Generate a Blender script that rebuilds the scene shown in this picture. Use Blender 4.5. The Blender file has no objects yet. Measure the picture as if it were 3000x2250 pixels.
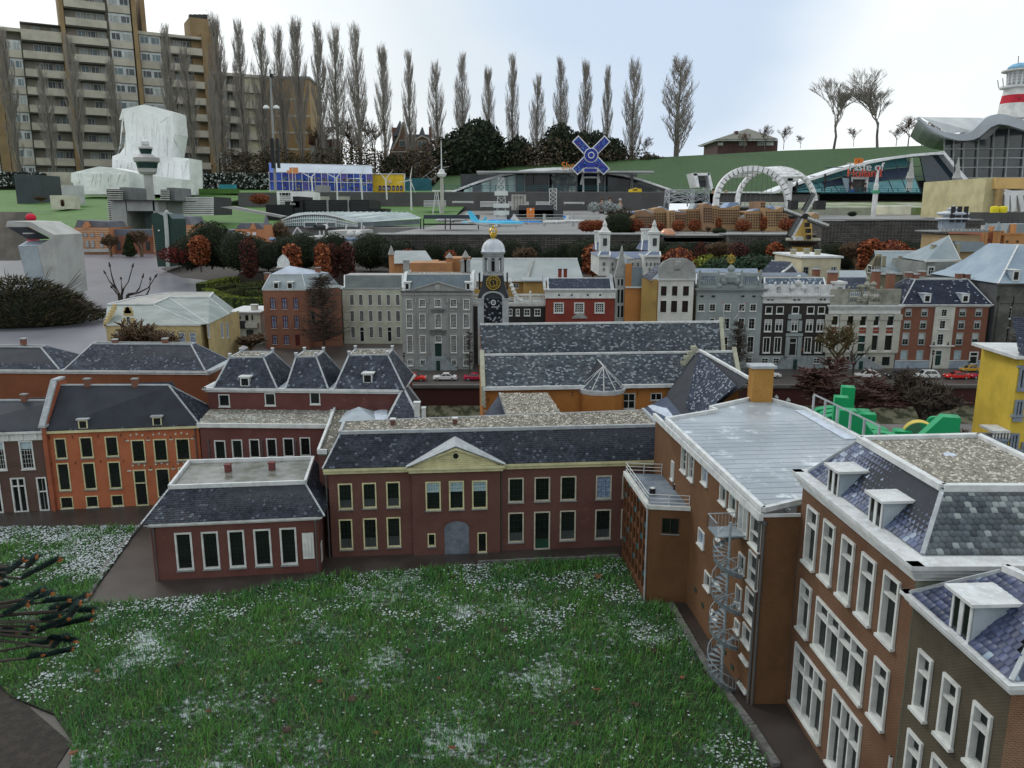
import bpy,math,random
rg,en=range,enumerate
import numpy as np
from math import radians,sin,cos,tan,pi,sqrt
from mathutils import Vector,Matrix
R=random.Random(7)
NR=np.random.RandomState(11)
sc=bpy.context.scene
def sv(n,k,v):n.inputs[k].default_value=v
COL=sc.collection
HC=1.55;TH=radians(12.1);FP=2340.
cd=bpy.data.cameras.new('camera');cam=bpy.data.objects.new('camera',cd);COL.objects.link(cam)
cd.sensor_width=36;cd.lens=36*FP/3000;cd.clip_start=.03;cd.clip_end=3000
cam.location=(0,0,HC);cam.rotation_euler=(pi/2-TH,0,0);sc.camera=cam
SUN_EL=radians(42);SUN_AZ=radians(-50)
w=bpy.data.worlds.new('World');sc.world=w;w.use_nodes=True
nt=w.node_tree;nt.nodes.clear()
def N(t,**k):
 n=nt.nodes.new(t)
 for a,b in k.items():setattr(n,a,b)
 return n
sky=N('ShaderNodeTexSky');sky.sky_type='NISHITA';sky.sun_disc=False
sky.sun_elevation=SUN_EL;sky.sun_rotation=SUN_AZ;sky.air_density=1.5;sky.dust_density=3
tc=N('ShaderNodeTexCoord')
mp=N('ShaderNodeMapping');sv(mp,'Scale',(1,1,2.2));sv(mp,'Location',(1.3,.2,.4))
nz=N('ShaderNodeTexNoise');sv(nz,'Scale',2.2);sv(nz,'Detail',5);sv(nz,'Roughness',.45)
nt.links.new(tc.outputs['Generated'],mp.inputs[0]);nt.links.new(mp.outputs[0],nz.inputs['Vector'])
dt=N('ShaderNodeVectorMath',operation='DOT_PRODUCT')
dd=Vector((.1,1,.27)).normalized();dt.inputs[1].default_value=dd
nt.links.new(tc.outputs['Generated'],dt.inputs[0])
ad=N('ShaderNodeMath',operation='MULTIPLY_ADD');ad.inputs[1].default_value=.1
nt.links.new(nz.outputs['Fac'],ad.inputs[0]);nt.links.new(dt.outputs['Value'],ad.inputs[2])
mr=N('ShaderNodeMapRange',interpolation_type='SMOOTHSTEP');sv(mr,'From Min',1.005);sv(mr,'From Max',1.042)
nt.links.new(ad.outputs[0],mr.inputs['Value'])
cr=N('ShaderNodeValToRGB');e=cr.color_ramp.elements
e[0].position=.36;e[0].color=(.66,.71,.74,1);e[1].position=.66;e[1].color=(.9,.935,.945,1)
nt.links.new(nz.outputs['Fac'],cr.inputs[0])
m1=N('ShaderNodeMix',data_type='RGBA');sv(m1,'B',(.5,.6,.74,1))
nt.links.new(mr.outputs[0],m1 .inputs['Factor']);nt.links.new(cr.outputs[0],m1 .inputs['A'])
sm=N('ShaderNodeVectorMath',operation='SCALE');sv(sm,'Scale',10.6)
nt.links.new(m1 .outputs['Result'],sm.inputs[0])
m2=N('ShaderNodeMix',data_type='RGBA');sv(m2,'Factor',.93)
nt.links.new(sky.outputs[0],m2 .inputs['A']);nt.links.new(sm.outputs[0],m2 .inputs['B'])
bg=N('ShaderNodeBackground');sv(bg,'Strength',.1)
ow=N('ShaderNodeOutputWorld')
nt.links.new(m2 .outputs['Result'],bg.inputs[0]);nt.links.new(bg.outputs[0],ow.inputs[0])
sl=bpy.data.lights.new('sun','SUN');sun=bpy.data.objects.new('sun',sl);COL.objects.link(sun)
sl.energy=.8;sl.angle=radians(14);sl.color=(1,.97,.92)
sd=Vector((sin(SUN_AZ)*cos(SUN_EL),cos(SUN_AZ)*cos(SUN_EL),sin(SUN_EL)))
sun.rotation_euler=sd.to_track_quat('Z','Y').to_euler()
sc.view_settings.view_transform='Standard';sc.view_settings.look='None'
sc.view_settings.exposure=.25;sc.view_settings.gamma=1;sc.view_settings.use_curve_mapping=False
def vc(x,y,z):return Vector((x,y,z))
def vz(z):return Vector((0,0,z))
def vy(y):return Vector((0,y,0))
def vx(x):return Vector((x,0,0))
ZM=dict(Z1=(0,0,.40687),Z2=(750,60,.40687),Z3=(1500,160,.36166),Z4=(2200,160,.36166),M1=(0,500,.36166),M2=(700,550,.33906),M3=(1100,650,.33906),M4=(1700,600,.33906),M5=(2300,600,.33159),F1=(0,950,.36166),F2=(400,950,.48216),F3=(900,1200,.45208),F4=(1750,1050,.42205),F5=(2200,1200,.63291),F6=(1700,1400,.51245),F7=(0,1450,.48231),N1=(0,440,.22604),N2=(450,480,.22604),N3=(780,450,.22604),N4=(1230,480,.24864),N5=(1780,480,.28029),N6=(2300,480,.31646),R1=(2150,1080,.38427),R2=(1350,950,.40687),R3=(850,1100,.27125),R4=(2400,850,.16876),R5=(2700,700,.25929),R6=(2050,1450,.39164),S1=(2380,1090,.217),S2=(1350,640,.25304),S4=(2550,1000,.20344),P=(0,0,1))
F1,F2,F3,F4,F5,F6,F7,M1,M2,M3,M4,M5,N1,N2,N3,N4,N5,N6,R1,R2,R3,R4,R5,R6,S1,S2,S4,Z1,Z2,Z3,Z4="F1 F2 F3 F4 F5 F6 F7 M1 M2 M3 M4 M5 N1 N2 N3 N4 N5 N6 R1 R2 R3 R4 R5 R6 S1 S2 S4 Z1 Z2 Z3 Z4".split()
def Q(z,x,y):
 a=ZM[z];return(a[0]+x*a[2],a[1]+y*a[2])
def ray(p):
 a=(p[0]-1500)/FP;b=(1125-p[1])/FP
 return Vector((a,cos(TH)+b*sin(TH),-sin(TH)+b*cos(TH)))
def G(p,z=0):
 d=ray(p);return Vector((0,0,HC))+d*((z-HC)/d.z)
def Y(p,y):
 d=ray(p);return Vector((0,0,HC))+d*(y/d.y)
MT={}
def nm_(name):
 m=bpy.data.materials.new('surface' if'(' in name else name);m.use_nodes=True;MT[name]=m
 n=m.node_tree;b=n.nodes['Principled BSDF']
 return m,n,b
def rgb(c):return(c[0],c[1],c[2],1)
def link(n,a,b):n.links.new(a,b)
def nn_(n,vec,s,det=5,ro=.6):
 t=n.nodes.new('ShaderNodeTexNoise');sv(t,'Scale',s);sv(t,'Detail',det)
 sv(t,'Roughness',ro);n.links.new(vec,t.inputs['Vector']);return t.outputs['Fac']
def mx(n,f,a,b,mode='MIX'):
 m=n.nodes.new('ShaderNodeMix');m.data_type='RGBA';m.blend_type=mode
 for s,v in(('Factor',f),('A',a),('B',b)):
  if isinstance(v,(int,float)):m.inputs[s].default_value=v
  elif isinstance(v,tuple):m.inputs[s].default_value=rgb(v)
  else:n.links.new(v,m.inputs[s])
 return m.outputs['Result']
def rp(n,x,lo,hi):
 m=n.nodes.new('ShaderNodeMapRange');m.interpolation_type='SMOOTHSTEP'
 sv(m,'From Min',lo);sv(m,'From Max',hi)
 n.links.new(x,m.inputs['Value']);return m.outputs[0]
def mn(n,op,a,b=0):
 m=n.nodes.new('ShaderNodeMath');m.operation=op
 for i,v in en((a,b)):
  if isinstance(v,(int,float)):m.inputs[i].default_value=v
  else:n.links.new(v,m.inputs[i])
 return m.outputs[0]
def bn_(n,b,h,st,dist):
 m=n.nodes.new('ShaderNodeBump');sv(m,'Strength',st);sv(m,'Distance',dist)
 n.links.new(h,m.inputs['Height']);n.links.new(m.outputs[0],b.inputs['Normal'])
def il(n):
 g=n.nodes.new('ShaderNodeNewGeometry');o=n.nodes.new('ShaderNodeObjectInfo')
 return mn(n,'FRACT',mn(n,'ADD',g.outputs['Random Per Island'],mn(n,'MULTIPLY',o.outputs['Random'],7.31)))
def mat(*a,**k):
 if isinstance(a[0],str):name,a=a[0],a[1:]
 else:name=str(a)+str(k)
 return MT[name]if name in MT else mat_(name,*a,**k)
def mat_(name,c,c2=None,s=12.,rh=.75,bump=0,bs=90.,bd=.002,spec=.3,metal=0,snow=0,ss=9.,sc2=None,rnd=None,lo=.38,hi=.66,dq=0):
 m,n,b=nm_(name)
 t=n.nodes.new('ShaderNodeTexCoord');v=t.outputs['Object']
 f=nn_(n,v,s)
 col=mx(n,rp(n,f,lo,hi),c,c2 or tuple(x*.78 for x in c))
 if rnd:
  isl=il(n)
  col=mx(n,mn(n,'MULTIPLY',isl,.55),col,(0,0,0))
  col=mx(n,mn(n,'GREATER_THAN',mn(n,'FRACT',mn(n,'MULTIPLY',isl,13.7)),1-rnd[1]),col,rnd[0])
 if dq:
  col=mx(n,mn(n,'MULTIPLY',rp(n,nn_(n,v,s*2.7,8,.7),.52,.75),dq),col,sc2 or(.03,.03,.025))
 if snow:
  fs=rp(n,nn_(n,v,ss,8,.72),.68-snow*.5,.8-snow*.5)
  g=n.nodes.new('ShaderNodeNewGeometry');sp=n.nodes.new('ShaderNodeSeparateXYZ');n.links.new(g.outputs['Normal'],sp.inputs[0])
  fs=mn(n,'MULTIPLY',fs,rp(n,sp.outputs['Z'],.1,.6))
  col=mx(n,fs,col,(.62,.68,.72))
 n.links.new(col,b.inputs['Base Color'])
 sv(b,'Roughness',rh);sv(b,'Metallic',metal);sv(b,'Specular IOR Level',spec)
 if bump:bn_(n,b,nn_(n,v,bs,6,.65),bump,bd)
 return m
def brick(*a,**k):
 if isinstance(a[0],str):name,a=a[0],a[1:]
 else:name='brick'+str(a)
 return MT[name]if name in MT else brick_(name,*a,**k)
def brick_(name,c1,c2,mo,bw=.0088,bh=.003,ms=.0005,stain=(.3,.16,.12),st=.35,rh=.85,rs=5.,low=None):
 m,n,b=nm_(name);m['uv']=1
 t=n.nodes.new('ShaderNodeTexCoord')
 k=n.nodes.new('ShaderNodeTexBrick');sv(k,'Scale',1);sv(k,'Brick Width',bw)
 sv(k,'Row Height',bh);sv(k,'Mortar Size',ms);sv(k,'Mortar Smooth',.2)
 sv(k,'Color1',rgb(c1));sv(k,'Color2',rgb(c2));sv(k,'Mortar',rgb(mo))
 n.links.new(t.outputs['UV'],k.inputs['Vector'])
 v=t.outputs['Object']
 f=rp(n,nn_(n,v,rs,7,.62),.4,.64)
 col=mx(n,mn(n,'MULTIPLY',f,.5),k.outputs['Color'],tuple(x*.55 for x in c1))
 f2=rp(n,nn_(n,v,rs*2.3,9,.75),.56,.72)
 col=mx(n,mn(n,'MULTIPLY',f2,st),col,stain)
 n.links.new(col,b.inputs['Base Color']);sv(b,'Roughness',rh);sv(b,'Specular IOR Level',.25)
 bn_(n,b,k.outputs['Fac'],-.6,.0006)
 return m
def tag(o,label=None,cat=None,group=None,kind=None):
 if label:o['label']=label
 if cat:o['category']=cat
 if group:o['group']=group
 if kind:o['kind']=kind
 return o
WL={}
def LO_(o,parent=None,loc=(0,0,0)):
 COL.objects.link(o)
 if parent is not None:
  o.parent=parent
  WL[o]=WL[parent]
 else:
  o.location=loc;WL[o]=Vector(loc)
 return o
def root(name,label,cat,loc,group=None):
 o=bpy.data.objects.new(name,None);o.empty_display_size=.1
 return tag(LO_(o,None,Vector(loc)),label,cat,group)
class MB:
 def __init__(s):s.v=[];s.f=[];s.m=[]
 def fc(s,pts,mi=0):
  k=len(s.v);s.v+=[tuple(p)for p in pts];s.f.append(tuple(rg(k,k+len(pts))));s.m.append(mi);return s
 def qd(s,a,b,c,d,mi=0):return s.fc((a,b,c,d),mi)
 def poly(s,vs,fs,mi=0):
  k=len(s.v);s.v+=[tuple(p)for p in vs]
  for f in fs:s.f.append(tuple(i+k for i in f));s.m.append(mi)
  return s
 def obx(s,o,a,b,c,mi=0):
  o,a,b,c=Vector(o),Vector(a),Vector(b),Vector(c)
  if a.cross(b).dot(c)<0:a,b=b,a
  vs=[o,o+a,o+a+b,o+b,o+c,o+a+c,o+a+b+c,o+b+c]
  return s.poly(vs,[(0,3,2,1),(4,5,6,7),(0,1,5,4),(1,2,6,5),(2,3,7,6),(3,0,4,7)],mi)
 def box(s,x0,y0,z0,x1,y1,z1,mi=0):
  return s.obx((min(x0,x1),min(y0,y1),min(z0,z1)),(abs(x1-x0),0,0),(0,abs(y1-y0),0),(0,0,abs(z1-z0)),mi)
 def pz(s,pts,vec,mi=0):
  n=len(pts);vec=Vector(vec);pts=[Vector(p)for p in pts];top=[p+vec for p in pts]
  nn=Vector((0,0,0))
  for i in rg(n):
   nn+=pts[i].cross(pts[(i+1)%n])
  if nn.dot(vec)<0:pts,top=pts[::-1],top[::-1]
  return s.poly(pts+top,[tuple(rg(n))[::-1],tuple(rg(n,2*n))]+[(i,(i+1)%n,n+(i+1)%n,n+i)for i in rg(n)],mi)
 def tu(s,p,q,r0,r1=None,n=6,mi=0,cap=True):
  p,q=Vector(p),Vector(q);r1=r0 if r1 is None else r1;d=q-p
  if d.length<1e-7:return s
  d.normalize();a=d.orthogonal().normalized();b=d.cross(a)
  vs=[p+(a*cos(2*pi*i/n)+b*sin(2*pi*i/n))*r0 for i in rg(n)]+[q+(a*cos(2*pi*i/n)+b*sin(2*pi*i/n))*r1 for i in rg(n)]
  fs=[(i,(i+1)%n,n+(i+1)%n,n+i)for i in rg(n)]
  if cap:fs+=[tuple(rg(n))[::-1],tuple(rg(n,2*n))]
  return s.poly(vs,fs,mi)
 def path(s,pts,r,n=6,mi=0):
  for a,b in zip(pts[:-1],pts[1:]):s.tu(a,b,r,r,n,mi)
  return s
 def la(s,c,prof,n=16,mi=0,a0=0,sx=1.,sy=1.):
  c=Vector(c);vs=[];fs=[]
  for r,z in prof:
   vs+=[c+Vector((r*sx*cos(a0+2*pi*i/n),r*sy*sin(a0+2*pi*i/n),z))for i in rg(n)]
  for j in rg(len(prof)-1):
   fs+=[(j*n+i,j*n+(i+1)%n,(j+1)*n+(i+1)%n,(j+1)*n+i)for i in rg(n)]
  fs.append(tuple(rg(n))[::-1]);k=(len(prof)-1)*n;fs.append(tuple(rg(k,k+n)))
  return s.poly(vs,fs,mi)
 def mk_(s,name,mats,parent=None,smooth=False,loc=None):
  if not s.v:return None
  if not isinstance(mats,(list,tuple)):mats=[mats]
  me=bpy.data.meshes.new(name)
  base=WL[parent]if parent is not None else Vector(loc if loc is not None else(0,0,0))
  V=np.array(s.v,dtype=float)
  me.from_pydata([tuple(r)for r in(V-np.array(base))],[],s.f)
  for m in mats:me.materials.append(m)
  if any(s.m):me.polygons.foreach_set('material_index',s.m)
  if any('uv' in m for m in mats):
   uv=me.uv_layers.new(name='UVMap');out=[]
   for f in s.f:
    P=V[list(f)];nn=np.cross(P[1]-P[0],P[2]-P[0]);l=np.linalg.norm(nn);nn=nn/l if l>1e-12 else np.array((0,0,1.))
    if abs(nn[2])>.98:out.append(P[:,:2]);continue
    tt=np.array((-nn[1],nn[0],0));tt/=np.linalg.norm(tt);bb=np.cross(nn,tt)
    out.append(np.stack((P@tt,P@bb),1))
   uv.data.foreach_set('uv',np.concatenate(out).ravel().astype(np.float32))
  if smooth:me.polygons.foreach_set('use_smooth',[True]*len(s.f))
  me.update()
  o=bpy.data.objects.new(name,me)
  return LO_(o,parent,base)
def NM_(name,V,F,mats,parent=None,loc=None,smooth=False,mi=None):
 me=bpy.data.meshes.new(name);base=WL[parent]if parent is not None else Vector(loc if loc is not None else(0,0,0))
 V=np.asarray(V,dtype=np.float64)-np.array(base);F=np.asarray(F)
 k=F.shape[1];me.vertices.add(len(V));me.vertices.foreach_set('co',V.ravel().astype(np.float32))
 me.loops.add(F.size);me.loops.foreach_set('vertex_index',F.ravel().astype(np.int32))
 me.polygons.add(len(F));me.polygons.foreach_set('loop_start',np.arange(0,F.size,k,dtype=np.int32))
 if mi is not None:me.polygons.foreach_set('material_index',np.asarray(mi,dtype=np.int32))
 me.update(calc_edges=True);me.validate()
 if not isinstance(mats,(list,tuple)):mats=[mats]
 for m in mats:me.materials.append(m)
 if smooth:me.polygons.foreach_set('use_smooth',[True]*len(F))
 o=bpy.data.objects.new(name,me)
 return LO_(o,parent,base)
def CT_(o,parent=None):
 c=o.copy();COL.objects.link(c);c.parent=parent
 for ch in o.children:CT_(ch,c)
 return c
class Wall:
 def __init__(s,A,B,z0,z1):
  s.A=Vector((A[0],A[1],z0));B=Vector((B[0],B[1],z0));s.d=(B-s.A);s.L=s.d.length;s.d.normalize()
  s.n=Vector((s.d.y,-s.d.x,0));s.H=z1-z0
  if s.n.dot(Vector((0,0,z0))-s.A)<0:s.n=-s.n
  s.holes=[]
 def P(s,a,h,o=0):return s.A+s.d*a+Vector((0,0,h))+s.n*o
 def hit(s,p):
  r=ray(p);C0=Vector((0,0,HC));t=(s.A-C0).dot(s.n)/r.dot(s.n);X=C0+r*t-s.A
  return(X.dot(s.d),X.z)
 def rect(s,z,x0,y0,x1,y1):
  a0,h1=s.hit(Q(z,x0,(y0+y1)/2));a1,_=s.hit(Q(z,x1,(y0+y1)/2))
  _,h1=s.hit(Q(z,(x0+x1)/2,y0));_,h0=s.hit(Q(z,(x0+x1)/2,y1))
  return(min(a0,a1),h0,max(a0,a1),h1)
 def grid(s,z,cols,ym,rows,xm):
  C=[]
  for x0,x1 in cols:
   a0=s.hit(Q(z,x0,ym))[0];a1=s.hit(Q(z,x1,ym))[0];C.append((min(a0,a1),max(a0,a1)))
  out=[]
  for y0,y1 in rows:
   h1=s.hit(Q(z,xm,y0))[1];h0=s.hit(Q(z,xm,y1))[1]
   out.append([(a0,h0,a1,h1)for a0,a1 in C])
  return out
 def mesh(s,mb,mi=0,rev=.007,rmi=None,h0=0,h1=None,mid=None):
  h1=s.H if h1 is None else h1;rmi=mi if rmi is None else rmi
  H=[(max(a,.001),max(b,h0),min(c,s.L-.001),min(d,h1))for a,b,c,d in s.holes]
  H=[r for r in H if r[2]>r[0]and r[3]>r[1]]
  xs=sorted(set([0,s.L]+[r[0]for r in H]+[r[2]for r in H]));ys=sorted(set([h0,h1]+[r[1]for r in H]+[r[3]for r in H]))
  for j in rg(len(ys)-1):
   run=None
   for i in rg(len(xs)-1):
    cx=(xs[i]+xs[i+1])/2;cy=(ys[j]+ys[j+1])/2
    hole=any(r[0]<cx<r[2]and r[1]<cy<r[3]for r in H)
    if not hole:
     if run is None:run=xs[i]
    if hole or i==len(xs)-2:
     end=xs[i]if hole else xs[i+1]
     if run is not None and end>run+1e-6:s.q(mb,run,ys[j],end,ys[j+1],0,mi)
     run=None
  for a0,b0,a1,b1 in H:
   for(p,q)in(((a0,b0),(a1,b0)),((a1,b0),(a1,b1)),((a1,b1),(a0,b1)),((a0,b1),(a0,b0))):
    mb.qd(s.P(p[0],p[1]),s.P(q[0],q[1]),s.P(q[0],q[1],-rev),s.P(p[0],p[1],-rev),rmi)
 def q(s,mb,a0,h0,a1,h1,o,mi):
  pts=[s.P(a0,h0,o),s.P(a1,h0,o),s.P(a1,h1,o),s.P(a0,h1,o)]
  if(pts[1]-pts[0]).cross(pts[2]-pts[0]).dot(s.n)<0:pts.reverse()
  mb.fc(pts,mi)
 def bx(s,mb,a0,h0,a1,h1,o0,o1,mi=0):
  mb.obx(s.P(a0,h0,o0),s.d*(a1-a0),Vector((0,0,h1-h0)),s.n*(o1-o0),mi)
def wn(wl,r,parent,fm=None,pm=None,fw=.004,nx=0,ny=0,mw=.0012,tr=0,sq=.004,pr_=.002,rev=.007,name='window',sm_=None,mu=None,cut=True,cw_=None,mm=None):
 a0,h0,a1,h1=r;fm=fm or WH;pm=pm or GS
 if a1>wl.L-.002 or a0<.002:
  a0=max(a0,.002);a1=min(a1,wl.L-.002)
  if a1-a0<3*fw:return None
 if cut:wl.holes.append((a0,h0,a1,h1))
 mb=MB();ms=[fm,sm_ or fm,mm or fm]
 b=-rev+.0008 if cut else 0
 wl.bx(mb,a0,h0,a0+fw,h1,b,pr_);wl.bx(mb,a1-fw,h0,a1,h1,b,pr_)
 wl.bx(mb,a0+fw,h1-fw,a1-fw,h1,b,pr_);wl.bx(mb,a0+fw,h0,a1-fw,h0+fw,b,pr_)
 po=b+.0012
 A0,A1,B0,B1=a0+fw,a1-fw,h0+fw,h1-fw
 if tr:
  t=B0+(B1-B0)*tr;wl.bx(mb,A0,t-fw*.4,A1,t+fw*.4,b,pr_*.7)
 for k in(mu or()):
  t=A0+(A1-A0)*k;wl.bx(mb,t-fw*.45,B0,t+fw*.45,B1,b,pr_*.8)
 for i in rg(1,nx):
  t=A0+(A1-A0)*i/nx;wl.bx(mb,t-mw/2,B0,t+mw/2,B1,po,po+.001,2)
 for j in rg(1,ny):
  t=B0+(B1-B0)*j/ny;wl.bx(mb,A0,t-mw/2,A1,t+mw/2,po,po+.001,2)
 if sq:
  wl.bx(mb,a0-.003,h0-sq,a1+.003,h0-.0004,.0005,pr_+sq*.8,1)
 o=mb.mk_(name,ms,parent)
 pb=MB();wl.q(pb,A0,B0,A1,B1,po-.0002,0);pms=[pm]
 if cw_:
  cm,k0,k1=cw_;wl.q(pb,A0,B0+(B1-B0)*k0,A1,B0+(B1-B0)*k1,po+.0003,1);pms=[pm,cm]
 if pb.v:pb.mk_('pane',pms,o)
 return o
def tile_rows(A,B,C,D,tw,th):
 A,B,C,D=map(Vector,(A,B,C,D));t=(B-A).normalized();n=t.cross(D-A).normalized()
 if n.z<0:n=-n
 up=n.cross(t)
 if up.z<0:up=-up
 L=(D-A).dot(up);n_r=max(1,int(round(L/th)));th=L/n_r
 la0,la1=0,(D-A).dot(t);rb0,rb1=(B-A).length,(C-A).dot(t)
 out=[]
 for r in rg(n_r):
  f=(r+.5)/n_r;f0=r/n_r;f1=(r+1)/n_r
  x0=max(la0+(la1-la0)*f0,la0+(la1-la0)*f1)if la1>la0 else la0+(la1-la0)*f0
  x0=la0+(la1-la0)*f;x1=rb0+(rb1-rb0)*f
  x=math.floor(x0/tw)*tw+(tw/2 if r%2 else 0)
  while x<x1:
   a=max(x,x0);b=min(x+tw,x1)
   if b-a>tw*.3:out.append((a,r*th,b-a))
   x+=tw
 return A,t,up,n,th,out
PAN=[(0,0,0),(0,0,.5),(.5,0,1.),(1,0,.5),(1,0,0),(0,1.12,.12),(.5,1.12,.42),(1,1.12,.12)]
PANF=[(1,2,6,5),(2,3,7,6),(0,4,3,1),(1,3,2,2)]
FLT=[(0,0,0),(0,0,1),(1,0,1),(1,0,0),(0,1.1,.1),(1,1.1,.1)]
FLTF=[(1,2,5,4),(0,3,2,1),(0,1,4,4),(3,5,2,2)]
def tri_only(fs):
 out=[]
 for f in fs:
  out.append((f[0],f[1],f[2]))
  if f[3]!=f[2]:out.append((f[0],f[2],f[3]))
 return out
def TMS(quads,tw,th,thick,shape='pan'):
 S=np.array(PAN if shape=='pan' else FLT,float);Fc=np.array(tri_only(PANF if shape=='pan' else FLTF))
 VV=[];FF=[];k=0
 for q in quads:
  A,t,up,n,th2,rows=tile_rows(*q,tw,th)
  if not rows:continue
  rw=np.array(rows);m=len(rw);A=np.array(A);t=np.array(t);up=np.array(up);n=np.array(n)
  o=A+rw[:,0:1]*t+rw[:,1:2]*up
  j=NR.uniform(.75,1.3,(m,1))
  P=o[:,None,:]+S[None,:,0:1]*(rw[:,2]*.96)[:,None,None]*t+S[None,:,1:2]*th2*up+(S[None,:,2:3]*j[:,None,:])*thick*n
  VV.append(P.reshape(-1,3));FF.append((Fc[None]+(np.arange(m)*len(S))[:,None,None]+k).reshape(-1,3));k+=m*len(S)
 return np.concatenate(VV),np.concatenate(FF)
def RT(quads,tw,th,thick,m,parent,shape='pan',single=0,name='roof_tile',near=(0,0,1.5)):
 if single:
  allt=[]
  for q in quads:
   A,t,up,n,th2,rows=tile_rows(*q,tw,th)
   for a,b,wd in rows:allt.append((A+t*a+up*b,t,up,n,th2,wd))
  allt.sort(key=lambda x:(x[0]-Vector(near)).length)
  S=np.array(PAN,float)
  me=bpy.data.meshes.new(name);me.from_pydata([tuple(v)for v in S],[],[f if f[3]!=f[2]else f[:3]for f in PANF]);me.materials.append(m)
  for k,(o,t,up,n,th2,wd)in en(allt[:single]):
   ob=bpy.data.objects.new(name,me);COL.objects.link(ob);ob.parent=parent;WL[ob]=WL[parent]
   M=Matrix((t*wd*.96,up*th2,n*thick*R.uniform(.8,1.3))).transposed().to_4x4();M.translation=o-WL[parent]
   ob.matrix_local=M
  rest=allt[single:]
  if rest:
   Fc=np.array(tri_only(PANF));VV=[]
   for o,t,up,n,th2,wd in rest:
    j=R.uniform(.75,1.3)
    VV.append(np.array(o)+S[:,0:1]*wd*.96*np.array(t)+S[:,1:2]*th2*np.array(up)+S[:,2:3]*thick*j*np.array(n))
   k=len(rest);FF=(Fc[None]+(np.arange(k)*8)[:,None,None]).reshape(-1,3)
   tag(NM_('roof_tiling',np.concatenate(VV),FF,m,parent),kind='stuff')
  return
 V,F=TMS(quads,tw,th,thick,shape)
 return tag(NM_('roof_tiling',V,F,m,parent),kind='stuff')
def ES(mb,a,b,w=.008,h=.006,mi=0,up=None):
 a,b=Vector(a),Vector(b);d=(b-a).normalized();s=d.cross(Vector((0,0,1)))
 s=s.normalized()if s.length>1e-4 else Vector((1,0,0));u=s.cross(d)
 mb.obx(a-s*w/2-u*h*.35,(b-a),s*w,u*h,mi)
def inset_rect(P,k):
 c=sum(P,Vector())/len(P);return[p+(c-p)*k for p in P]
# palette
WH=mat((.62,.64,.62),s=20,rh=.55,bump=.15,bs=120)
CR_=mat((.6,.57,.34),s=20,rh=.6)
GP=mat((.36,.39,.41),s=25,rh=.6,snow=.25,ss=60)
WS=mat((.6,.62,.62),s=22,rh=.6,snow=.35,ss=50)
GS=mat((.006,.009,.008),(.012,.016,.015),s=6,rh=.16,spec=.4)
glassb=mat((.12,.18,.3),(.3,.38,.5),s=120,rh=.5)
blind=mat((.3,.42,.46),(.38,.5,.54),s=60,rh=.5)
curt=mat((.5,.52,.52),s=150)
SC=mat((.22,.24,.24),s=40)
SL_=mat('slate_blue',(.052,.064,.09),(.085,.1,.135),s=14,rh=.5,spec=.25,rnd=((.17,.2,.25),.06))
SD=mat((.032,.04,.058),(.06,.07,.095),s=12,rh=.6,spec=.18,rnd=((.1,.12,.15),.05))
SG=mat((.075,.105,.2),(.12,.15,.25),s=9,rh=.4,spec=.4,rnd=((.25,.31,.4),.1),dq=.3)
SW=mat((.11,.14,.16),(.2,.23,.24),s=9,rh=.6,rnd=((.3,.34,.34),.14),dq=.4)
churchs=mat((.105,.13,.16),(.15,.175,.2),s=7,rh=.55,rnd=((.3,.34,.38),.16))
churchb=mat((.045,.065,.11),(.07,.09,.14),s=7,rh=.5,rnd=((.3,.34,.4),.15))
under=mat((.035,.04,.05))
lead=mat((.26,.31,.35),(.38,.43,.47),s=8,rh=.45,spec=.35,snow=.16,ss=14,bump=.1,bs=60)
GM_=mat((.33,.31,.26),s=30,rnd=((.5,.48,.42),.2),dq=.3)
GV=mat((.12,.115,.09),(.07,.07,.055),s=60)
BM_=brick((.155,.062,.048),(.115,.044,.036),(.11,.075,.065),st=.3,stain=(.26,.12,.1))
bpav=brick((.165,.056,.045),(.12,.04,.034),(.12,.075,.065),st=.25,stain=(.26,.11,.09))
borange=brick((.46,.125,.05),(.36,.095,.04),(.36,.16,.085),st=.35,stain=(.42,.25,.18))
bbrown=brick((.12,.07,.055),(.09,.052,.04),(.1,.07,.06),st=.3,stain=(.17,.11,.09))
bwing=brick((.16,.05,.042),(.12,.038,.034),(.12,.07,.065),st=.45,stain=(.28,.14,.12))
bback=brick((.25,.085,.038),(.2,.068,.03),(.2,.09,.05),st=.4,stain=(.24,.1,.05))
bflat=brick((.145,.066,.03),(.105,.044,.02),(.17,.1,.052),bw=.0095,bh=.0034,ms=.0007,st=.3,stain=(.14,.06,.03))
bschool=brick((.135,.058,.03),(.092,.038,.021),(.19,.125,.08),bw=.0105,bh=.0038,ms=.0008,st=.25,stain=(.15,.07,.045))
bdark=brick((.058,.048,.034),(.04,.033,.024),(.13,.11,.075),bw=.0105,bh=.0038,ms=.0008,st=.2,stain=(.05,.045,.03))
bchurch=brick((.52,.2,.045),(.42,.15,.035),(.36,.18,.06),st=.3,stain=(.34,.12,.03))
bchim=brick((.5,.26,.055),(.4,.19,.045),(.28,.16,.06),bw=.0105,bh=.0036,ms=.0007,st=.2)
pipe=mat((.1,.1,.1),rh=.5)
iron=mat((.02,.02,.022),rh=.5)
steel=mat((.36,.42,.46),s=60,rh=.4,metal=.35,snow=.1,ss=60)
stone=mat((.55,.54,.46),s=50)
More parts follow.
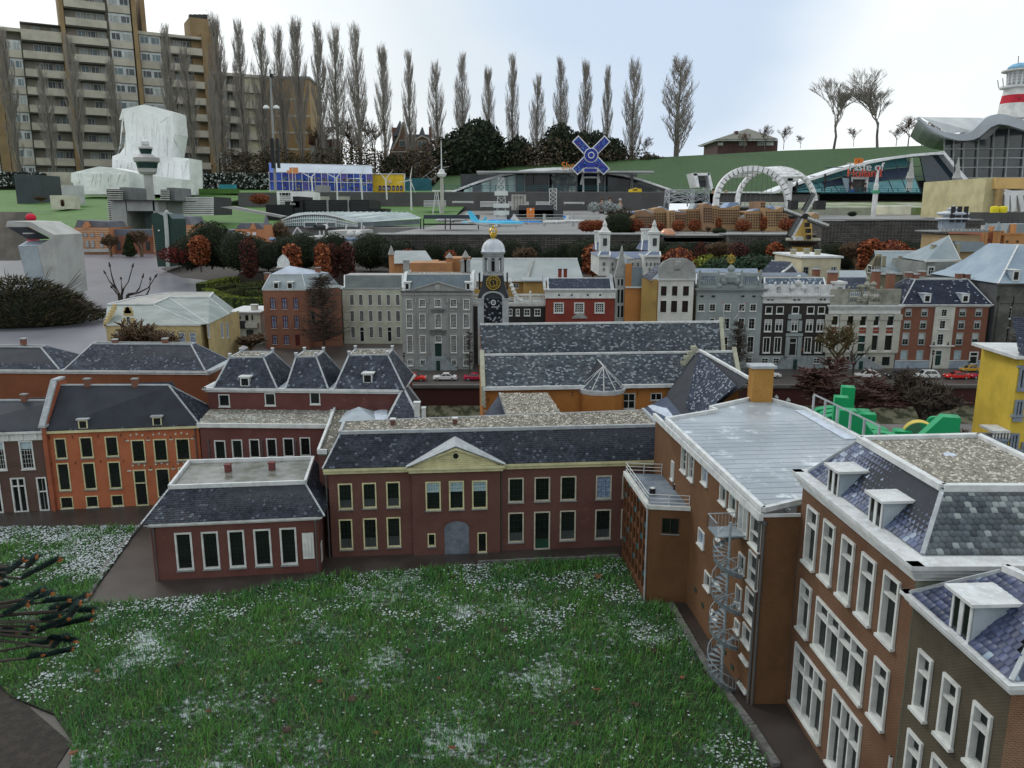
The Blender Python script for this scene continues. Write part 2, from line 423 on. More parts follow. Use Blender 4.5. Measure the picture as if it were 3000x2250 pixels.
def PB(poly,z,size,n,parent,holes=()):
 P=[(p[0],p[1])for p in poly];xs=[p[0]for p in P];ys=[p[1]for p in P]
 pts=NR.uniform((min(xs),min(ys)),(max(xs),max(ys)),(n*3,2));ok=ins_(pts,P);pts=pts[ok][:n]
 S=np.array([(1,0,0),(0,1,0),(-1,0,0),(0,-1,0),(0,0,.8),(.6,.6,.3),(-.6,.5,.35),(-.5,-.6,.3),(.55,-.6,.35)],float)
 F=np.array([(0,5,4),(5,1,4),(1,6,4),(6,2,4),(2,7,4),(7,3,4),(3,8,4),(8,0,4)])
 m=len(pts);a=NR.uniform(0,6.28,m);s=size*NR.uniform(.5,1.25,m)
 c,d=np.cos(a),np.sin(a);X=S[None]*s[:,None,None]*np.array((1,.75,.7));V=np.empty_like(X)
 V[...,0]=X[...,0]*c[:,None]-X[...,1]*d[:,None]+pts[:,0:1];V[...,1]=X[...,0]*d[:,None]+X[...,1]*c[:,None]+pts[:,1:2];V[...,2]=X[...,2]+z
 o=NM_('gravel',V.reshape(-1,3),(F[None]+(np.arange(m)*9)[:,None,None]).reshape(-1,3),GM_,parent)
 return tag(o,kind='stuff')
def ins_(pts,P):
 x,y=pts[:,0],pts[:,1];c=np.zeros(len(pts),bool);n=len(P)
 for i in rg(n):
  x0,y0=P[i];x1,y1=P[(i+1)%n]
  k=((y0>y)!=(y1>y))&(x<(x1-x0)*(y-y0)/((y1-y0)or 1e-12)+x0);c^=k
 return c
def hx2(wl,z,xa,ya,xb,yb):
 a0,h1=wl.hit(Q(z,xa,ya));a1,h0=wl.hit(Q(z,xb,yb));return(min(a0,a1),h0,max(a0,a1),h1)
def wi(w,z,a,b,c,d,*m,**k):return wn(w,hx2(w,z,a,b,c,d),w.rt,*m,**k)
def WX(name,rt,pts,z0,z1,m,fronts=(),cap=None):
 mb=MB();n=len(pts)
 for i in rg(n):
  if i in fronts:fronts[i].mesh(mb);continue
  a,b=pts[i],pts[(i+1)%n]
  mb.qd((a[0],a[1],z0),(b[0],b[1],z0),(b[0],b[1],z1),(a[0],a[1],z1))
 return mb.mk_(name,m,rt)
def CN_(rt,pts,z,h,o,m,name='cornice',closed=True,sp_=2):
 c=sum((Vector((p[0],p[1],0))for p in pts),Vector())/len(pts);mb=MB();n=len(pts)
 for i in rg(n if closed else n-1):
  a,b=Vector((pts[i][0],pts[i][1],0)),Vector((pts[(i+1)%n][0],pts[(i+1)%n][1],0))
  d=(b-a).normalized();nn=Vector((d.y,-d.x,0))
  if nn.dot((a+b)/2-c)<0:nn=-nn
  for k in rg(sp_):
   oo=o*(k+1)/sp_;zz=z+h*k/sp_
   mb.obx(a-d*oo-nn*.001+Vector((0,0,zz)),(b-a)+d*oo*2,nn*(oo+.001),Vector((0,0,h/sp_-.0003)))
 return mb.mk_(name,m,rt)
def HR(rt,E,T,tm,tw=.012,th=.012,thick=.003,shape='pan',sides=(0,1,3),strip=GP,sw=.007,single=0,flat=None,near=(0,0,1.5)):
 mb=MB();qs=[]
 for i in rg(4):
  a,b,c,d=E[i],E[(i+1)%4],T[(i+1)%4],T[i]
  if(c-d).length<1e-4:mb.fc((a,b,c))
  else:mb.fc((a,b,c,d))
  if i in sides:qs.append((a,b,c,d))
 if flat is None and(T[0]-T[3]).length>1e-3:mb.fc(T)
 r=mb.mk_('roof',under,rt)
 RT(qs,tw,th,thick,tm,r,shape,single,near=near)
 sb=MB()
 for i in rg(4):
  if i in sides or(i-1)%4 in sides:ES(sb,E[i],T[i],sw,sw)
 for i in rg(4):
  if(T[i]-T[(i+1)%4]).length>1e-3:ES(sb,T[i]+Vector((0,0,.001)),T[(i+1)%4]+Vector((0,0,.001)),sw*1.2,sw)
 sb.mk_('ridge_cap',strip,r)
 if flat is not None:
  fb=MB();fb.fc([p+Vector((0,0,.001))for p in T]);fb.mk_('flat_roof',flat,r)
 return r
def ch_(rt,c,w,d,h,m=BM_,cm=SC,name='chimney',cap=.006,pots=0):
 c=Vector(c);mb=MB();mb.box(c.x-w/2,c.y-d/2,c.z,c.x+w/2,c.y+d/2,c.z+h)
 o=mb.mk_(name,m,rt);mb=MB();mb.box(c.x-w*.62,c.y-d*.62,c.z+h,c.x+w*.62,c.y+d*.62,c.z+h+cap)
 mb.mk_('cap',cm,o)
 if pots:
  mb=MB()
  for i in rg(pots):mb.tu(c+Vector((w*(-.35+.7*i/(pots-1)),0,h+cap)),c+Vector((w*(-.35+.7*i/(pots-1)),0,h+cap+.03)),.0035,n=5)
  mb.mk_('chimney_pot',GP,o)
 return o
def PD(rt,wl,a,h1,r=.003,h0=0):
 return MB().tu(wl.P(a,h0,.005),wl.P(a,h1,.005),r,n=6).tu(wl.P(a,h1-.012,.005),wl.P(a,h1-.002,.005),r*1.8,n=6).mk_('drainpipe',pipe,rt)
V3=Vector
def YQ(z,x,v,y):return Y(Q(z,x,v),y)
# pavilion in front
MU_=mat((.018,.028,.024))
def pavilion():
 A=G(Q(F7,945,520));B=G(Q(F2,1120,1503));wl=Wall(A,B,0,.252);nb=-wl.n*.42
 rt=root('brick_pavilion','low dark red brick pavilion with five tall white windows on the lawn edge','house',(A+B)/2+nb/2)
 C=[A,B,B+nb,A+nb];side=Wall(B,B+nb,0,.252)
 for r in((228,1268,353,1490),(390,1262,512,1482),(551,1253,669,1474),(708,1246,828,1465),(867,1238,982,1457)):
  wn(wl,hx2(wl,F2,*r),rt,fw=.0075,nx=4,ny=8,mw=.0006,mm=MU_,sm_=SC,sq=.006,pr_=.004,mu=None)
 WX('wall',rt,C,0,.252,bpav,{0:wl})
 CN_(rt,C,.246,.018,.02,WS)
 E=[vc(p[0],p[1],.265)for p in inset_rect([vc(p[0],p[1],.265)for p in C],-.085)]
 T=[G(Q(F2,*p),.357)for p in((200,1000),(1025,970),(1075,822),(320,845))]
 r=HR(rt,E,T,SD,.0125,.0125,.0035,single=120,flat=mat((.2,.21,.2),(.1,.105,.08),s=16,rh=.18,spec=.6,bump=.3,bs=70,bd=.003,snow=.06,ss=26),near=T[0]-vy(.5))
 mb=MB()
 for i in rg(4):ES(mb,T[i]+vz(.006),T[(i+1)%4]+vz(.006),.012,.018)
 mb.mk_('roof_edge',WS,r)
 for p in((558,868),(824,855)):ch_(rt,G(Q(F2,p[0],p[1]+28),.358),.026,.026,.034,mat('chimney_red',(.16,.05,.05)),mat('chimney_red',()),cap=.004)
 s=hx2(wl,F2,1005,1268,1083,1420);mb=MB();wl.bx(mb,s[0],s[1],s[2],s[3],.001,.005);sg=mb.mk_('name_board',WH,rt)
 mb=MB()
 for cx,n in((.22,15),(.5,22),(.78,22)):
  for k in rg(n):
   a=s[0]+(s[2]-s[0])*cx;h=s[1]+(s[3]-s[1])*(.08+.84*k/22)
   wl.bx(mb,a-.0025*R.uniform(.5,1),h,a+.0025*R.uniform(.5,1),h+.002,.005,.0055)
 mb.mk_('lettering',mat((.3,.33,.3)),sg)
 PD(rt,wl,.012,.245);PD(rt,wl,wl.L-.012,.245)
 d=Wall(B,B+nb,0,.252);mb=MB();d.bx(mb,.03,.03,.07,.12,.001,.004);mb.mk_('side_door',WH,rt)
pavilion()
# long brick building
def longhouse():
 A=G(Q(F2,1190,1415));B0=G(Q(F3,2040,885));B=B0+(B0-A)*.12;A2=A-(B0-A).normalized()*0
 H=.418;wl=Wall(A,B,0,H);dn=-wl.n
 rt=root('long_brick_house','long two-storey dark brick building with yellow triangular gable and netted archway','house',(A+B)/2)
 kw=dict(sm_=SC,sq=.005,pr_=.003,mm=MU_)
 for r in((197,480,298,645),(355,475,452,637),(510,468,605,632),(203,712,300,905),(360,705,458,898),(513,698,610,888)):
  wn(wl,hx2(wl,F3,*r),rt,CR_,GS,fw=.006,nx=3,ny=4,mw=.0009,cw_=(mat('dim_curtain',(.05,.06,.06)),0,.33),**kw)
 for i,r in en(((1303,443,1403,600),(1473,438,1573,592),(1642,432,1742,587),(1872,428,1970,578),(2042,426,2140,570),(1302,668,1403,858),(1638,655,1738,845),(1867,648,1965,835),(2035,645,2130,828))):
  wn(wl,hx2(wl,F3,*r),rt,mat('stone_frame',(.5,.47,.38),s=30),GS,fw=.006,nx=3,ny=4,mw=.0009,cw_=(glassb,0,1)if i==3 else((mat('dim_curtain',()),0,.3)if i in(5,6,7)else None),**kw)
 r=hx2(wl,F3,1470,662,1572,905);o=wn(wl,r,rt,MT['stone_frame'],GS,fw=.006,nx=3,ny=5,mw=.0009,cw_=(mat((.012,.06,.035)),0,.26),name='glazed_door',**kw)
 a0=wl.hit(Q(F3,690,900))[0];a1=wl.hit(Q(F3,1250,900))[0];po=.018
 bw=Wall(wl.P(a0,0,po),wl.P(a1,0,po),0,H)
 for r in((765,468,868,652),(917,463,1018,645),(1067,460,1168,640)):
  wn(bw,hx2(bw,F3,*r),rt,CR_,GS,fw=.0065,nx=5,ny=8,mw=.0008,cw_=(blind,.62,1.),**kw)
 wn(bw,hx2(bw,F3,780,803,833,885),rt,CR_,GS,fw=.005,**kw)
 wn(bw,hx2(bw,F3,1103,797,1165,925),rt,CR_,GS,fw=.005,name='door',**kw)
 g=hx2(bw,F3,888,725,1050,940);gm=mat((.1,.12,.15),(.17,.19,.23),s=12,bump=.8,bs=40,bd=.01)
 ga=(g[0]+g[2])/2;gr=(g[2]-g[0])/2
 arch=[bw.P(ga-gr,0,0),bw.P(ga+gr,0,0)]+[bw.P(ga+gr*cos(t),g[3]-gr*.62+gr*.62*sin(t)*1.,0)for t in[pi*i/14 for i in rg(15)]]
 MB().fc([p+bw.n*.0012 for p in arch]).mk_('gate_net',gm,rt)
 mb=MB()
 for i in rg(14):
  t0,t1=pi*i/14+.03,pi*(i+1)/14-.03;c=lambda t,k:bw.P(ga+(gr+k)*cos(t),g[3]-gr*.62+(gr*.62+k)*sin(t),.0005)
  mb.pz([c(t0,0),c(t1,0),c(t1,.012),c(t0,.012)],bw.n*.002)
 mb.mk_('arch_bricks',BM_,rt)
 mb=MB();bw.mesh(mb)
 for a in(a0,a1):mb.qd(wl.P(a,0),wl.P(a,0,po),wl.P(a,H,po),wl.P(a,H))
 mb.mk_('projecting_bay',BM_,rt)
 WX('wall',rt,[A,B,B+dn*.5,A+dn*.5],0,H,BM_,{0:wl})
 mb=MB()
 for(p,q,o)in((0,a0,0),(a1,wl.L,0)):
  wl.bx(mb,p-(.02 if p==0 else 0),H-.016,q,H,.001,.01);wl.bx(mb,p-(.02 if p==0 else 0),H,q,H+.012,.001,.02)
 bw.bx(mb,-.012,H-.016,bw.L+.012,H,.001,.012);bw.bx(mb,-.02,H,bw.L+.02,H+.012,.001,.022)
 mb.qd(wl.P(0,H-.016,-0),wl.P(0,H+.012,-0),wl.P(0,H+.012,-.4),wl.P(0,H-.016,-.4))
 mb.mk_('cornice',CR_,rt)
 ap=bw.hit(Q(F3,967,238))[1];m=bw.L/2;hb=H+.012
 mb=MB();mb.pz([bw.P(.005,hb,0),bw.P(bw.L-.005,hb,0),bw.P(m,ap-.012,0)],bw.n*.004)
 pd=mb.mk_('pediment',CR_,rt);mb=MB()
 for k in rg(9):
  f=k/9;x=.035+(m-.03)*f*.92
  if k:bw.bx(mb,x+.02,hb+(ap-hb)*f*.86,bw.L-x-.02,hb+(ap-hb)*f*.86+.0052,.0042,.0075)
 mb.mk_('clapboard',CR_,pd)
 mb=MB()
 for s in(0,1):
  e=bw.P(-.018 if s==0 else bw.L+.018,hb,0);t=bw.P(m,ap,0)
  mb.pz([e,t,t-vz(.014),e+(t-e)*.05-vz(0)+vz(-.001)],bw.n*.018)
 mb.mk_('raking_cornice',CR_,pd)
 MB().pz([bw.P(m+.012*cos(t),hb+(ap-hb)*.52+.012*sin(t),.004)for t in[2*pi*i/18 for i in rg(18)]],bw.n*.005).mk_('round_window',GS,pd)
 mb=MB()
 for s in(0,1):
  e=bw.P(-.024 if s==0 else bw.L+.024,hb+.002,.026);t=bw.P(m,ap+.006,.026);back=V3(dn)*.17
  mb.pz([e,t,t+back,e+V3(dn)*.03+(t-e)*0],vz(.004))
 mb.mk_('pediment_roof',GP,pd)
 z=H+.014;ZT=.545
 E=[wl.P(-.02,z,.02),wl.P(wl.L,z,.02),V3((B+dn*.5).to_tuple()[:2]+(z,)),V3((A+dn*.5-wl.d*.02).to_tuple()[:2]+(z,))]
 T=[G(Q(F3,213,160),ZT),G(Q(R2,1425,738),ZT),G(Q(R2,1310,622),ZT),G(Q(R3,592,503),ZT)]
 E[1]=vc(T[1].x,E[1].y,z)if 0 else wl.P(wl.L,z,.02)
 r=HR(rt,E,T,SD,.0135,.0125,.0035,sides=(0,1,3),single=150,flat=GV,near=(A.x+.6,A.y-.6,.8))
 ext=[G(Q(R2,*p),ZT+.001)for p in((280,500),(622,494),(720,637),(335,672))];ext[3].z=ext[2].z
 mb=MB();mb.fc(ext);w3=G(Q(R2,150,672),.44);mb.mk_('flat_roof',GV,r)
 PB(T,ZT+.001,.0075,5200,r);PB(ext,ZT+.002,.0075,2600,r)
 lo=[G(Q(R2,*p),ZT-.09)for p in((150,680),(335,676))];MB().fc((lo[0],lo[1],ext[0])).fc((lo[0],ext[0],ext[0]+vc(-.05,.1,-.1))).mk_('hip_end',SL_,r)
 mb=MB();ES(mb,lo[1],ext[0]+vz(.003),.012,.008)
 ed=[T[3],T[0],T[1],T[2]]
 for a,b in zip(ed[:-1],ed[1:]):ES(mb,a+vz(.006),b+vz(.006),.014,.014)
 mb.mk_('roof_edge',GP,r)
 for p in((1112,540),(1780,530)):ch_(rt,G(Q(R3,*p),ZT),.022,.022,.03,BM_,WS,cap=.006)
 for x in(140,690):PD(rt,wl,wl.hit(Q(F3,x,800))[0],H-.02)
 PD(rt,wl,a1+.006,H-.02,.0025)
longhouse()
# wings behind the long building
def rear_wing():
 z=.46;P=[G(Q(R3,*p),z)for p in((305,830),(480,370),(1050,352),(1400,480),(1400,640),(400,830))]
 rt=root('rear_brick_wing','low brick wing with grey lead pyramid and steep slate roof behind the building','house',(P[0].x,P[0].y,0))
 MB().pz([vc(p.x,p.y,0)for p in P],vz(z-.02)).mk_('wall',BM_,rt)
 r=MB().pz([p-vz(.019)for p in P],vz(.0185)).mk_('flat_roof',GV,rt);PB(P,z,.007,1200,r)
 mb=MB();ES(mb,P[5],P[0],.012,.022);ES(mb,P[0],P[1],.012,.022);mb.mk_('roof_edge',WS,rt)
 b=[G(Q(R3,*p),z+.002)for p in((520,505),(930,490),(900,385),(600,390))];ap=(sum(b,V3())/4);ap=YQ(R3,742,338,ap.y)
 mb=MB();[mb.fc((b[i],b[(i+1)%4],ap))for i in rg(4)];mb.mk_('lead_pyramid',lead,rt)
 mb=MB();snow=mat('snow_patch',(.55,.62,.72),s=30,bump=.6,bs=150)
 f=[G(Q(R3,*p),z+.003)for p in((905,490),(1045,490),(1052,345),(880,395))];mb.fc(f);mb.mk_('snow',snow,rt)
 b=[G(Q(R3,*p),z+.002)for p in((1040,490),(1400,485),(1370,330),(1060,335))];y0=b[0].y
 t0=YQ(R3,1222,140,y0+.26);t1=t0+vy(.12)
 for p in b[2:]:p.y=y0+.45
 HR(rt,[b[0],b[1],b[2],b[3]],[t0,t0,t1,t1],SL_,.012,.012,.003,sides=(0,1,3),sw=.012)
 c=G(Q(R3,1375,470),z);ch_(rt,c,.03,.03,.09,WH,WS,name='white_chimney');ch_(rt,c+vx(.035),.02,.03,.06,WH,WS,name='white_chimney')
rear_wing()
def red_wing():
 z=.455;yb=4.09
 A=YQ(F2,385,640,yb);B=YQ(F2,1170,640,yb-.02);wl=Wall((A.x,A.y),(B.x,B.y),0,z-.012);dn=-wl.n
 rt=root('red_wing','dark red brick wing with six white windows in a row below a gravel roof','house',(A.x+.3,A.y,0))
 for r in((471,705,548,822),(577,700,650,816),(683,697,754,812),(787,693,857,808),(889,690,961,805),(991,686,1061,800)):
  wn(wl,hx2(wl,F2,*r),rt,fw=.0055,sq=.005,pr_=.004,nx=2,ny=3,mw=.0006,mm=MU_)
 back=[G(Q(F2,400,518),z),G(Q(F2,1180,508),z)]
 C=[wl.P(0,0),wl.P(wl.L,0),vc(back[1].x,back[1].y,0),vc(back[0].x,back[0].y,0)]
 WX('wall',rt,C,0,z-.012,bwing,{0:wl})
 T=[vc(p.x,p.y,z)for p in C];r=MB().pz([p-vz(.011)for p in T],vz(.011)).mk_('flat_roof',mat((.14,.14,.12),(.3,.33,.32),s=9),rt);PB(T,z,.007,1900,r)
 mb=MB();wl.bx(mb,-.01,z-.014,wl.L+.01,z+.008,.001,.014);mb.obx(wl.P(wl.L,z-.012),wl.d*.012,C[2]-C[1],vz(.02));mb.mk_('roof_edge',WH,rt)
 for x in(440,765,970):PD(rt,wl,wl.hit(Q(F2,x,740))[0],z-.08)
 z2=.565;yb2=back[0].y+.01
 A=YQ(F2,437,480,yb2);B=YQ(F2,1600,450,yb2-.05);w2=Wall((A.x,A.y),(B.x,B.y),0,z2);dn=-w2 .n
 r2=root('triple_roof_house','red brick house with three steep slate roofs and dormers behind the red wing','house',(A.x+.4,A.y,0))
 for r in((497,425,570,500),(778,418,847,494),(1052,412,1118,486)):
  wn(w2,hx2(w2,F2,*r),r2,fw=.005,sq=.005,pr_=.004)
 dp=.42;C=[w2 .P(0,0),w2 .P(w2 .L,0),w2 .P(w2 .L,0,-dp),w2 .P(0,0,-dp)]
 WX('wall',r2,C,0,z2,bwing,{0:w2})
 CN_(r2,C,z2-.008,.026,.022,WS)
 MB().fc([w2 .P(a,z2+.017,o)for a,o in((-.01,.01),(w2 .L+.01,.01),(w2 .L+.01,-dp),(-.01,-dp))]).mk_('valley_roof',lead,r2)
 zr=z2+.019
 for(x0,x1,tx0,tx1,ty,dorm)in((475,855,568,768,196,660),(912,1165,970,1090,192,None),(1205,1628,1292,1525,182,1405)):
  yt=w2 .A.y+0+.11;e0=w2 .P(w2 .hit(Q(F2,x0,382))[0],zr,.012);e1=w2 .P(w2 .hit(Q(F2,x1,368))[0],zr,.012)
  t0=YQ(F2,tx0,ty+8,yt);t1=YQ(F2,tx1,ty,yt);t1 .z=t0 .z
  E=[e0,e1,e1+vy(.42),e0+vy(.42)];T=[t0,t1,t1+vy(.19),t0+vy(.19)]
  r=HR(r2,E,T,SL_,.0135,.0125,.0035,sides=(0,1,3),flat=GV,sw=.009);PB(T,t0 .z+.001,.008,260,r)
  for k in T:ch_(r2,k-vz(.01),.014,.014,.032,GP,WS,name='corner_post',cap=.005)
  if dorm:dm_(r2,e0,e1,t0,Q(F2,dorm,374 if dorm<1000 else 354),.052,.048,WH,GS)
def dm_(rt,e0,e1,t0,px,w,h,fm,gm,sidem=None,two=False,roofm=None,ov=.008,fw=.006):
 n=(e1-e0).cross(t0-e0);n=n if n.z>0 else-n;n.normalize()
 r=ray(px);C0=vz(HC);P=C0+r*((e0-C0).dot(n)/r.dot(n));d=(e1-e0).normalized();o=vc(n.x,n.y,0).normalized()
 slope=sqrt(n.x**2+n.y**2)/n.z;L=h/slope+.01
 wl=Wall(P-d*w/2,P+d*w/2,P.z-.004,P.z+h)
 if wl.n.dot(o)<0:wl.n=o
 mb=MB();a=wl.P(0,0);back=-o*L
 for s in(0,1):
  p=wl.P(0 if s==0 else wl.L,0);q=p+vz(wl.H);b=q+back
  mb.fc((p,q,b))
 dr=mb.mk_('dormer',sidem or GP,rt)
 k=[(0,1.)]if not two else[(0,.5),(.5,1.)]
 mb=MB();wl.bx(mb,0,0,wl.L,wl.H,-.002,0);mb.mk_('dormer_front',fm,dr)
 for a0,a1 in k:
  q=MB();A0,A1=a0*wl.L,a1*wl.L;f=fw
  wl.bx(q,A0,0,A0+f,wl.H,.0005,.003);wl.bx(q,A1-f,0,A1,wl.H,.0005,.003);wl.bx(q,A0+f,0,A1-f,f,.0005,.003);wl.bx(q,A0+f,wl.H-f,A1-f,wl.H,.0005,.003)
  q.mk_('window_frame',fm,dr);q=MB();wl.q(q,A0+f,f,A1-f,wl.H-f,.0009,0);q.mk_('pane',gm,dr)
 MB().obx(wl.P(-ov,wl.H,ov),wl.d*(wl.L+2*ov),back-o*ov,vz(.007)).mk_('dormer_roof',roofm or WS,dr)
 return dr
red_wing()
# orange row on the left
def orange_row():
 A=G(Q(F1,440,1505));D=G(Q(F1,1280,1462));d=(D-A).normalized()
 w0=Wall(A,D,0,.43);R1_=w0 .P(w0 .hit(Q(F1,1632,1100))[0],0);L_=w0 .P(w0 .hit(Q(F1,378,950))[0],0)
 H=w0 .hit(Q(F1,1000,850))[1];wl=Wall(L_,R1_,0,H);dn=-wl.n
 rt=root('orange_brick_house','bright orange brick house with white arch blocks and cream framed windows, left of the pavilion','house',(wl.P(wl.L/2,0)))
 kw=dict(sm_=SC,pr_=.003,mm=MU_)
 for r in((435,925,552,1088),(640,915,763,1080),(845,910,968,1070),(1057,938,1187,1115),(1238,932,1365,1107),(1418,925,1547,1100),(455,1127,582,1345),(663,1122,790,1335),(868,1115,993,1328),(1258,1170,1390,1398),(1440,1160,1560,1390)):
  wn(wl,hx2(wl,F1,*r),rt,CR_,GS,fw=.0055,nx=3,ny=4,mw=.0006,sq=.005,**kw)
 for r in((485,1400,600,1490),(693,1392,803,1480),(897,1385,1005,1470)):
  wn(wl,hx2(wl,F1,*r),rt,CR_,GS,fw=.0045,nx=3,ny=2,mw=.0006,sq=.003,sm_=WH,pr_=.003,mm=MU_)
 wn(wl,hx2(wl,F1,1075,1180,1210,1468),rt,CR_,GS,fw=.0065,tr=.64,name='door',**kw,sq=.004)
 WX('wall',rt,[wl.P(0,0),wl.P(wl.L,0),wl.P(wl.L,0,-.36),wl.P(0,0,-.36)],0,H,borange,{0:wl})
 for cx,y in((1107,890),(1290,885),(1470,880),(1125,1135),(1310,1125),(1490,1120)):
  for dx,dy,s in((-47,8,.5),(0,0,0),(47,8,-.5)):
   a,h=wl.hit(Q(F1,cx+dx,y+dy));mb=MB();q=[(-.0035,-.005),(.0035,-.005),(.005,.005),(-.005,.005)]
   mb.pz([wl.P(a+x*cos(s)-z_*sin(s),h+x*sin(s)+z_*cos(s),.0005)for x,z_ in q],wl.n*.003);mb.mk_('keystone',stone,rt)
 for x,y in((1030,943),(1203,938),(1388,932),(1560,925),(1048,1187),(1220,1178),(1405,1170)):
  a,h=wl.hit(Q(F1,x,y));mb=MB();wl.bx(mb,a-.01,h-.0035,a+.01,h+.0035,.0005,.0035);mb.mk_('stone_block',stone,rt)
 for x,y in((402,920),(588,912),(795,905),(980,897),(1015,935),(1203,925),(1385,915),(1570,910),(423,1130),(613,1120),(817,1110),(1003,1105),(1220,1160),(1405,1155)):
  a,h=wl.hit(Q(F1,x,y));mb=MB();wl.bx(mb,a-.0012,h-.008,a+.0012,h+.008,.0036,.0055);mb.mk_('wall_anchor',iron,rt)
  a,h=wl.hit(Q(F1,cx,y));mb=MB();pts=[wl.P(a+.02*cos(t),h+.007*sin(t)-.004,.001)for t in[pi*(.1+.8*i/8)for i in rg(9)]];mb.path(pts,.0018,4);mb.mk_('arch_moulding',borange,rt)
 mb=MB();wl.bx(mb,-.006,H-.006,wl.L+.012,H+.008,.001,.016);mb.obx(wl.P(wl.L,H-.006),wl.d*.014,dn*.36,vz(.014));mb.mk_('cornice',CR_,rt)
 yr=wl.A.y+.17;t0=YQ(F1,437,495,yr);t1=YQ(F1,1362,468,yr);t1 .z=t0 .z;z=H+.009
 E=[wl.P(0,z,.017),wl.P(wl.L+.012,z,.017),wl.P(wl.L+.012,z,-.36),wl.P(0,z,-.36)]
 r=HR(rt,E,[vc(E[0].x,t0 .y,t0 .z),t1,t1+vy(.006),vc(E[0].x,t0 .y+.006,t0 .z)],SD,.0135,.0125,.0035,sides=(0,1),sw=.007)
 for x in(713,1098):ch_(rt,YQ(F1,x,508,yr),.028,.024,.042,mat('chimney_brown',(.2,.09,.06)),SC)
 for x,y in((676,843),(1276,818)):dm_(rt,E[0],E[1],vc(E[0].x,t0 .y,t0 .z),Q(F1,x,y),.046,.045,CR_,GS,sidem=SC,roofm=GP)
 PD(rt,wl,wl.L-.02,H-.006)
 LL=wl.P(-.62,0);w2=Wall(LL,wl.P(-.012,0),0,H-.002)
 r2=root('brown_brick_house','brown brick house with white sash windows and white cornice at the left edge','house',w2 .P(w2 .L/2,0))
 for r,k in(((148,945,290,1170),0),((-75,950,62,1178),0)):wn(w2,hx2(w2,F1,*r),r2,fw=.007,nx=4,ny=6,mw=.0014,sq=.005,pr_=.004,cw_=(blind,.72,1.))
 wn(w2,hx2(w2,F1,80,1245,238,1520),r2,fw=.0075,mu=(.5,),tr=.78,sq=.003,name='french_door',pr_=.004)
 wn(w2,hx2(w2,F1,-120,1250,35,1528),r2,fw=.0075,mu=(.5,),tr=.78,sq=.003,name='french_door',pr_=.004)
 wn(w2,hx2(w2,F1,290,1240,408,1508),r2,fw=.007,nx=2,tr=.58,sq=.003,name='door',pr_=.004)
 WX('wall',r2,[w2 .P(0,0),w2 .P(w2 .L,0),w2 .P(w2 .L,0,-.36),w2 .P(0,0,-.36)],0,H-.002,bbrown,{0:w2})
 mb=MB();hh=w2 .hit(Q(F1,180,940))[1];w2 .bx(mb,0,hh,w2 .L,H,.001,.008);w2 .bx(mb,0,H,w2 .L+.004,H+.012,.001,.022)
 for k in rg(9):a=w2 .L*(k+.5)/9;w2 .bx(mb,a-.006,hh+.006,a+.006,H,.008,.014)
 mb.mk_('cornice',WH,r2)
 z=H+.013;t=YQ(F1,200,620,yr);E=[w2 .P(0,z,.018),w2 .P(w2 .L,z,.018),w2 .P(w2 .L,z,-.36),w2 .P(0,z,-.36)]
 HR(r2,E,[vc(E[0].x,yr,t.z),vc(E[1].x,yr,t.z),vc(E[1].x,yr+.006,t.z),vc(E[0].x,yr+.006,t.z)],SD,.0125,.0115,.003,sides=(0,),sw=.007)
 ch_(r2,YQ(F1,202,630,yr),.028,.024,.04,MT['chimney_brown'],SC)
 mb=MB();x=E[1].x;zt=t0 .z+.03
 pr=[vc(x+0,wl.P(0,0,.02).y,0),vc(x,wl.P(0,0,.02).y,H+.035),vc(x,yr-.04,zt),vc(x,yr+.04,zt),vc(x,yr+.2,H),vc(x,yr+.2,0)]
 mb.pz(pr,vx(.022));g=mb.mk_('party_wall',mat((.33,.1,.05)),rt);mb=MB()
 for a,b in((pr[1],pr[2]),(pr[2],pr[3])):ES(mb,a+vc(.011,-.004,.004),b+vc(.011,0,.004),.032,.012)
 mb.box(x-.006,pr[1].y-.014,pr[1].z-.004,x+.028,pr[1].y+.03,pr[1].z+.008);mb.mk_('coping_stone',GP,g)
orange_row()
def back_row():
 yb=4.78;zt=.6
 A=YQ(F1,-330,420,yb);B=YQ(F1,1690,420,yb-.06);wl=Wall((A.x,A.y),(B.x,B.y),0,zt)
 rt=root('back_orange_house','wide windowless orange brick house under two hipped slate roofs behind the left row','house',(wl.P(wl.L*.6,0)))
 D=.38;C=[wl.P(0,0),wl.P(wl.L,0),wl.P(wl.L,0,-D),wl.P(0,0,-D)]
 WX('wall',rt,C,0,zt,bback,{0:wl});CN_(rt,C,zt-.004,.026,.02,WS)
 z=zt+.023;MB().fc([wl.P(a,z-.001,o)for a,o in((-.01,.015),(wl.L+.015,.015),(wl.L+.015,-D),(-.01,-D))]).mk_('gutter_roof',lead,rt)
 for e0,e1,t0,t1,ty,tz in((-330,492,-200,327,182,.16),(538,1668,750,1545,160,.16)):
  a0=wl.P(wl.hit(Q(F1,e0,385))[0],z,.014);a1=wl.P(wl.hit(Q(F1,e1,375))[0],z,.014);yt=yb+tz
  p=YQ(F1,t0,ty,yt);q=YQ(F1,t1,ty-8,yt-.03);q.z=p.z
  E=[a0,a1,a1+vy(D+.01),a0+vy(D+.01)]
  r=HR(rt,E,[p,q,q+vy(.06),p+vy(.06)],SL_,.0125,.0125,.003,sides=(0,1,3),sw=.008,flat=GV)
 for x,y in((193,165),(935,172),(1342,165)):ch_(rt,YQ(F1,x,y,yb+.19),.028,.026,.036,MT['chimney_brown'],GP)
back_row()
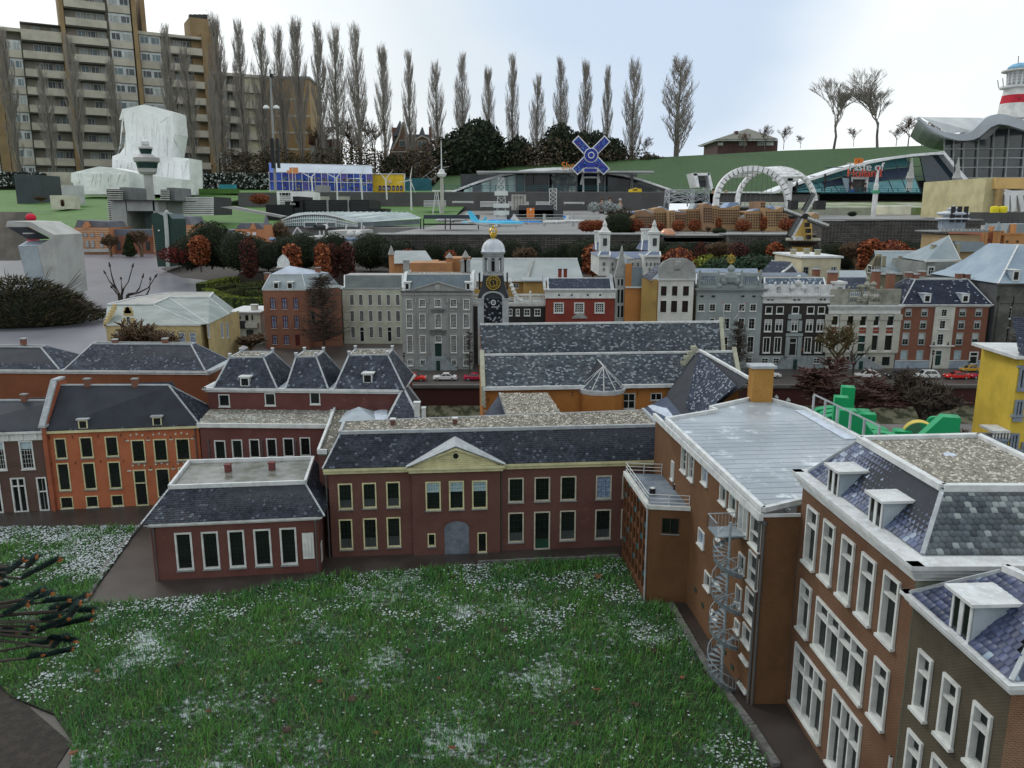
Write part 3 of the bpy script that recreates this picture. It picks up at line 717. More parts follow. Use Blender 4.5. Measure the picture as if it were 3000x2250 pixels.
# brick flats with the spiral stair
def flats():
 z=.66;N_=G(Q(F6,970,1295));F_=G(Q(F6,605,715));d=(F_-N_).normalized();far=N_+d*1.25
 I_=G(Q(F6,1170,1290));wl=Wall(N_,far,0,z-.012);w2=Wall(N_,I_,0,z-.012)
 rt=root('brick_flats','brown brick flats with grey lead flat roof and steel spiral stair','building',N_)
 kw=dict(pr_=.005,sq=.006,rev=.009)
 def hw(z_,*r):return hx2(wl,z_,*r)
 W=[(F4,592,600,620,805,1),(F4,643,648,668,858,1),(F4,735,735,766,888,2),(F4,860,858,895,1025,0),(F4,925,925,965,1092,0),(F4,1075,1072,1130,1345,3),(F4,708,1168,742,1325,2),(F4,752,1465,784,1622,0),(F4,520,705,531,848,4),(F4,832,1245,874,1292,0),(R6,378,405,432,712,3),(R6,355,680,408,978,3),(R6,332,945,382,1155,0),(F4,812,1545,860,1600,0),(R6,300,420,335,600,5),(R6,280,660,310,850,5),(R6,270,915,300,1045,5),(R6,312,1180,366,1275,0),(R6,300,1385,352,1482,0),(R6,95,850,135,945,0)]
 for z_,x0,y0,x1,y1,k in W:
  r=hw(z_,x0,y0,x1,y1)
  if r[2]-r[0]<.018:r=(r[0]-.008,r[1],r[0]+.016,r[3])
  wn(wl,r,rt,fw=.0045,tr=(.42 if k==3 else 0),nx=(2 if k in(1,)else 0),ny=(3 if k==1 else 0),mw=.003,cw_=((glassb,0,1)if k==2 else((curt,0,1)if k==4 else((blind,.7,1.)if k==0 else None))),**kw)
 for x0,y0,x1,y1 in((992,995,1042,1245),):wn(wl,hw(F4,x0,y0,x1,y1),rt,WH,mat((.55,.57,.56)),fw=.004,mu=(.5,),name='door',**kw)
 for k in rg(7):
  a,h=wl.hit(Q(F6,660+k*42,640+k*88));mb=MB()
  if h>.01:wl.bx(mb,a-.012,h-.008,a+.012,h+.008,.0005,.003);mb.mk_('vent_panel',mat((.03,.055,.045),rh=.5),rt)
 mb=MB();wl.mesh(mb,rev=.009);w2 .mesh(mb);mb.mk_('wall',bflat,rt)
 T=[G(Q(F4,*p),z)for p in((480,432),(830,372),(785,350),(1055,290),(1195,292),(1440,360),(1815,560),(1700,640),(1465,790),(1412,1000),(1152,1062))]
 rf=MB().pz([p-vz(.01)for p in T],vz(.01)).mk_('flat_roof',mat((.23,.27,.3),(.34,.38,.42),s=4,rh=.35,spec=.45,snow=.3,ss=5.5,bump=.12,bs=40,lo=.3,hi=.7),rt)
 mb=MB();a,b=T[0],T[10];u=(b-a).normalized();v=vc(-u.y,u.x,0);v=v if v.x>0 else-v;P2=[(p.x,p.y)for p in T]
 L=(b-a).length;k=0;o=0
 while o<L-.02:
  o+=.052;run=[]
  for i in rg(0,60):
   p=a+u*o+v*(i*.012)-vz(0);run.append(bool(ins_(np.array([[p.x,p.y]]),P2)[0]))
  idx=[i for i,r_ in en(run)if r_]
  if len(idx)>3:
   p=a+u*o+v*(idx[0]*.012);q=a+u*o+v*(idx[-1]*.012);mb.obx(p,q-p,u*.0016,vz(.0012))
   off=(k%3)*.055+.03
   while off<(idx[-1]-1)*.012:
    s=a+u*o+v*off;mb.obx(s,u*.05,v*.0016,vz(.0012));off+=.165
  k+=1
 mb.mk_('roof_seam',mat((.42,.46,.5),rh=.5),rf)
 mb=MB();n=len(T)
 for i in(0,1,2,3,4,5,9,10):
  p,q=T[i],T[(i+1)%n];ES(mb,p+vz(.004),q+vz(.004),.016,.016)
 wl.bx(mb,-.005,z-.03,wl.L,z-.006,.0005,.014);w2 .bx(mb,0,z-.018,w2 .L,z-.008,.001,.006);mb.mk_('roof_edge',WS,rt)
 mb=MB();p,q=T[5],T[6]
 sn=[p-v*.05,q-v*.06,q,p];mb.fc([x+vz(.002)for x in sn]);mb.mk_('snow_strip',mat('snow_patch',()),rf)
 mb=MB()
 for i in(5,6):mb.qd(T[i]-vz(z),T[i+1]-vz(z),T[i+1],T[i])
 mb.qd(T[1]-vz(z),T[0]-vz(z),T[0]-vz(.01),T[1]-vz(.01));mb.mk_('rear_wall',bflat,rt)
 PD(rt,wl,.006,z-.03,.0042);PD(rt,w2,.004,z-.03,.0042)
 c=G(Q(F4,1125,292),z);ch_(rt,c,.098,.075,.165,bchim,GP,cap=.012,name='brick_chimney')
 mb=MB();p0=G(Q(S1,2,560),z);p1=G(Q(S1,640,900),z);p1=p0+(p1-p0)*1.32
 for k in rg(6):
  p=p0+(p1-p0)*(k/5);mb.box(p.x-.004,p.y-.004,z,p.x+.004,p.y+.004,z+.085)
 for h in(.085,.008):mb.obx(p0+vc(0,-.004,h),p1-p0,vy(.008),vz(.008))
 mb.mk_('roof_railing',GP,rt)
 mb=MB()
 for k in rg(5):
  p=p0+(p1-p0)*(k/5)+vc(.003,0,.02);mb.qd(p,p+(p1-p0)*.18,p+(p1-p0)*.18+vz(.06),p+vz(.06))
 K=G(Q(F6,370,700));Lf=G(Q(F6,240,450));za=.4;Rr=wl.P(wl.hit(Q(F6,605,700))[0],0);bk=Lf+(Rr-K)
 w3=Wall(K,Rr,0,za);w4=Wall(Lf,K,0,za)
 an=root('brick_annex','small brown brick annex with white roof railing and green side panels beside the flats','building',K)
 wn(w3,hx2(w3,F6,468,228,562,322),an,mat((.05,.03,.02)),GS,fw=.003,mu=(.5,),sm_=SC,cw_=(glassb,0,0),pr_=.002)
 mb=MB();w3 .mesh(mb,rev=.007);mb.qd(Rr,bk,bk+vz(za),Rr+vz(za));mb.qd(Lf,bk,bk+vz(za),Lf+vz(za));mb.mk_('wall',bflat,an)
 mb=MB();w4 .q(mb,0,0,w4 .L,za,-.006,0);mb.mk_('side_glazing',GS,an)
 nb=7;dk=mat((.13,.055,.025),s=60)
 for i in rg(nb+1):
  a=(w4 .L-.008)*i/nb;mb=MB();w4 .bx(mb,a,0,a+.009,za-.01,-.006,.003);mb.mk_('pilaster',dk,an)
 mb=MB();w4 .bx(mb,0,0,w4 .L,.035,-.006,.004);w4 .bx(mb,0,za-.012,w4 .L,za,-.006,.002);mb.mk_('plinth',dk,an)
 for i in rg(nb):
  for j in rg(5):
   a=(w4 .L-.008)*i/nb+.01;h=.04+j*.071;hh=.02;mb=MB();w4 .bx(mb,a,h+.045,a+w4 .L/nb-.011,h+.045+hh,-.0055,-.001)
   mb.mk_('panel',mat((.035,.12,.13),rh=.4)if(i*2+j)%3==0 else dk,an)
   mb=MB();w4 .bx(mb,a+w4 .L/nb*.42,h,a+w4 .L/nb*.5,h+.045,-.0055,-.002);mb.mk_('mullion',dk,an)
 ra=[K,Rr,bk,Lf];MB().pz([p+vz(za)for p in ra],vz(.004)).mk_('flat_roof',mat((.1,.13,.17),(.22,.26,.3),s=9,rh=.5,snow=.12,ss=12),an)
 mb=MB();ES(mb,K+vz(za+.002),Lf+vz(za+.002),.016,.018);ES(mb,K+vz(za+.002),Rr+vz(za+.002),.012,.016);mb.mk_('roof_edge',WH,an)
 mb=MB();rail=[Rr,K,Lf,bk];rail=[p+(sum(ra,V3())/4-p)*.04+vz(za+.004)for p in rail]
 for a,b in zip(rail[:-1],rail[1:]):
  for h in(.018,.034,.05):mb.tu(a+vz(h),b+vz(h),.0016,n=5)
  m=max(2,int((b-a).length/.07))
  for i in rg(m+1):p=a+(b-a)*i/m;mb.tu(p,p+vz(.05),.0017,n=5)
 mb.mk_('roof_railing',WH,an)
 for x,y,c in((382,928,iron),(547,898,iron)):
  p=G(Q(F4,x,y+12),za+.004);v_=MB().la(p,[(.013,0),(.013,.02),(.014,.022),(.002,.024)],12).mk_('roof_vent',c,an)
  MB().la(p+vz(.0242),[(.011,0),(.011,.002)],12).mk_('vent_cap',WH,v_)
 MB().tu(w4 .P(w4 .L,0,.004),w4 .P(w4 .L,za,.004),.0035,n=6).mk_('drainpipe',GP,an)
 c=G(Q(R6,158,1425));lv=[0,.153,.279,.407,.526];rr=.05
 out=wl.n;base=math.atan2(-out.y,-out.x)
 mb=MB();mb.tu(c,c+vz(lv[-1]+.055),.0045,n=8)
 for k in rg(34):mb.tu(c+vz(.014*k+.01),c+vz(.014*k+.013),.0062,n=8)
 sp_=[];sgn=-1
 tw=lambda p,a,r,h:c+vc(r*cos(a),r*sin(a),h)
 for f in rg(4):
  z0,z1=lv[f],lv[f+1];n=13;A0=base+sgn*.7;A1=base+sgn*(2*pi-.5)
  pr=None
  for i in rg(n+1):
   t=i/n;a=A0+(A1-A0)*t;h=z0+(z1-z0)*t
   cur=(tw(0,a,rr,h),tw(0,a,rr,h+.042))
   if pr:
    o_=vz(.011);mb.qd(pr[0]-o_,cur[0]-o_,cur[0]+vz(.004),pr[0]+vz(.004))
    mb.qd(pr[0]+vz(.004),cur[0]+vz(.004),cur[0]-o_,pr[0]-o_);mb.tu(pr[1],cur[1],.0016,n=5)
   mb.tu(cur[0],cur[1],.0009,n=4);pr=cur
   if i<n:sp_.append((a,A0+(A1-A0)*(i+1)/n,h))
  h=z1;a=base-.45;b=base+.75;q=[c+vz(h),tw(0,A1,rr*1.05,h),tw(0,base,rr*1.45,h),tw(0,b,rr*1.2,h)]
  mb.pz(q,vz(.003))
 h=lv[-1]+.003;q=[tw(0,base+pi*.62,rr*1.15,h),tw(0,base+pi*1.05,rr*1.25,h),tw(0,base+pi*1.42,rr*1.05,h)]
 t=wl.d;far_=c+t*.085;pl=[c+t*0-out*-0+vz(h),c+out*.045+vz(h),c+out*.045+t*.085+vz(h),c-out*.05+t*.085+vz(h),c-out*.05+vz(h)]
 mb.pz(pl,vz(.004))
 for a_,b_ in((pl[1],pl[2]),(pl[2],pl[3])):
  mb.tu(a_+vz(.05),b_+vz(.05),.0018,n=5)
  for i in rg(9):p=a_+(b_-a_)*i/8;mb.tu(p,p+vz(.05),.001,n=4)
 st=mb.mk_('spiral_staircase',steel,rt)
 for a,b,h in sp_:
  m=MB();m.pz([tw(0,a,.005,h+.004),tw(0,a,rr,h+.004),tw(0,b,rr,h+.004),tw(0,b,.005,h+.004)],vz(.0018));m.mk_('step',steel,st)
flats()
# tall school building and its dark neighbour
def school():
 zt=.745;A=G(Q(F5,160,1360));B=G(Q(F5,765,775),zt);B.z=0;wl=Wall(A,B,0,zt)
 rt=root('school_building','tall brown brick building with large white windows and blue slate mansard, right foreground','building',(A+B)/2)
 kw=dict(pr_=.006,sq=.008,fw=.0075,rev=.012)
 for r in((268,438,296,742),(345,502,372,812),(430,575,460,902),(522,655,556,998),(625,740,665,1105),(238,780,266,1058),(580,1138,617,1482)):
  q=hx2(wl,F5,*r);wn(wl,q,rt,tr=.7,**kw)
 q=hx2(wl,F5,312,862,515,1366);wn(wl,q,rt,tr=.7,mu=(.25,.5,.75),**kw)
 q=hx2(wl,F5,212,1072,322,1545);wn(wl,q,rt,tr=.66,mu=(.36,.68),**kw)
 a0,h1=wl.hit(Q(F5,388,1292));wn(wl,(a0,.03,a0+.165,h1),rt,tr=.64,mu=(.33,.66),**kw)
 a0,h1=wl.hit(Q(F5,650,1600));wn(wl,(a0-0,.03,min(a0+.06,wl.L-.01),h1),rt,tr=.64,**kw)
 D=.44;w2=Wall(wl.P(wl.L,0),wl.P(wl.L,0)+vx(D),0,zt)
 far=wl.P(0,0);X=far+vx(D)
 mb=MB();wl.mesh(mb,rev=.012,rmi=1);mb.mk_('wall',[bschool,mat((.1,.05,.03))],rt)
 mb=MB();w2 .mesh(mb);mb.qd(far,X,X+vz(zt),far+vz(zt));mb.qd(X,w2 .P(D,0),w2 .P(D,zt),X+vz(zt));mb.mk_('side_wall',mat((.24,.26,.2),s=14,dq=.4),rt)
 C=[wl.P(0,0),wl.P(wl.L,0),w2 .P(D,0),X]
 CN_(rt,C,zt-.006,.045,.028,WS,sp_=4)
 z=zt+.04
 E=[G(Q(F5,268,290),z),G(Q(F5,795,672),z)];Tf=[G(Q(F5,500,148),.9),G(Q(F5,886,375),.9)]
 E2=vc(1.42,E[1].y+0,z);T2=vc(1.37,Tf[1].y,.9);T3=vc(1.37,Tf[0].y+.03,.9);E3=vc(1.42,E[0].y+.03,z)
 MB().fc([p+vz(-.0015)for p in(wl.P(0,z,.028),wl.P(wl.L,z,.028)+vy(-.028),E2+vc(.05,-.03,0),E3+vc(.05,.03,0))]).mk_('gutter_ledge',WS,rt)
 r=HR(rt,[E[1],E2,E3,E[0]],[Tf[1],T2,T3,Tf[0]],SG,.0165,.0155,.0045,sides=(3,),single=300,flat=GV,sw=.01,near=(.9,1.3,1.))
 RT([(E[1],E2,T2,Tf[1])],.0165,.0145,.0045,SW,r)
 P=[Tf[1],T2,T3,Tf[0]];PB(P,.902,.0085,6500,r)
 mb=MB()
 for i in rg(4):ES(mb,P[i]+vz(.006),P[(i+1)%4]+vz(.006),.018,.016)
 mb.mk_('roof_edge',WS,r)
 MB().la(G(Q(F5,920,212),.903),[(.02,0),(.016,.004),(.004,.006)],10).mk_('snow_lump',MT['snow_patch'],r)
 for x,y in((378,400),(572,545)):dm_(rt,E[0],E[1],Tf[0],Q(F5,x,y),.062,.078,WS,GS,sidem=lead,two=True,ov=.012,fw=.006)
 zd=.68;A=vc(B.x+.002,B.y-.002,0);B2=G(Q(F5,1208,1300),zd);B2 .z=0;wd=Wall(A,B2,0,zd)
 rd=root('dark_brick_building','dark olive brick building with white windows and slate roof, bottom right corner','building',(A+B2)/2)
 for q in((785,1103,815,1438),(900,1213,937,1568),(1040,1343,1085,1702),(735,1472,770,1800),(848,1585,885,1930)):
  wn(wd,hx2(wd,F5,*q),rd,tr=.68,**kw)
 mb=MB();wd.mesh(mb,rev=.012);mb.mk_('wall',bdark,rd)
 w3=Wall(B2,B2+vc(.5,.03,0),0,zd);mb=MB();w3 .mesh(mb);mb.mk_('end_wall',brick((.2,.085,.045),(.13,.055,.03),(.26,.2,.13),bw=.0105,bh=.0038,ms=.0008),rd)
 C=[A,B2,w3 .P(w3 .L,0),A+vx(.5)];CN_(rd,C,zd-.004,.03,.024,WS,sp_=3);z=zd+.027
 E=[wd.P(0,z,.012),wd.P(wd.L,z,.012)+vy(-.012),w3 .P(w3 .L,z),A+vc(.5,0,z)]
 T=[vc(1.025,1.545,.82),vc(1.06,1.44,.82),vc(1.35,1.44,.82),vc(1.35,1.56,.82)]
 MB().fc([wd.P(0,z-.001,.026),wd.P(wd.L,z-.001,.026)+vy(-.026),w3 .P(w3 .L,z-.001,.026),A+vc(.5,0,z-.001)]).mk_('gutter_ledge',WS,rd)
 r=HR(rd,[E[0],E[1],E[2],E[3]],T,mat((.065,.085,.17),(.1,.125,.22),s=10,rh=.4,spec=.4,rnd=((.26,.34,.42),.06)),.0165,.0155,.0045,sides=(0,1),single=150,flat=GV,sw=.009,near=(1.,1.2,1.))
 mb=MB()
 for i in(0,3):ES(mb,T[i]+vz(.006),T[(i+1)%4]+vz(.006),.016,.014)
 mb.mk_('roof_edge',WS,r);PB(T,.822,.0085,900,r)
 dm_(rd,E[0],E[1],T[0],Q(F5,965,1045),.066,.085,WS,GS,sidem=lead,two=True,ov=.014,fw=.0065)
school()
# ground
def SH_(name,pts,z,m,th=None,kind='structure'):
 mb=MB();P=[vc(p[0],p[1],z)for p in pts]
 if th:mb.pz([p-vz(th)for p in P],vz(th))
 else:
  nn=sum((P[i].cross(P[(i+1)%len(P)])for i in rg(len(P))),V3());mb.fc(P if nn.z>0 else P[::-1])
 return tag(mb.mk_(name,m,None,loc=(0,0,0)),kind=kind)
soil=mat((.022,.019,.016),(.045,.036,.028),s=30,bump=.9,bs=120,bd=.01)
asph=mat((.04,.033,.029),(.062,.052,.047),s=5,rh=.42,spec=.4,bump=.25,bs=420,bd=.001)
SH_('ground',[(-900,-30),(900,-30),(900,1500),(-900,1500)],-.06,mat((.06,.075,.04),s=.5))
SH_('pavement',[(-5,.3),(4.5,.3),(4.5,5.8),(-5,5.8)],0,asph)
plazam=mat('wet_plaza',(.17,.17,.2),s=1.1,rh=.3,spec=.5,bump=.15,bs=14,bd=.01,lo=.45,hi=.7,dq=.25)
_pz,_pn,_pb=MT['wet_plaza'],MT['wet_plaza'].node_tree,MT['wet_plaza'].node_tree.nodes['Principled BSDF']
SH_('plaza',[(-26,5.8),(-2.62,5.8),(-2.62,9.5),(-1,13),(-1,34),(-26,34)],-.004,plazam)
grp=mat((.2,.19,.19),s=7,rh=.7,bump=.2,bs=300,bd=.001)
pv=[G(Q(R1,*p),.004)for p in((1240,420),(2212,422),(2212,833),(1240,833))]
SH_('grey_square',[(1.45,3.),(4.4,3.),(4.4,5.78),(1.45,5.78)],.004,grp)
street=mat((.05,.044,.04),(.075,.066,.06),s=2.5,rh=.45,spec=.35,bump=.2,bs=250,bd=.001)
QX0,QX1=-2.6,8.5
SH_('quay_street',[(QX0,6.),(QX1,6.),(QX1,9.5),(QX0,9.5)],.25,street,th=.02)
o=MB();o.box(QX0,6.012,-.05,QX1,6.03,.23);t=o.mk_('quay_wall',mat((.06,.018,.017),s=3,rh=.6,dq=.3,bump=.3,bs=80),None,loc=(0,6,0))
tag(t,'dark red quay wall below the street of canal houses','wall')
o=MB();o.box(QX0,5.99,.232,QX1,6.035,.256);tag(o.mk_('quay_kerb',mat((.11,.105,.1)),None),kind='structure')
o=MB();o.pz([vc(QX0,6.011,.09),vc(QX0,5.8,0),vc(QX0,6.011,0)],vx(QX1-QX0))
tag(o.mk_('canal_bank',mat((.16,.155,.1),(.04,.045,.022),s=14,bump=.8,bs=60,bd=.01,lo=.42,hi=.58),None),kind='structure')
SH_('canal_grass',[(-2.6,4.9),(.9,4.9),(.9,5.8),(-2.6,5.8)],.008,mat((.035,.045,.02),(.06,.065,.035),s=20))
SH_('garden',[(-2.6,9.5),(30,9.5),(30,21),(-6,21),(-6,17.6),(-2.6,17.)],.246,soil,th=.25)
fe=[G(p,0)for p in((470,787),(530,812),(640,824),(800,822),(1000,830))];mb=MB()
ins=[vc(p.x+.5,p.y+1.2,.22)for p in fe]
for i in rg(4):mb.qd(fe[i],fe[i+1],ins[i+1],ins[i])
mb.fc(ins+[vc(-2.5,21,.22),vc(-8.5,24,.22)]);tag(mb.mk_('garden_bed',soil,None,loc=(0,0,0)),kind='structure')
# lawn with melting snow
LAWN=[(0,2014),(29,2043),(159,2096),(212,2173),(207,2262),(2252,2262),(2233,2220),(2187,2143),(2110,2025),(2069,1979),(2007,1861),(1961,1774),(1890,1775),(1850,1695),(1822,1640),(1623,1648),(1397,1658),(945,1692),(640,1747),(338,1768),(250,1768),(262,1752),(410,1545),(0,1548)]
LP=[G((min(max(u,-0),3000),v),0)for u,v in LAWN]
k0=G((-500,2014),0);k1=G((-500,1548),0);n0=G((207,2262),0);n1=G((2252,2262),0)
LP=[k0]+LP[:5]+[n0+vc(.05,-.5,0),n1+vc(.03,-.5,0)]+LP[5:]+[k1]
LP2=[(p.x,p.y)for p in LP]
lawnm,n,b=nm_('lawn_ground');t=n.nodes.new('ShaderNodeTexCoord');v=t.outputs['Object']
f1=nn_(n,v,3.2,4,.55);f2=nn_(n,v,46,6,.7)
sn=rp(n,mn(n,'ADD',mn(n,'MULTIPLY',f1,.55),mn(n,'MULTIPLY',f2,.5)),.55,.62)
base=mx(n,rp(n,nn_(n,v,60,5),.4,.6),(.03,.06,.02),(.02,.028,.012))
n.links.new(mx(n,sn,base,(.5,.56,.58)),b.inputs['Base Color']);sv(b,'Roughness',.9)
bn_(n,b,mn(n,'ADD',mn(n,'MULTIPLY',sn,.6),f2),1.,.012)
ob=SH_('lawn',LP2,.006,lawnm)
tag(MB().pz([vc(p.x,p.y,-.02)for p in(G((0,2000),0),G((210,2180),0),G((205,2262),0)+vy(-.4),G((-400,2262),0),G((-400,2000),0))],vz(.023)).mk_('soil_bed',soil,None),kind='structure')
def vnoise(P,f,seed):
 r=np.random.RandomState(seed);T=r.rand(64,64);x=P[:,0]*f+500;y=P[:,1]*f+500
 xi=np.floor(x).astype(int);yi=np.floor(y).astype(int);fx=x-xi;fy=y-yi;fx=fx*fx*(3-2*fx);fy=fy*fy*(3-2*fy)
 g=lambda a,b_:T[a%64,b_%64]
 return(g(xi,yi)*(1-fx)+g(xi+1,yi)*fx)*(1-fy)+(g(xi,yi+1)*(1-fx)+g(xi+1,yi+1)*fx)*fy
def snow_amount(P):
 s=vnoise(P,2.1,3)*.45+vnoise(P,6.3,4)*.33+vnoise(P,17,5)*.22
 s+=.13*np.clip((P[:,0]-.35)/.5,0,1)
 s+=.16*(P[:,1]>3.)*(np.abs(P[:,0])<3)*np.clip((P[:,1]-3.)/.3,0,1)
 s+=.1*(P[:,0]<-1.15)*(P[:,1]>2.9)
 s-=.05+.1*np.clip((2.7-P[:,1])/.4,0,1)*np.clip((.2-P[:,0])/.5,0,1)
 return s
x0,x1,y0,y1=-2.9,1.,1.75,3.95
def scatter(n):
 P=NR.uniform((x0,y0),(x1,y1),(n,2))
 c=np.cos(TH);w_=P[:,1]*c+HC*np.sin(TH);u=np.abs(P[:,0]/w_*FP)
 return P[(u<1580)&ins_(P,LP2)]
P=scatter(230000);S=snow_amount(P)
keep=NR.rand(len(P))<np.clip(1.3-(S-.4)*3.4,.1,1);P=P[keep];S=S[keep];m=len(P)
tuf=vnoise(P,26,9);ln=(.01+.024*NR.rand(m)**1.3)*(.55+.9*tuf)*np.clip(1.25-(S-.45)*1.6,.45,1.2)
a=NR.uniform(0,2*pi,m);tilt=NR.uniform(.15,1.15,m);wd=NR.uniform(.0005,.0011,m)*(1+.15*P[:,1])
dx,dy=np.cos(a),np.sin(a);px_,py_=-dy,dx
def blade_pts(t,w):
 bend=tilt*t;r_=ln*t*np.sin(bend*.9);h=ln*t*np.cos(bend*.8)
 cx=P[:,0]+dx*r_;cy=P[:,1]+dy*r_;return cx,cy,h+.003,w
V=np.empty((m,5,3))
for k,(t,w_,s)in en(((0,1,-1),(0,1,1),(.55,.8,-1),(.55,.8,1),(1.,0,0))):
 cx,cy,h,ww=blade_pts(t,w_);V[:,k,0]=cx+px_*wd*ww*s;V[:,k,1]=cy+py_*wd*ww*s;V[:,k,2]=h
F=np.array([(0,1,3),(0,3,2),(2,3,4)])
gm,n,b=nm_('grass_blades');isl=il(n);t=n.nodes.new('ShaderNodeTexCoord')
c=mx(n,isl,(.04,.15,.022),(.1,.26,.045));c=mx(n,rp(n,nn_(n,t.outputs['Object'],5,4),.4,.65),c,(.045,.16,.04))
c=mx(n,mn(n,'GREATER_THAN',mn(n,'FRACT',mn(n,'MULTIPLY',isl,9.7)),.965),c,(.26,.25,.1))
n.links.new(c,b.inputs['Base Color']);sv(b,'Roughness',.55);sv(b,'Specular IOR Level',.25)
g=NM_('grass',V.reshape(-1,3),(F[None]+(np.arange(m)*5)[:,None,None]).reshape(-1,3),gm);tag(g,'short green lawn grass with melting snow between the blades','grass',kind='stuff')
P=scatter(150000);S=snow_amount(P);k=NR.rand(len(P))<np.clip((S-.46)*3.,.02,.7);P=P[k];m=len(P)
O=np.array([(1,0,.1),(0,1,.1),(-1,0,.1),(0,-1,.1),(0,0,.75)],float);F=np.array([(0,1,4),(1,2,4),(2,3,4),(3,0,4)])
s=NR.uniform(.0022,.0058,m);an=NR.uniform(0,6.3,m);J=NR.uniform(.6,1.3,(m,5,3));X=O[None]*J*s[:,None,None]
V=np.empty_like(X);cc,ssn=np.cos(an)[:,None],np.sin(an)[:,None]
V[...,0]=X[...,0]*cc-X[...,1]*ssn+P[:,0:1];V[...,1]=X[...,0]*ssn+X[...,1]*cc+P[:,1:2];V[...,2]=X[...,2]+.006+NR.uniform(0,.008,(m,1))
sg=NM_('snow_grains',V.reshape(-1,3),(F[None]+(np.arange(m)*5)[:,None,None]).reshape(-1,3),mat((.5,.56,.58),s=20,rh=.7));tag(sg,'patches of melting wet snow lying in the lawn','snow',kind='stuff')
def strip(name,pts,w_,h,m,n_):
 P=[G(p,0)for p in pts]
 for a,b in zip(P[:-1],P[1:]):
  d=b-a;L=d.length;k=max(1,int(L/n_));d.normalize();s=vc(-d.y,d.x,0)
  for i in rg(k):
   mb=MB();j=R.uniform(-.002,.002);mb.obx(a+d*(i*L/k+.001)+s*j,d*(L/k-.003),s*w_,vz(h*R.uniform(.85,1.1)));tag(mb.mk_(name,m,None,loc=a),kind='structure')
kerbm=mat((.17,.17,.165),(.09,.09,.085),s=30,dq=.5,bump=.4,bs=200)
strip('kerb',[(255,1768),(330,1640),(418,1540)],.018,.012,kerbm,.14)
strip('kerb',[(1955,1775),(2010,1868),(2068,1975),(2105,2020),(2190,2135),(2262,2250)],.024,.014,kerbm,.12)
strip('kerb',[(1400,1652),(1620,1642),(1815,1633)],.012,.012,kerbm,.14)
lm=mat((.16,.055,.022),(.09,.04,.02),s=80,rh=.7);lm2=mat((.035,.022,.014),(.06,.035,.02),s=80,rh=.7)
for i,(u,v_,s,mm)in en(((1752,1690,.042,lm),(1640,1695,.02,lm2),(2298,1685,.01,lm),(1745,2022,.026,lm),(1405,1797,.022,lm2),(1195,1908,.024,lm2),(935,1996,.022,lm),(1325,2195,.026,lm),(1030,2050,.03,lm2),(1690,2120,.03,lm2),(1915,1905,.03,lm2),(1290,1990,.02,lm),(800,2055,.024,lm2),(840,2140,.034,lm2),(610,2085,.022,lm),(530,1945,.022,lm2),(285,1968,.02,lm),(215,2207,.028,lm),(870,1885,.026,lm2),(1325,1690,.024,lm2),(2000,1985,.022,lm),(1860,2065,.03,lm2),(1480,1845,.022,lm2),(1100,2150,.02,lm),(1560,2090,.022,lm2))):
 c=G((u,v_),.022);mb=MB();a0=R.uniform(0,6.3);nP=9
 ring=[c+vc(cos(a0+2*pi*j/nP)*s*R.uniform(.35,.6),sin(a0+2*pi*j/nP)*s*R.uniform(.3,.55),R.uniform(-.002,.01))for j in rg(nP)]
 for j in rg(nP):mb.fc((ring[j],ring[(j+1)%nP],c+vz(.004)));mb.fc((ring[(j+1)%nP]-vz(.001),ring[j]-vz(.001),c+vz(.003)))
 d=mb.mk_('fallen_leaf',mm,None,loc=c)
 where='near the brick annex' if u>1600 and v_<1750 else('close to the soil bed' if u<320 else('by the right kerb' if u>1800 else('in the upper part of the lawn' if v_<1900 else'in the front part of the lawn')))
 tag(d,('rusty brown' if mm is lm else'blackish')+' curled dead leaf lying on the grass '+where,'leaf','dead leaves scattered on the lawn')
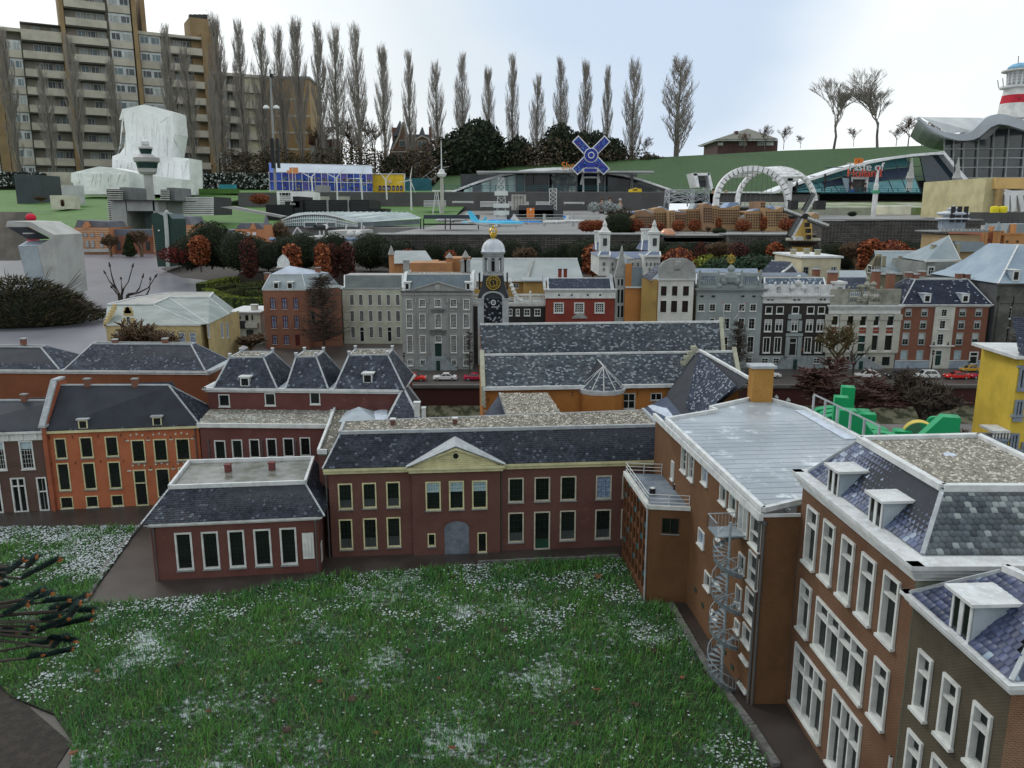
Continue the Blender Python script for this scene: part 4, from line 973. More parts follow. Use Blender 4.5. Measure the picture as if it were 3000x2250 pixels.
# church
def church():
 ZE,ZR=.535,.709
 e0=G(Q(R2,160,463),ZE);e1=G(Q(R2,1530,440),ZE);d=(e1-e0).normalized();n=vc(d.y,-d.x,0);e1=e0+d*((G(Q(R2,1965,200),ZR)-e0).dot(d))
 r0=G(Q(R2,160,226),ZR);r0=e0+d*0+(r0-e0).dot(-n)*-n;r0 .z=ZR;r1=r0+(e1-e0)
 rt=root('church','large church with two grey slate roofs, orange brick walls and clock tower','church',(e0 .x+.7,e0 .y,0))
 wl=Wall(e0-n*.015,e1-n*.015,0,ZE-.006)
 for r in((1165,497,1253,608),(1367,495,1447,547)):
  wn(wl,hx2(wl,R2,*r),rt,fw=.005,nx=2,ny=2 if r[3]>600 else 1,mw=.004,sm_=WH,pr_=.003)
 W0=(r0-e0);W0 .z=0;dp=W0*4.05;back0=vc(e0 .x,e0 .y,0)+dp;back1=vc(e1 .x,e1 .y,0)+dp
 mb=MB();wl.mesh(mb)
 pk=[e0-n*.015-vz(ZE),e0-n*.015,r0,r0+W0*.95-vz(.17),r0+W0*2.+vz(.15),r0+W0*3.05-vz(.14),r0+W0*3.05-vz(ZR)]
 L=(e1-e0)
 for o in(V3(),L):mb.fc([p+o for p in pk])
 mb.mk_('wall',bchurch,rt)
 mb=MB()
 for(x,y)in((803,500),(1271,495),(197,545)):
  a,h=wl.hit(Q(R2,x,y));wl.bx(mb,a-.0015,h-.012,a+.0015,h+.012,.001,.004)
 mb.mk_('wall_anchor',iron,rt)
 for k in rg(6):
  mb=MB();wl.bx(mb,.004,.5-k*.028,.018,.5-k*.028+.012,.0005,.003);mb.mk_('quoin',stone,rt)
 hid=[r0,r1,r1+W0*.95-vz(.17),r0+W0*.95-vz(.17)]
 rf=MB().fc((e0,e1,r1,r0)).fc(hid).mk_('roof',under,rt)
 RT([(e0,e1,r1,r0)],.0145,.0092,.0014,churchs,rf,'flat')
 s0=r0+W0*.95-vz(.17);s1=s0+L;t1r=G(Q(M4,1092,972),.86);t0=r0+W0*1.95;t0 .z=.86;t1=t0+L*0+d*((t1r-t0).dot(d));s1=s0+d*((t1-t0).length)
 rgv=MB().fc((s0,s1,t1,t0)).fc((t0,t1,t1+W0*1.1-vz(.24),t0+W0*1.1-vz(.24))).fc((s1,t1,t1+W0*1.1-vz(.24))).mk_('roof',under,rt)
 RT([(s0,s1,t1,t0)],.0145,.0092,.0014,churchs,rgv,'flat')
 mb=MB();ES(mb,r0+vz(.003),r1+vz(.003),.014,.012);ES(mb,t0+vz(.003),t1+vz(.003),.014,.012)
 mb.obx(e0+n*.002-vz(.008),L,n*.022,vz(.02));mb.mk_('gutter',WS,rt)
 mb=MB()
 for a,b in((e0,r0),(s1+d*.01,t1+d*.01),(e1,r1)):
  a,b=a-d*.012,b-d*.012;u=(b-a).normalized();mb.obx(a-u*.02-vz(.02),(b-a)+u*.03,d*.026,vz(.045))
 mb.obx(e0-d*.012-vz(.1)+n*0,d*.024,n*.02,vz(.12))
 mb.mk_('gable_coping',mat('cream_stone',(.42,.42,.32),s=30),rt)
 c=wl.P(wl.hit(Q(R2,1015,470))[0],0,0);R_=.135
 pts=[c+vc(R_*cos(t),-R_*.78*sin(t)*1.,0)for t in[pi*i/6 for i in rg(7)]];zb=.515
 mb=MB()
 for i in rg(6):mb.qd(pts[i],pts[i+1],pts[i+1]+vz(zb),pts[i]+vz(zb))
 by=mb.mk_('bay',bchurch,rt)
 ap=YQ(R2,1028,300,c.y-.01);ap2=YQ(R2,982,250,c.y+.1)
 ring=[c+(p-c)*1.04+vz(zb+.012)for p in pts]
 mb=MB()
 for i in rg(6):mb.fc((ring[i],ring[i+1],ap))
 mb.fc((ring[6],ring[6]+vc(.03,.16,.1),ap2,ap));cr_=mb.mk_('bay_roof',under,by)
 RT([(ring[i+1]if 0 else ring[i+1],ring[i],ap,ap)for i in rg(6)]+[(ring[6]+vc(0,.13,.08),ring[6],ap,ap2)],.0135,.009,.0014,churchs,by,'flat')
 mb=MB()
 for i in rg(7):mb.tu(ring[i],ap,.0028,.0022,5)
 mb.tu(ap,ap2,.004,.003,5);mb.tu(ring[6],ap2,.004,.003,5);mb.mk_('hip_strip',WH,by)
 mb=MB()
 for i in rg(6):
  for k in rg(3):
   q=1.03+.035*k;a,b=c+(pts[i]-c)*q,c+(pts[i+1]-c)*q;mb.pz([a+vz(zb-.016+.01*k),b+vz(zb-.016+.01*k),b+(c-b)*.2+vz(zb-.016+.01*k),a+(c-a)*.2+vz(zb-.016+.01*k)],vz(.0095))
 mb.mk_('bay_cornice',WS,by)
 a=wl.hit(Q(R2,810,620))[0]
 g0=G(Q(R2,1512,432),.52);ap=YQ(R2,1718,192,4.76);nr=G(Q(R2,2086,402),ap.z)
 l0=G(Q(R2,1480,520),.5);l1=G(Q(R2,1602,662),.5)
 mb=MB();mb.fc((g0,l0,l1,l1+vc(.1,-.02,0),nr,ap));o2=l0+(ap-l0);ff=[l0,l1,nr,ap]
 mb.fc((ap,nr,nr+vc(.32,0,-.22),ap+vc(.32,0,-.22)));mb.mk_('transept_roof',under,rt)
 rr_=bpy.data.objects[-1]if 0 else None
 q=(l0,l1,nr,ap);A_=V3(l0)
 RT([(g0,G(Q(R2,1700,690),.5),nr+vy(-.03),ap)],.015,.0098,.0016,churchb,rt,'flat')
 mb=MB();ES(mb,ap+vz(.004),nr+vz(.004),.018,.012);mb.mk_('ridge_cap',WS,rt)
 mb=MB();a=g0+vc(-.01,0,-.02);b=ap+vc(-.005,.012,.012);u=(b-a);mb.obx(a+vy(-.005),u,vc(-.014,0,.018),vy(.03))
 for k in rg(8):
  p=a+u*(k+.4)/8;mb.box(p.x-.028,p.y-.004,p.z+.012,p.x-.004,p.y+.028,p.z+.032)
 mb.mk_('stepped_gable',MT['cream_stone'],rt)
 f=[G(Q(R2,*p),.44)for p in((1300,615),(1480,770),(1560,800))];fl=[f[0],f[1],l1+vc(.03,-.12,-.03),l1,l0]
 MB().fc(fl).fc([f[0],f[1],vc(f[1].x,f[1].y,0),vc(f[0].x,f[0].y,0)]).mk_('aisle_roof',churchb,rt)
 sp=[f[0]+(l0-f[0])*.25,f[1]+vc(.03,.06,0),f[1]+(l1-f[1])*.55,l0+vc(.03,-.06,-.01)]
 SNP('snow',sp,rt)
 y=5.02;a=YQ(S2,200,1465,y);b=YQ(S2,553,1465,y);zt=YQ(S2,380,945,y).z;cx=(a.x+b.x)/2;hw_=(b.x-a.x)/2;cy=y+hw_;z0=.6
 t=MB().box(a.x,y,z0,b.x,y+2*hw_,zt).mk_('tower',mat('tower_grey',(.33,.35,.36),s=16,rh=.6,snow=.1,ss=40),rt)
 tg=MT['tower_grey']
 za=YQ(S2,380,870,y).z;ra=hw_*.6
 pan=[(cx-ra,z0+.03),(cx+ra,z0+.03)]+[(cx+ra*cos(k),za-ra*.55+ra*.62*sin(k))for k in[pi*i/12 for i in rg(13)]]
 zp0=YQ(S2,380,1450,y).z;pan[0]=(cx-ra,zp0);pan[1]=(cx+ra,zp0)
 MB().fc([vc(x,y-.002,z)for x,z in pan]).mk_('slate_panel',under,t)
 qv=(vc(cx-ra,y-.003,zp0),vc(cx+ra,y-.003,zp0),vc(cx+ra,y-.0029,za-ra*.55),vc(cx-ra,y-.0029,za-ra*.55))
 dk=mat((.018,.022,.03),(.03,.036,.045),s=12,rh=.35,rnd=((.3,.33,.37),.2))
 RT([qv],.012,.0095,.0014,dk,t,'flat')
 mb=MB()
 for i in rg(14):
  k0,k1=pi*i/14,pi*(i+1)/14;f=lambda k,r:vc(cx+r*cos(k),y-.012,za-ra*.55+r*.66*sin(k))
  mb.pz([f(k0,ra),f(k1,ra),f(k1,ra*1.25),f(k0,ra*1.25)],vy(.014))
 for s in(-1,1):mb.box(cx+s*ra,y-.01,zp0-.004,cx+s*hw_*1.,y,za-ra*.5);mb.box(cx+s*ra*.95,y-.014,za-ra*.62,cx+s*hw_*1.14,y+.004,za-ra*.5)
 mb.box(cx-hw_*1.,y-.013,zp0-.018,cx+hw_,y-.001,zp0-.004);mb.mk_('stone_frame',tg,t)
 mb=MB();zc=YQ(S2,388,972,y).z
 for i in rg(16):
  k0,k1=2*pi*i/16,2*pi*(i+1)/16;f=lambda k,r:vc(cx+.002+r*cos(k),y-.01,zc+r*1.1*sin(k));mb.pz([f(k0,.01),f(k1,.01),f(k1,.0155),f(k0,.0155)],vy(.008))
 mb.mk_('round_window',WS,t)
 zs=za-ra*.5;z1=YQ(S2,380,662,y+.03).z
 mb=MB();prof=[];h=z1-zs
 for f_,s in((0,1.),(.12,.97),(.35,.84),(.65,.72),(1,.66)):prof.append((hw_*s*sqrt(2),f_*h))
 mb.la((cx,cy,zs),prof,4,a0=pi/4);st=mb.mk_('bell_stage',dk,t)
 zk=YQ(S2,390,745,y-.01).z;rc=.043;yk=y+.012
 mb=MB();f=lambda k,r:vc(cx+.002+r*cos(k),yk-.012,zk+r*sin(k))
 mb.pz([f(2*pi*i/24,rc*1.02)for i in rg(24)],vy(.03));ck=mb.mk_('clock',mat((.012,.012,.014),rh=.4),t)
 gold=mat('gold_leaf',(.62,.42,.06),s=40,rh=.3,metal=.6)
 mb=MB()
 for r0_,r1_ in((.97,1.05),(.5,.56)):
  for i in rg(24):k0,k1=2*pi*i/24,2*pi*(i+1)/24;mb.pz([f(k0,rc*r0_)-vy(.001),f(k1,rc*r0_)-vy(.001),f(k1,rc*r1_)-vy(.001),f(k0,rc*r1_)-vy(.001)],vy(-.0015))
 mb.mk_('clock_ring',gold,ck)
 for i in rg(12):
  k=2*pi*i/12;mb=MB();u=vc(cos(k),0,sin(k));v=vc(-sin(k),0,cos(k));p=f(k,rc*.6)-vy(.002)
  for o in((-.004,.004)if i%3 else(0,)):mb.obx(p+v*o-v*.0012,u*rc*.33,v*.0024,vy(-.0012))
  mb.mk_('numeral',gold,ck)
 mb=MB()
 for k,l,w_ in((radians(100),.42,.004),(radians(-72),.75,.003)):
  u=vc(cos(k),0,sin(k));v=vc(-sin(k),0,cos(k));mb.obx(f(0,0)-vc(rc*0,.004,0)-u*rc*.15-v*w_/2,u*rc*l,v*w_,vy(-.001))
 mb.mk_('clock_hand',gold,ck)
 for s in(-1,1):
  MB().box(cx+s*(hw_*.86),cy-.035,zk-.05,cx+s*(hw_*.96),cy+.035,zk+.055).mk_('side_clock',iron,t)
 zl0=z1;zl1=YQ(S2,385,410,y+.04).z;rl=hw_*.66
 mb=MB();mb.la((cx,cy,zl0),[(rl*1.12,0),(rl*1.12,.012),(rl,.014),(rl,.024)],8,a0=pi/8)
 for i in rg(8):
  k=2*pi*i/8+pi/8;p=vc(cx+rl*.93*cos(k),cy+rl*.93*sin(k),zl0+.02);mb.la(p,[(.013,0),(.013,zl1-zl0-.04)],8)
 hh=zl1-zl0;mb.la((cx,cy,zl1-hh*.33),[(rl*1.,0),(rl*1.,hh*.2),(rl*1.1,hh*.22),(rl*1.1,hh*.27),(rl*1.2,hh*.3),(rl*1.24,hh*.36),(rl*1.24,hh*.42)],8,a0=pi/8)
 mb.mk_('lantern',tg,t)
 MB().la((cx,cy,zl0+.02),[(rl*.34,0),(rl*.34,hh*.6)],8).mk_('bell',iron,t)
 for i in rg(8):
  k=2*pi*i/8;p=vc(cx+rl*.935*cos(k),cy+rl*.935*sin(k),zl1-hh*.24);MB().tu(p,p+vc(.006*cos(k),.006*sin(k),0),.007,n=10).mk_('oculus',iron,t)
 zd=zl1+hh*.09;mb=MB();rd=rl*1.13;mb.la((cx,cy,zd),[(rd*1.1,-.004),(rd*1.02,.006)]+[(rd*cos(k),.006+rd*1.02*sin(k))for k in[pi/2*i/8 for i in rg(8)]]+[(.006,rd*1.03+.006)],24)
 dm=mb.mk_('dome',mat('dome_lead',(.42,.46,.52),(.55,.58,.62),s=8,rh=.35,snow=.2,ss=10),t,smooth=True)
 mb=MB()
 for i in rg(8):
  k=2*pi*i/8;ps=[vc(cx+rd*1.01*cos(j)*cos(k),cy+rd*1.01*cos(j)*sin(k),zd+.006+rd*1.03*sin(j))for j in[pi/2*q_/8 for q_ in rg(9)]];mb.path(ps,.002,4)
 mb.mk_('dome_rib',WS,dm)
 zk=zd+rd*1.03+.004;mb=MB();mb.la((cx,cy,zk),[(.01,0),(.01,.008),(.02,.016),(.022,.024),(.018,.03),(.024,.034),(.018,.04)],12)
 for i in rg(8):
  k=2*pi*i/8;mb.path([vc(cx+.022*cos(k),cy+.022*sin(k),zk+.034),vc(cx+.026*cos(k),cy+.026*sin(k),zk+.052),vc(cx+.014*cos(k),cy+.014*sin(k),zk+.066),vc(cx,cy,zk+.07)],.0028,5)
 mb.la((cx,cy,zk+.07),[(.002,0),(.007,.006),(.002,.012),(.002,.022),(.001,.03)],8);mb.mk_('crown',gold,t)
def SNP(name,pts,rt):
 c=sum(pts,V3())/len(pts);mb=MB();ring=[]
 n=len(pts)
 for i in rg(n):
  for k in rg(4):
   p=pts[i]+(pts[(i+1)%n]-pts[i])*k/4;ring.append(c+(p-c)*R.uniform(.86,1.04)+vz(.003))
 for i in rg(len(ring)):mb.fc((ring[i],ring[(i+1)%len(ring)],c+vz(.012)))
 return mb.mk_(name,MT['snow_patch'],rt)
church()
# canal houses
ZS=.25
def hs(name,label,zm,xl,xr,ym,y,ytop,m,z0=ZS,dp=.45,cat='house',group='canal houses',xt=None,yr=None):
 A=YQ(zm,xl,ym,y);B=YQ(zm,xr,ym,yr or y);wl=Wall((A.x,A.y),(B.x,B.y),z0,1.)
 H=wl.hit(Q(zm,(xl+xr)/2 if xt is None else xt,ytop))[1];wl.H=H;wl.m=m;wl.dp=dp
 rt=root(name,label,cat,((A.x+B.x)/2,(A.y+B.y)/2,z0),group);wl.rt=rt;wl.zm=zm;return wl
def wins(wl,cols,ym,rows,xm,fm=None,pm=None,**kw):
 for row in wl.grid(wl.zm,cols,ym,rows,xm):
  for r in row:wn(wl,r,wl.rt,fm,pm,**kw)
def cz(wl,h0=0,side=None,name='wall'):
 mb=MB();wl.mesh(mb,h0=h0);mb.mk_(name,wl.m,wl.rt)
 mb=MB();b0,b1=wl.P(0,0,-wl.dp),wl.P(wl.L,0,-wl.dp);H=vz(wl.H)
 for a,b in((wl.P(0,0),b0),(b0,b1),(b1,wl.P(wl.L,0))):mb.qd(a,b,b+H,a+H)
 mb.mk_('side_wall',side or wl.m,wl.rt)
def BD_(wl,h0,h1,o,m,name='cornice',a0=-0,a1=None,sp_=1):
 mb=MB()
 for k in rg(sp_):
  q=o*(k+1)/sp_;wl.bx(mb,a0-q*.6,h0+(h1-h0)*k/sp_,(wl.L if a1 is None else a1)+q*.6,h0+(h1-h0)*(k+1)/sp_-.0003,.0008,q)
 return mb.mk_(name,m,wl.rt)
def hp(wl,x,y):return wl.hit(Q(wl.zm,x,y))
def roof2(wl,zm,e0,e1,t1,t0,yo,ty,m,tw=.013,th=.011,thk=.003,strip=GP,flat=None,fd=.2,shape='pan',sides=True):
 y=wl.A.y;E0,E1=YQ(zm,*e0,y+yo),YQ(zm,*e1,y+yo);E1 .z=E0 .z;T0,T1=YQ(zm,*t0,y+ty),YQ(zm,*t1,y+ty);T1 .z=T0 .z
 mb=MB();mb.fc((E0,E1,T1,T0));B0,B1=T0+vy(fd),T1+vy(fd);mb.fc((T0,T1,B1,B0))
 X0,X1=vc(E0 .x,B0 .y+(T0 .y-E0 .y),E0 .z),vc(E1 .x,B1 .y+(T1 .y-E1 .y),E1 .z);mb.fc((B0,B1,X1,X0));mb.fc((E0,T0,B0,X0));mb.fc((E1,X1,B1,T1))
 r=mb.mk_('roof',under,wl.rt);qs=[(E0,E1,T1,T0)]
 if sides:qs+=[(X0,E0,T0,B0),(E1,X1,B1,T1)]
 RT(qs,tw,th,thk,m,r,shape)
 mb=MB();ES(mb,T0+vz(.002),T1+vz(.002),.01,.008);ES(mb,E0,T0,.012,.01);ES(mb,E1,T1,.012,.01);mb.mk_('ridge_cap',strip,r)
 if flat is not None:
  MB().fc([p+vz(.001)for p in(T0,T1,B1,B0)]).mk_('flat_roof',flat,r)
 return E0,E1,T0,T1
def ST_(wl,x0,x1,ytop,ybase,xd0,xd1,m):
 a0,a1=hp(wl,x0,ybase)[0],hp(wl,x1,ybase)[0];d0,d1=hp(wl,xd0,ytop)[0],hp(wl,xd1,ytop)[0];h=hp(wl,(x0+x1)/2,ytop)[1];D=.045
 mb=MB();wl.bx(mb,d0,0,d1,h,.001,D);n=7
 for s,(p,q)in((0,(a0,d0)),(1,(d1,a1))):
  for k in rg(n):
   f0,f1=(k/n,(k+1)/n);hh=h*(f1 if s==0 else 1-f0);wl.bx(mb,p+(q-p)*f0,0,p+(q-p)*f1-.0002,hh*.95,.001,D)
 o=mb.mk_('front_steps',m,wl.rt)
 mb=MB();wl.bx(mb,(d0+d1)/2-.016,0,(d0+d1)/2+.016,h*.75,D+.0005,D+.003);mb.mk_('cellar_door',mat('door_green',(.008,.04,.03)),o)
 mb=MB()
 for p,q in(((a0,0),(d0,h)),((d1,h),(a1,0))):
  pts=[wl.P(p[0]+(q[0]-p[0])*t,p[1]+(q[1]-p[1])*t+.038,D)for t in(0,1)];mb.tu(pts[0],pts[1],.0012,n=4)
  for t in(0,.33,.66,1):b=wl.P(p[0]+(q[0]-p[0])*t,p[1]+(q[1]-p[1])*t,D);mb.tu(b,b+vz(.04),.001,n=4)
 mb.mk_('railing',iron,o)
def BL(wl,h0,h1,a0,a1,o,m,n,name='balustrade',posts=2):
 mb=MB();t=(h1-h0);wl.bx(mb,a0,h0,a1,h0+t*.18,o-.018,o);wl.bx(mb,a0,h1-t*.2,a1,h1,o-.018,o)
 for i in rg(n):
  a=a0+(a1-a0)*(i+.5)/n;p=wl.P(a,h0+t*.18,o-.009);mb.la(p,[(.003,0),(.0048,t*.2),(.0028,t*.4),(.0038,t*.62)],5)
 for i in rg(posts):
  a=a0+(a1-a0)*i/(posts-1);wl.bx(mb,a-.008,h0,a+.008,h1+.003,o-.02,o+.002);mb.la(wl.P(a,h1+.003,o-.009),[(.004,0),(.01,.008),(.007,.02),(.002,.026)],7)
 return mb.mk_(name,m,wl.rt)
def PM_(wl,a0,a1,h0,h1,o,m,name='pediment'):
 mb=MB();c=(a0+a1)/2;mb.pz([wl.P(a0,h0,.001),wl.P(a1,h0,.001),wl.P(c,h1,.001)],wl.n*o*.5);e=mb.mk_(name,m,wl.rt);mb=MB()
 for s in(a0,a1):mb.pz([wl.P(s,h0,.001),wl.P(c,h1,.001),wl.P(c,h1+.012,.001),wl.P(s+(s-c)*.08,h0+.006,.001)],wl.n*o)
 wl.bx(mb,a0-.006,h0-.008,a1+.006,h0,.001,o);mb.mk_('raking_cornice',m,e);return e
frz=mat((.3,.31,.3),s=14,dq=.35)
grn=mat('door_green',(.008,.04,.03),rh=.5)
def left_canal():
 w=hs('yellow_stone_house','pale yellow stone house with grey-green flat topped roof and stepped dormer, left of centre',M1,860,1625,1290,6.55,1248,mat('yellow_stone',(.5,.4,.2),s=9,dq=.2),dp=.5,group='houses by the wet square')
 for x in(962,1055,1145,1238,1385,1475,1563):
  a0,h1=hp(w,x-29,1312);a1,h0=hp(w,x+29,1395);wn(w,(a0,h0,a1,h1),w.rt,WH,glassb,fw=.0045,nx=4,ny=1,mw=.002,tr=.62)
  c=(a0+a1)/2;MB().path([w.P(c+(a1-a0)*.55*cos(t),h1+.006+.01*sin(t),.001)for t in[pi*i/6 for i in rg(7)]],.002,4).mk_('window_arch',SC,w.rt)
 for x in(1002,1105,1425):a,h=hp(w,x,1275);mb=MB();w.bx(mb,a-.001,h-.008,a+.001,h+.008,.001,.003);mb.mk_('wall_anchor',iron,w.rt)
 cz(w);BD_(w,w.H-.008,w.H+.004,.01,WS)
 a=w.P(w.L,0);b=G(Q(M1,1845,1165),ZS+w.H);b.z=ZS;s2=Wall((a.x+.05,a.y+.02),(b.x,b.y),ZS,ZS+w.H)
 for x0,x1 in((1675,1700),(1785,1812),(1830,1855)):
  q0,h1=s2 .hit(Q(M1,x0,1235));q1,h0=s2 .hit(Q(M1,x1,1350));wn(s2,(min(q0,q1),h0,max(q0,q1),h1),w.rt,WH,glassb,fw=.004,nx=2)
 mb=MB();s2 .mesh(mb);mb.qd(b,b+vy(.3),b+vc(0,.3,w.H),b+vz(w.H));mb.mk_('right_wing',MT['yellow_stone'],w.rt)
 z=ZS+w.H+.003;zt=z+.12
 E=[w.P(0,w.H+.003,.01),w.P(w.L,w.H+.003,.01),s2 .P(0,w.H+.003,.01),s2 .P(s2 .L,w.H+.003,.012),s2 .P(s2 .L,w.H+.003)+vc(-.1,.45,0),w.P(0,w.H+.003,-.45)]
 T=[G(Q(M1,*p),zt)for p in((868,1088),(1240,1086),(1370,1030),(1695,1030),(1728,992),(1382,992),(1100,1032))]
 grf=mat((.17,.21,.2),(.24,.28,.27),s=6,rh=.5,dq=.15,bump=.1,bs=80)
 mb=MB();mb.fc((E[0],E[1],T[1],T[0]));mb.fc((E[1],E[2],T[2],T[1]));mb.fc((E[2],E[3],T[3],T[2]));mb.fc((E[3],E[4],T[4],T[3]));mb.fc((E[0],T[0],T[6],E[5]))
 r=mb.mk_('roof',grf,w.rt);MB().fc([p+vz(.001)for p in T]).mk_('flat_roof',mat('pale_flat',(.36,.36,.34),s=6),r)
 mb=MB();k=len(T)
 for i in rg(k):ES(mb,T[i]+vz(.004),T[(i+1)%k]+vz(.004),.012,.012)
 for i,j in((1,1),(2,2),(3,3)):ES(mb,E[i],T[j],.006,.006)
 mb.mk_('roof_edge',WS,r)
 g=Wall(w.P(hp(w,995,1200)[0],0,.004),w.P(hp(w,1088,1200)[0],0,.004),ZS,1);h0=g.hit(Q(M1,1040,1240))[1];h1=g.hit(Q(M1,1040,1105))[1];L=g.L;mb=MB()
 for k,(f,s)in en(((0,0),(.45,.1),(.62,.2),(.78,.32),(.9,.42))):g.bx(mb,L*s,h0+(h1-h0)*f,L*(1-s),h0+(h1-h0)*min(1,f+.35),0,-.02)
 dd_=mb.mk_('stepped_dormer',MT['yellow_stone'],w.rt);q=g.hit(Q(M1,1022,1180));q2=g.hit(Q(M1,1060,1236));wn(g,(q[0],q2[1],q2[0],q[1]),w.rt,fw=.004,nx=2,ny=2,cut=False,sq=0,pr_=.004)
 mb=MB();x=w.P(0,0).x
 for k in rg(7):mb.box(x-.012,w.A.y-.01+k*.03,ZS+w.H-.02+.02*k,x+.01,w.A.y+.02+k*.03,ZS+w.H+.03+.02*k)
 mb.mk_('step_gable',MT['yellow_stone'],w.rt)
 w=hs('white_villa','small white modernist villa with flat roof and square chimney left of the red corner house',M2,-75,190,1200,8.,1075,mat('villa_white',(.5,.5,.42),s=8,dq=.3),dp=.5,group='houses by the wet square')
 for r in((-60,1245,20,1310),(62,1225,130,1300)):wi(w,M2,*r,SC,GS,fw=.003,nx=4,sq=0)
 for r in((0,1112,20,1135),(52,1100,85,1150),(105,1098,125,1145)):wi(w,M2,*r,SC,GS,fw=.003,nx=1,sq=0)
 cz(w);mb=MB();w.bx(mb,-.02,w.H-.006,w.L+.02,w.H+.008,-.5,.03);mb.mk_('flat_roof',WS,w.rt)
 mb=MB();q=hx2(w,M2,-75,1150,62,1215);w.bx(mb,q[0],q[1],q[2],q[3],0,.03);mb.mk_('dark_bay',mat((.03,.03,.035)),w.rt)
 mb=MB();q=hx2(w,M2,65,1165,172,1205);w.bx(mb,q[0],q[1],q[2],q[3],0,.05);mb.mk_('balcony',MT['villa_white'],w.rt)
 ch_(w.rt,w.P(hp(w,105,1080)[0],w.H,-.12),.06,.05,.06,MT['villa_white'],WS)
 w=hs('red_corner_house','tall terracotta brick corner house with dark red window frames and pale blue-grey mansard roof',M2,218,592,1100,7.72,885,brick('brick_terra',(.25,.105,.065),(.2,.08,.05),(.24,.13,.09),st=.3,stain=(.24,.09,.05)),dp=.5)
 dr_=mat((.1,.018,.02))
 for(x0,x1)in((268,318),(368,418),(468,515)):wi(w,M2,x0,952,x1,1048,dr_,glassb,fw=.005,mu=(.5,),tr=.66,sm_=WH,pr_=.003,cw_=(GS,0,0))
 for(x0,x1)in((278,330),(378,427),(477,523)):wi(w,M2,x0,1105,x1,1213,dr_,glassb,fw=.005,mu=(.5,),tr=.66,sm_=WH,pr_=.003)
 for(x0,x1)in((287,335),(387,437)):wi(w,M2,x0,1272,x1,1352,dr_,glassb,fw=.005,mu=(.5,),tr=.62,sm_=WH,pr_=.003)
 wi(w,M2,485,1268,530,1362,dr_,dr_,fw=.005,name='door',tr=.75,sq=0)
 cz(w);CN_(w.rt,[w.P(0,0),w.P(w.L,0),w.P(w.L,0,-.5),w.P(0,0,-.5)],ZS+w.H-.004,.012,.012,WH)
 a=w.P(w.L,0,-.1);s=Wall((a.x,a.y),(a.x+.3,a.y+.05),ZS,ZS+w.H+.03)
 for y0,y1 in((925,1010),(1068,1175)):q=s.hit(Q(M2,622,y0));q2=s.hit(Q(M2,663,y1));wn(s,(q[0],q2[1],q2[0],q[1]),w.rt,SC,GS,fw=.004,nx=2,ny=3,sm_=WH)
 mb=MB();s.mesh(mb);mb.mk_('side_wing',w.m,w.rt);mb=MB();s.bx(mb,-.01,s.H-.022,s.L+.01,s.H+.004,.001,.012);mb.mk_('wing_cornice',WS,w.rt)
 E=[w.P(0,w.H+.009,.012),w.P(w.L,w.H+.009,.012)];T=[YQ(M2,272,748,w.A.y+.13),YQ(M2,545,745,w.A.y+.13)];T[1].z=T[0].z
 b=vy(.42);mb=MB();mb.fc((E[0],E[1],T[1],T[0]));mb.fc((E[1],E[1]+b+vx(.24),T[1]+vc(.22,.16,0),T[1]));mb.fc((E[0],T[0],T[0]+b*.6,E[0]+b));mg=mat((.24,.28,.3),s=8,rh=.55,dq=.15);r=mb.mk_('roof',mg,w.rt)
 P=YQ(M2,432,673,w.A.y+.3);bl=mat('pale_blue_roof',(.4,.46,.56),s=5,rh=.5);mb=MB();U=[T[0],T[1],T[1]+vc(.22,.2,0),T[0]+vc(.02,.34,0)]
 for i in rg(4):mb.fc((U[i],U[(i+1)%4],P))
 mb.mk_('upper_roof',bl,r);mb=MB();ES(mb,E[0],T[0],.006,.005);ES(mb,E[1],T[1],.006,.005);ES(mb,T[0],T[1],.008,.006);mb.mk_('hip_strip',WS,r)
 for x in(323,442):dm_(w.rt,E[0],E[1],T[0],Q(M2,x,872),.054,.06,WH,GS,roofm=WH,sidem=mg,fw=.008,ov=.004)
 ch_(w.rt,YQ(M2,250,800,w.A.y+.25),.05,.05,.07,w.m,SC);ch_(w.rt,YQ(M2,688,790,w.A.y+.3),.045,.05,.11,w.m,SC)
 mb=MB();c=YQ(M2,383,690,w.A.y+.5);sc_=.0013
 for wd_,h0,h1 in((57,0,8),(48,8,60),(40,60,82),(28,82,98),(16,98,108),(7,108,116)):mb.box(c.x-wd_*sc_*.95,c.y,c.z+h0*sc_*.85,c.x+wd_*sc_*.95,c.y+.03,c.z+h1*sc_*.85)
 t=mb.mk_('white_bell_gable',WH,None,loc=(c.x,c.y,c.z));tag(t,'white bell shaped gable top showing behind the red corner house roof','gable')
 w=hs('set_back_house','low dark grey-beige house set back between the red and the cream house',M2,700,925,1250,8.3,880,mat((.2,.2,.15),s=8,dq=.4),dp=.3)  # dark grey-beige is the facade's own colour
 for r in((752,1085,790,1158),(842,1072,875,1150),(762,1212,797,1295),(840,945,868,1000),(768,958,795,1005)):wi(w,M2,*r,WS,GS,fw=.004,ny=2,mw=.003)
 wi(w,M2,848,1212,888,1325,WS,GS,fw=.004,name='door',tr=.6);cz(w)
 mb=MB();w.bx(mb,0,w.H,w.L,w.H+.01,-.3,.01);mb.mk_('flat_roof',GP,w.rt)
 w=hs('cream_house','cream plastered three-storey house with mossy foot and grey-green slate roof beside the grey palace front',M2,912,1414,1340,8.02,868,mat((.47,.47,.38),s=7,dq=.2,sc2=(.16,.19,.08)),dp=.45,xt=1150)
 c1=((955,997),(1033,1075),(1115,1157),(1194,1234),(1272,1312),(1352,1392))
 for(x0,x1)in c1:
  wi(w,M2,x0,922,x1,1018,fw=.005,nx=4,ny=5,mw=.0015,cw_=(curt,0,0),pr_=.004)
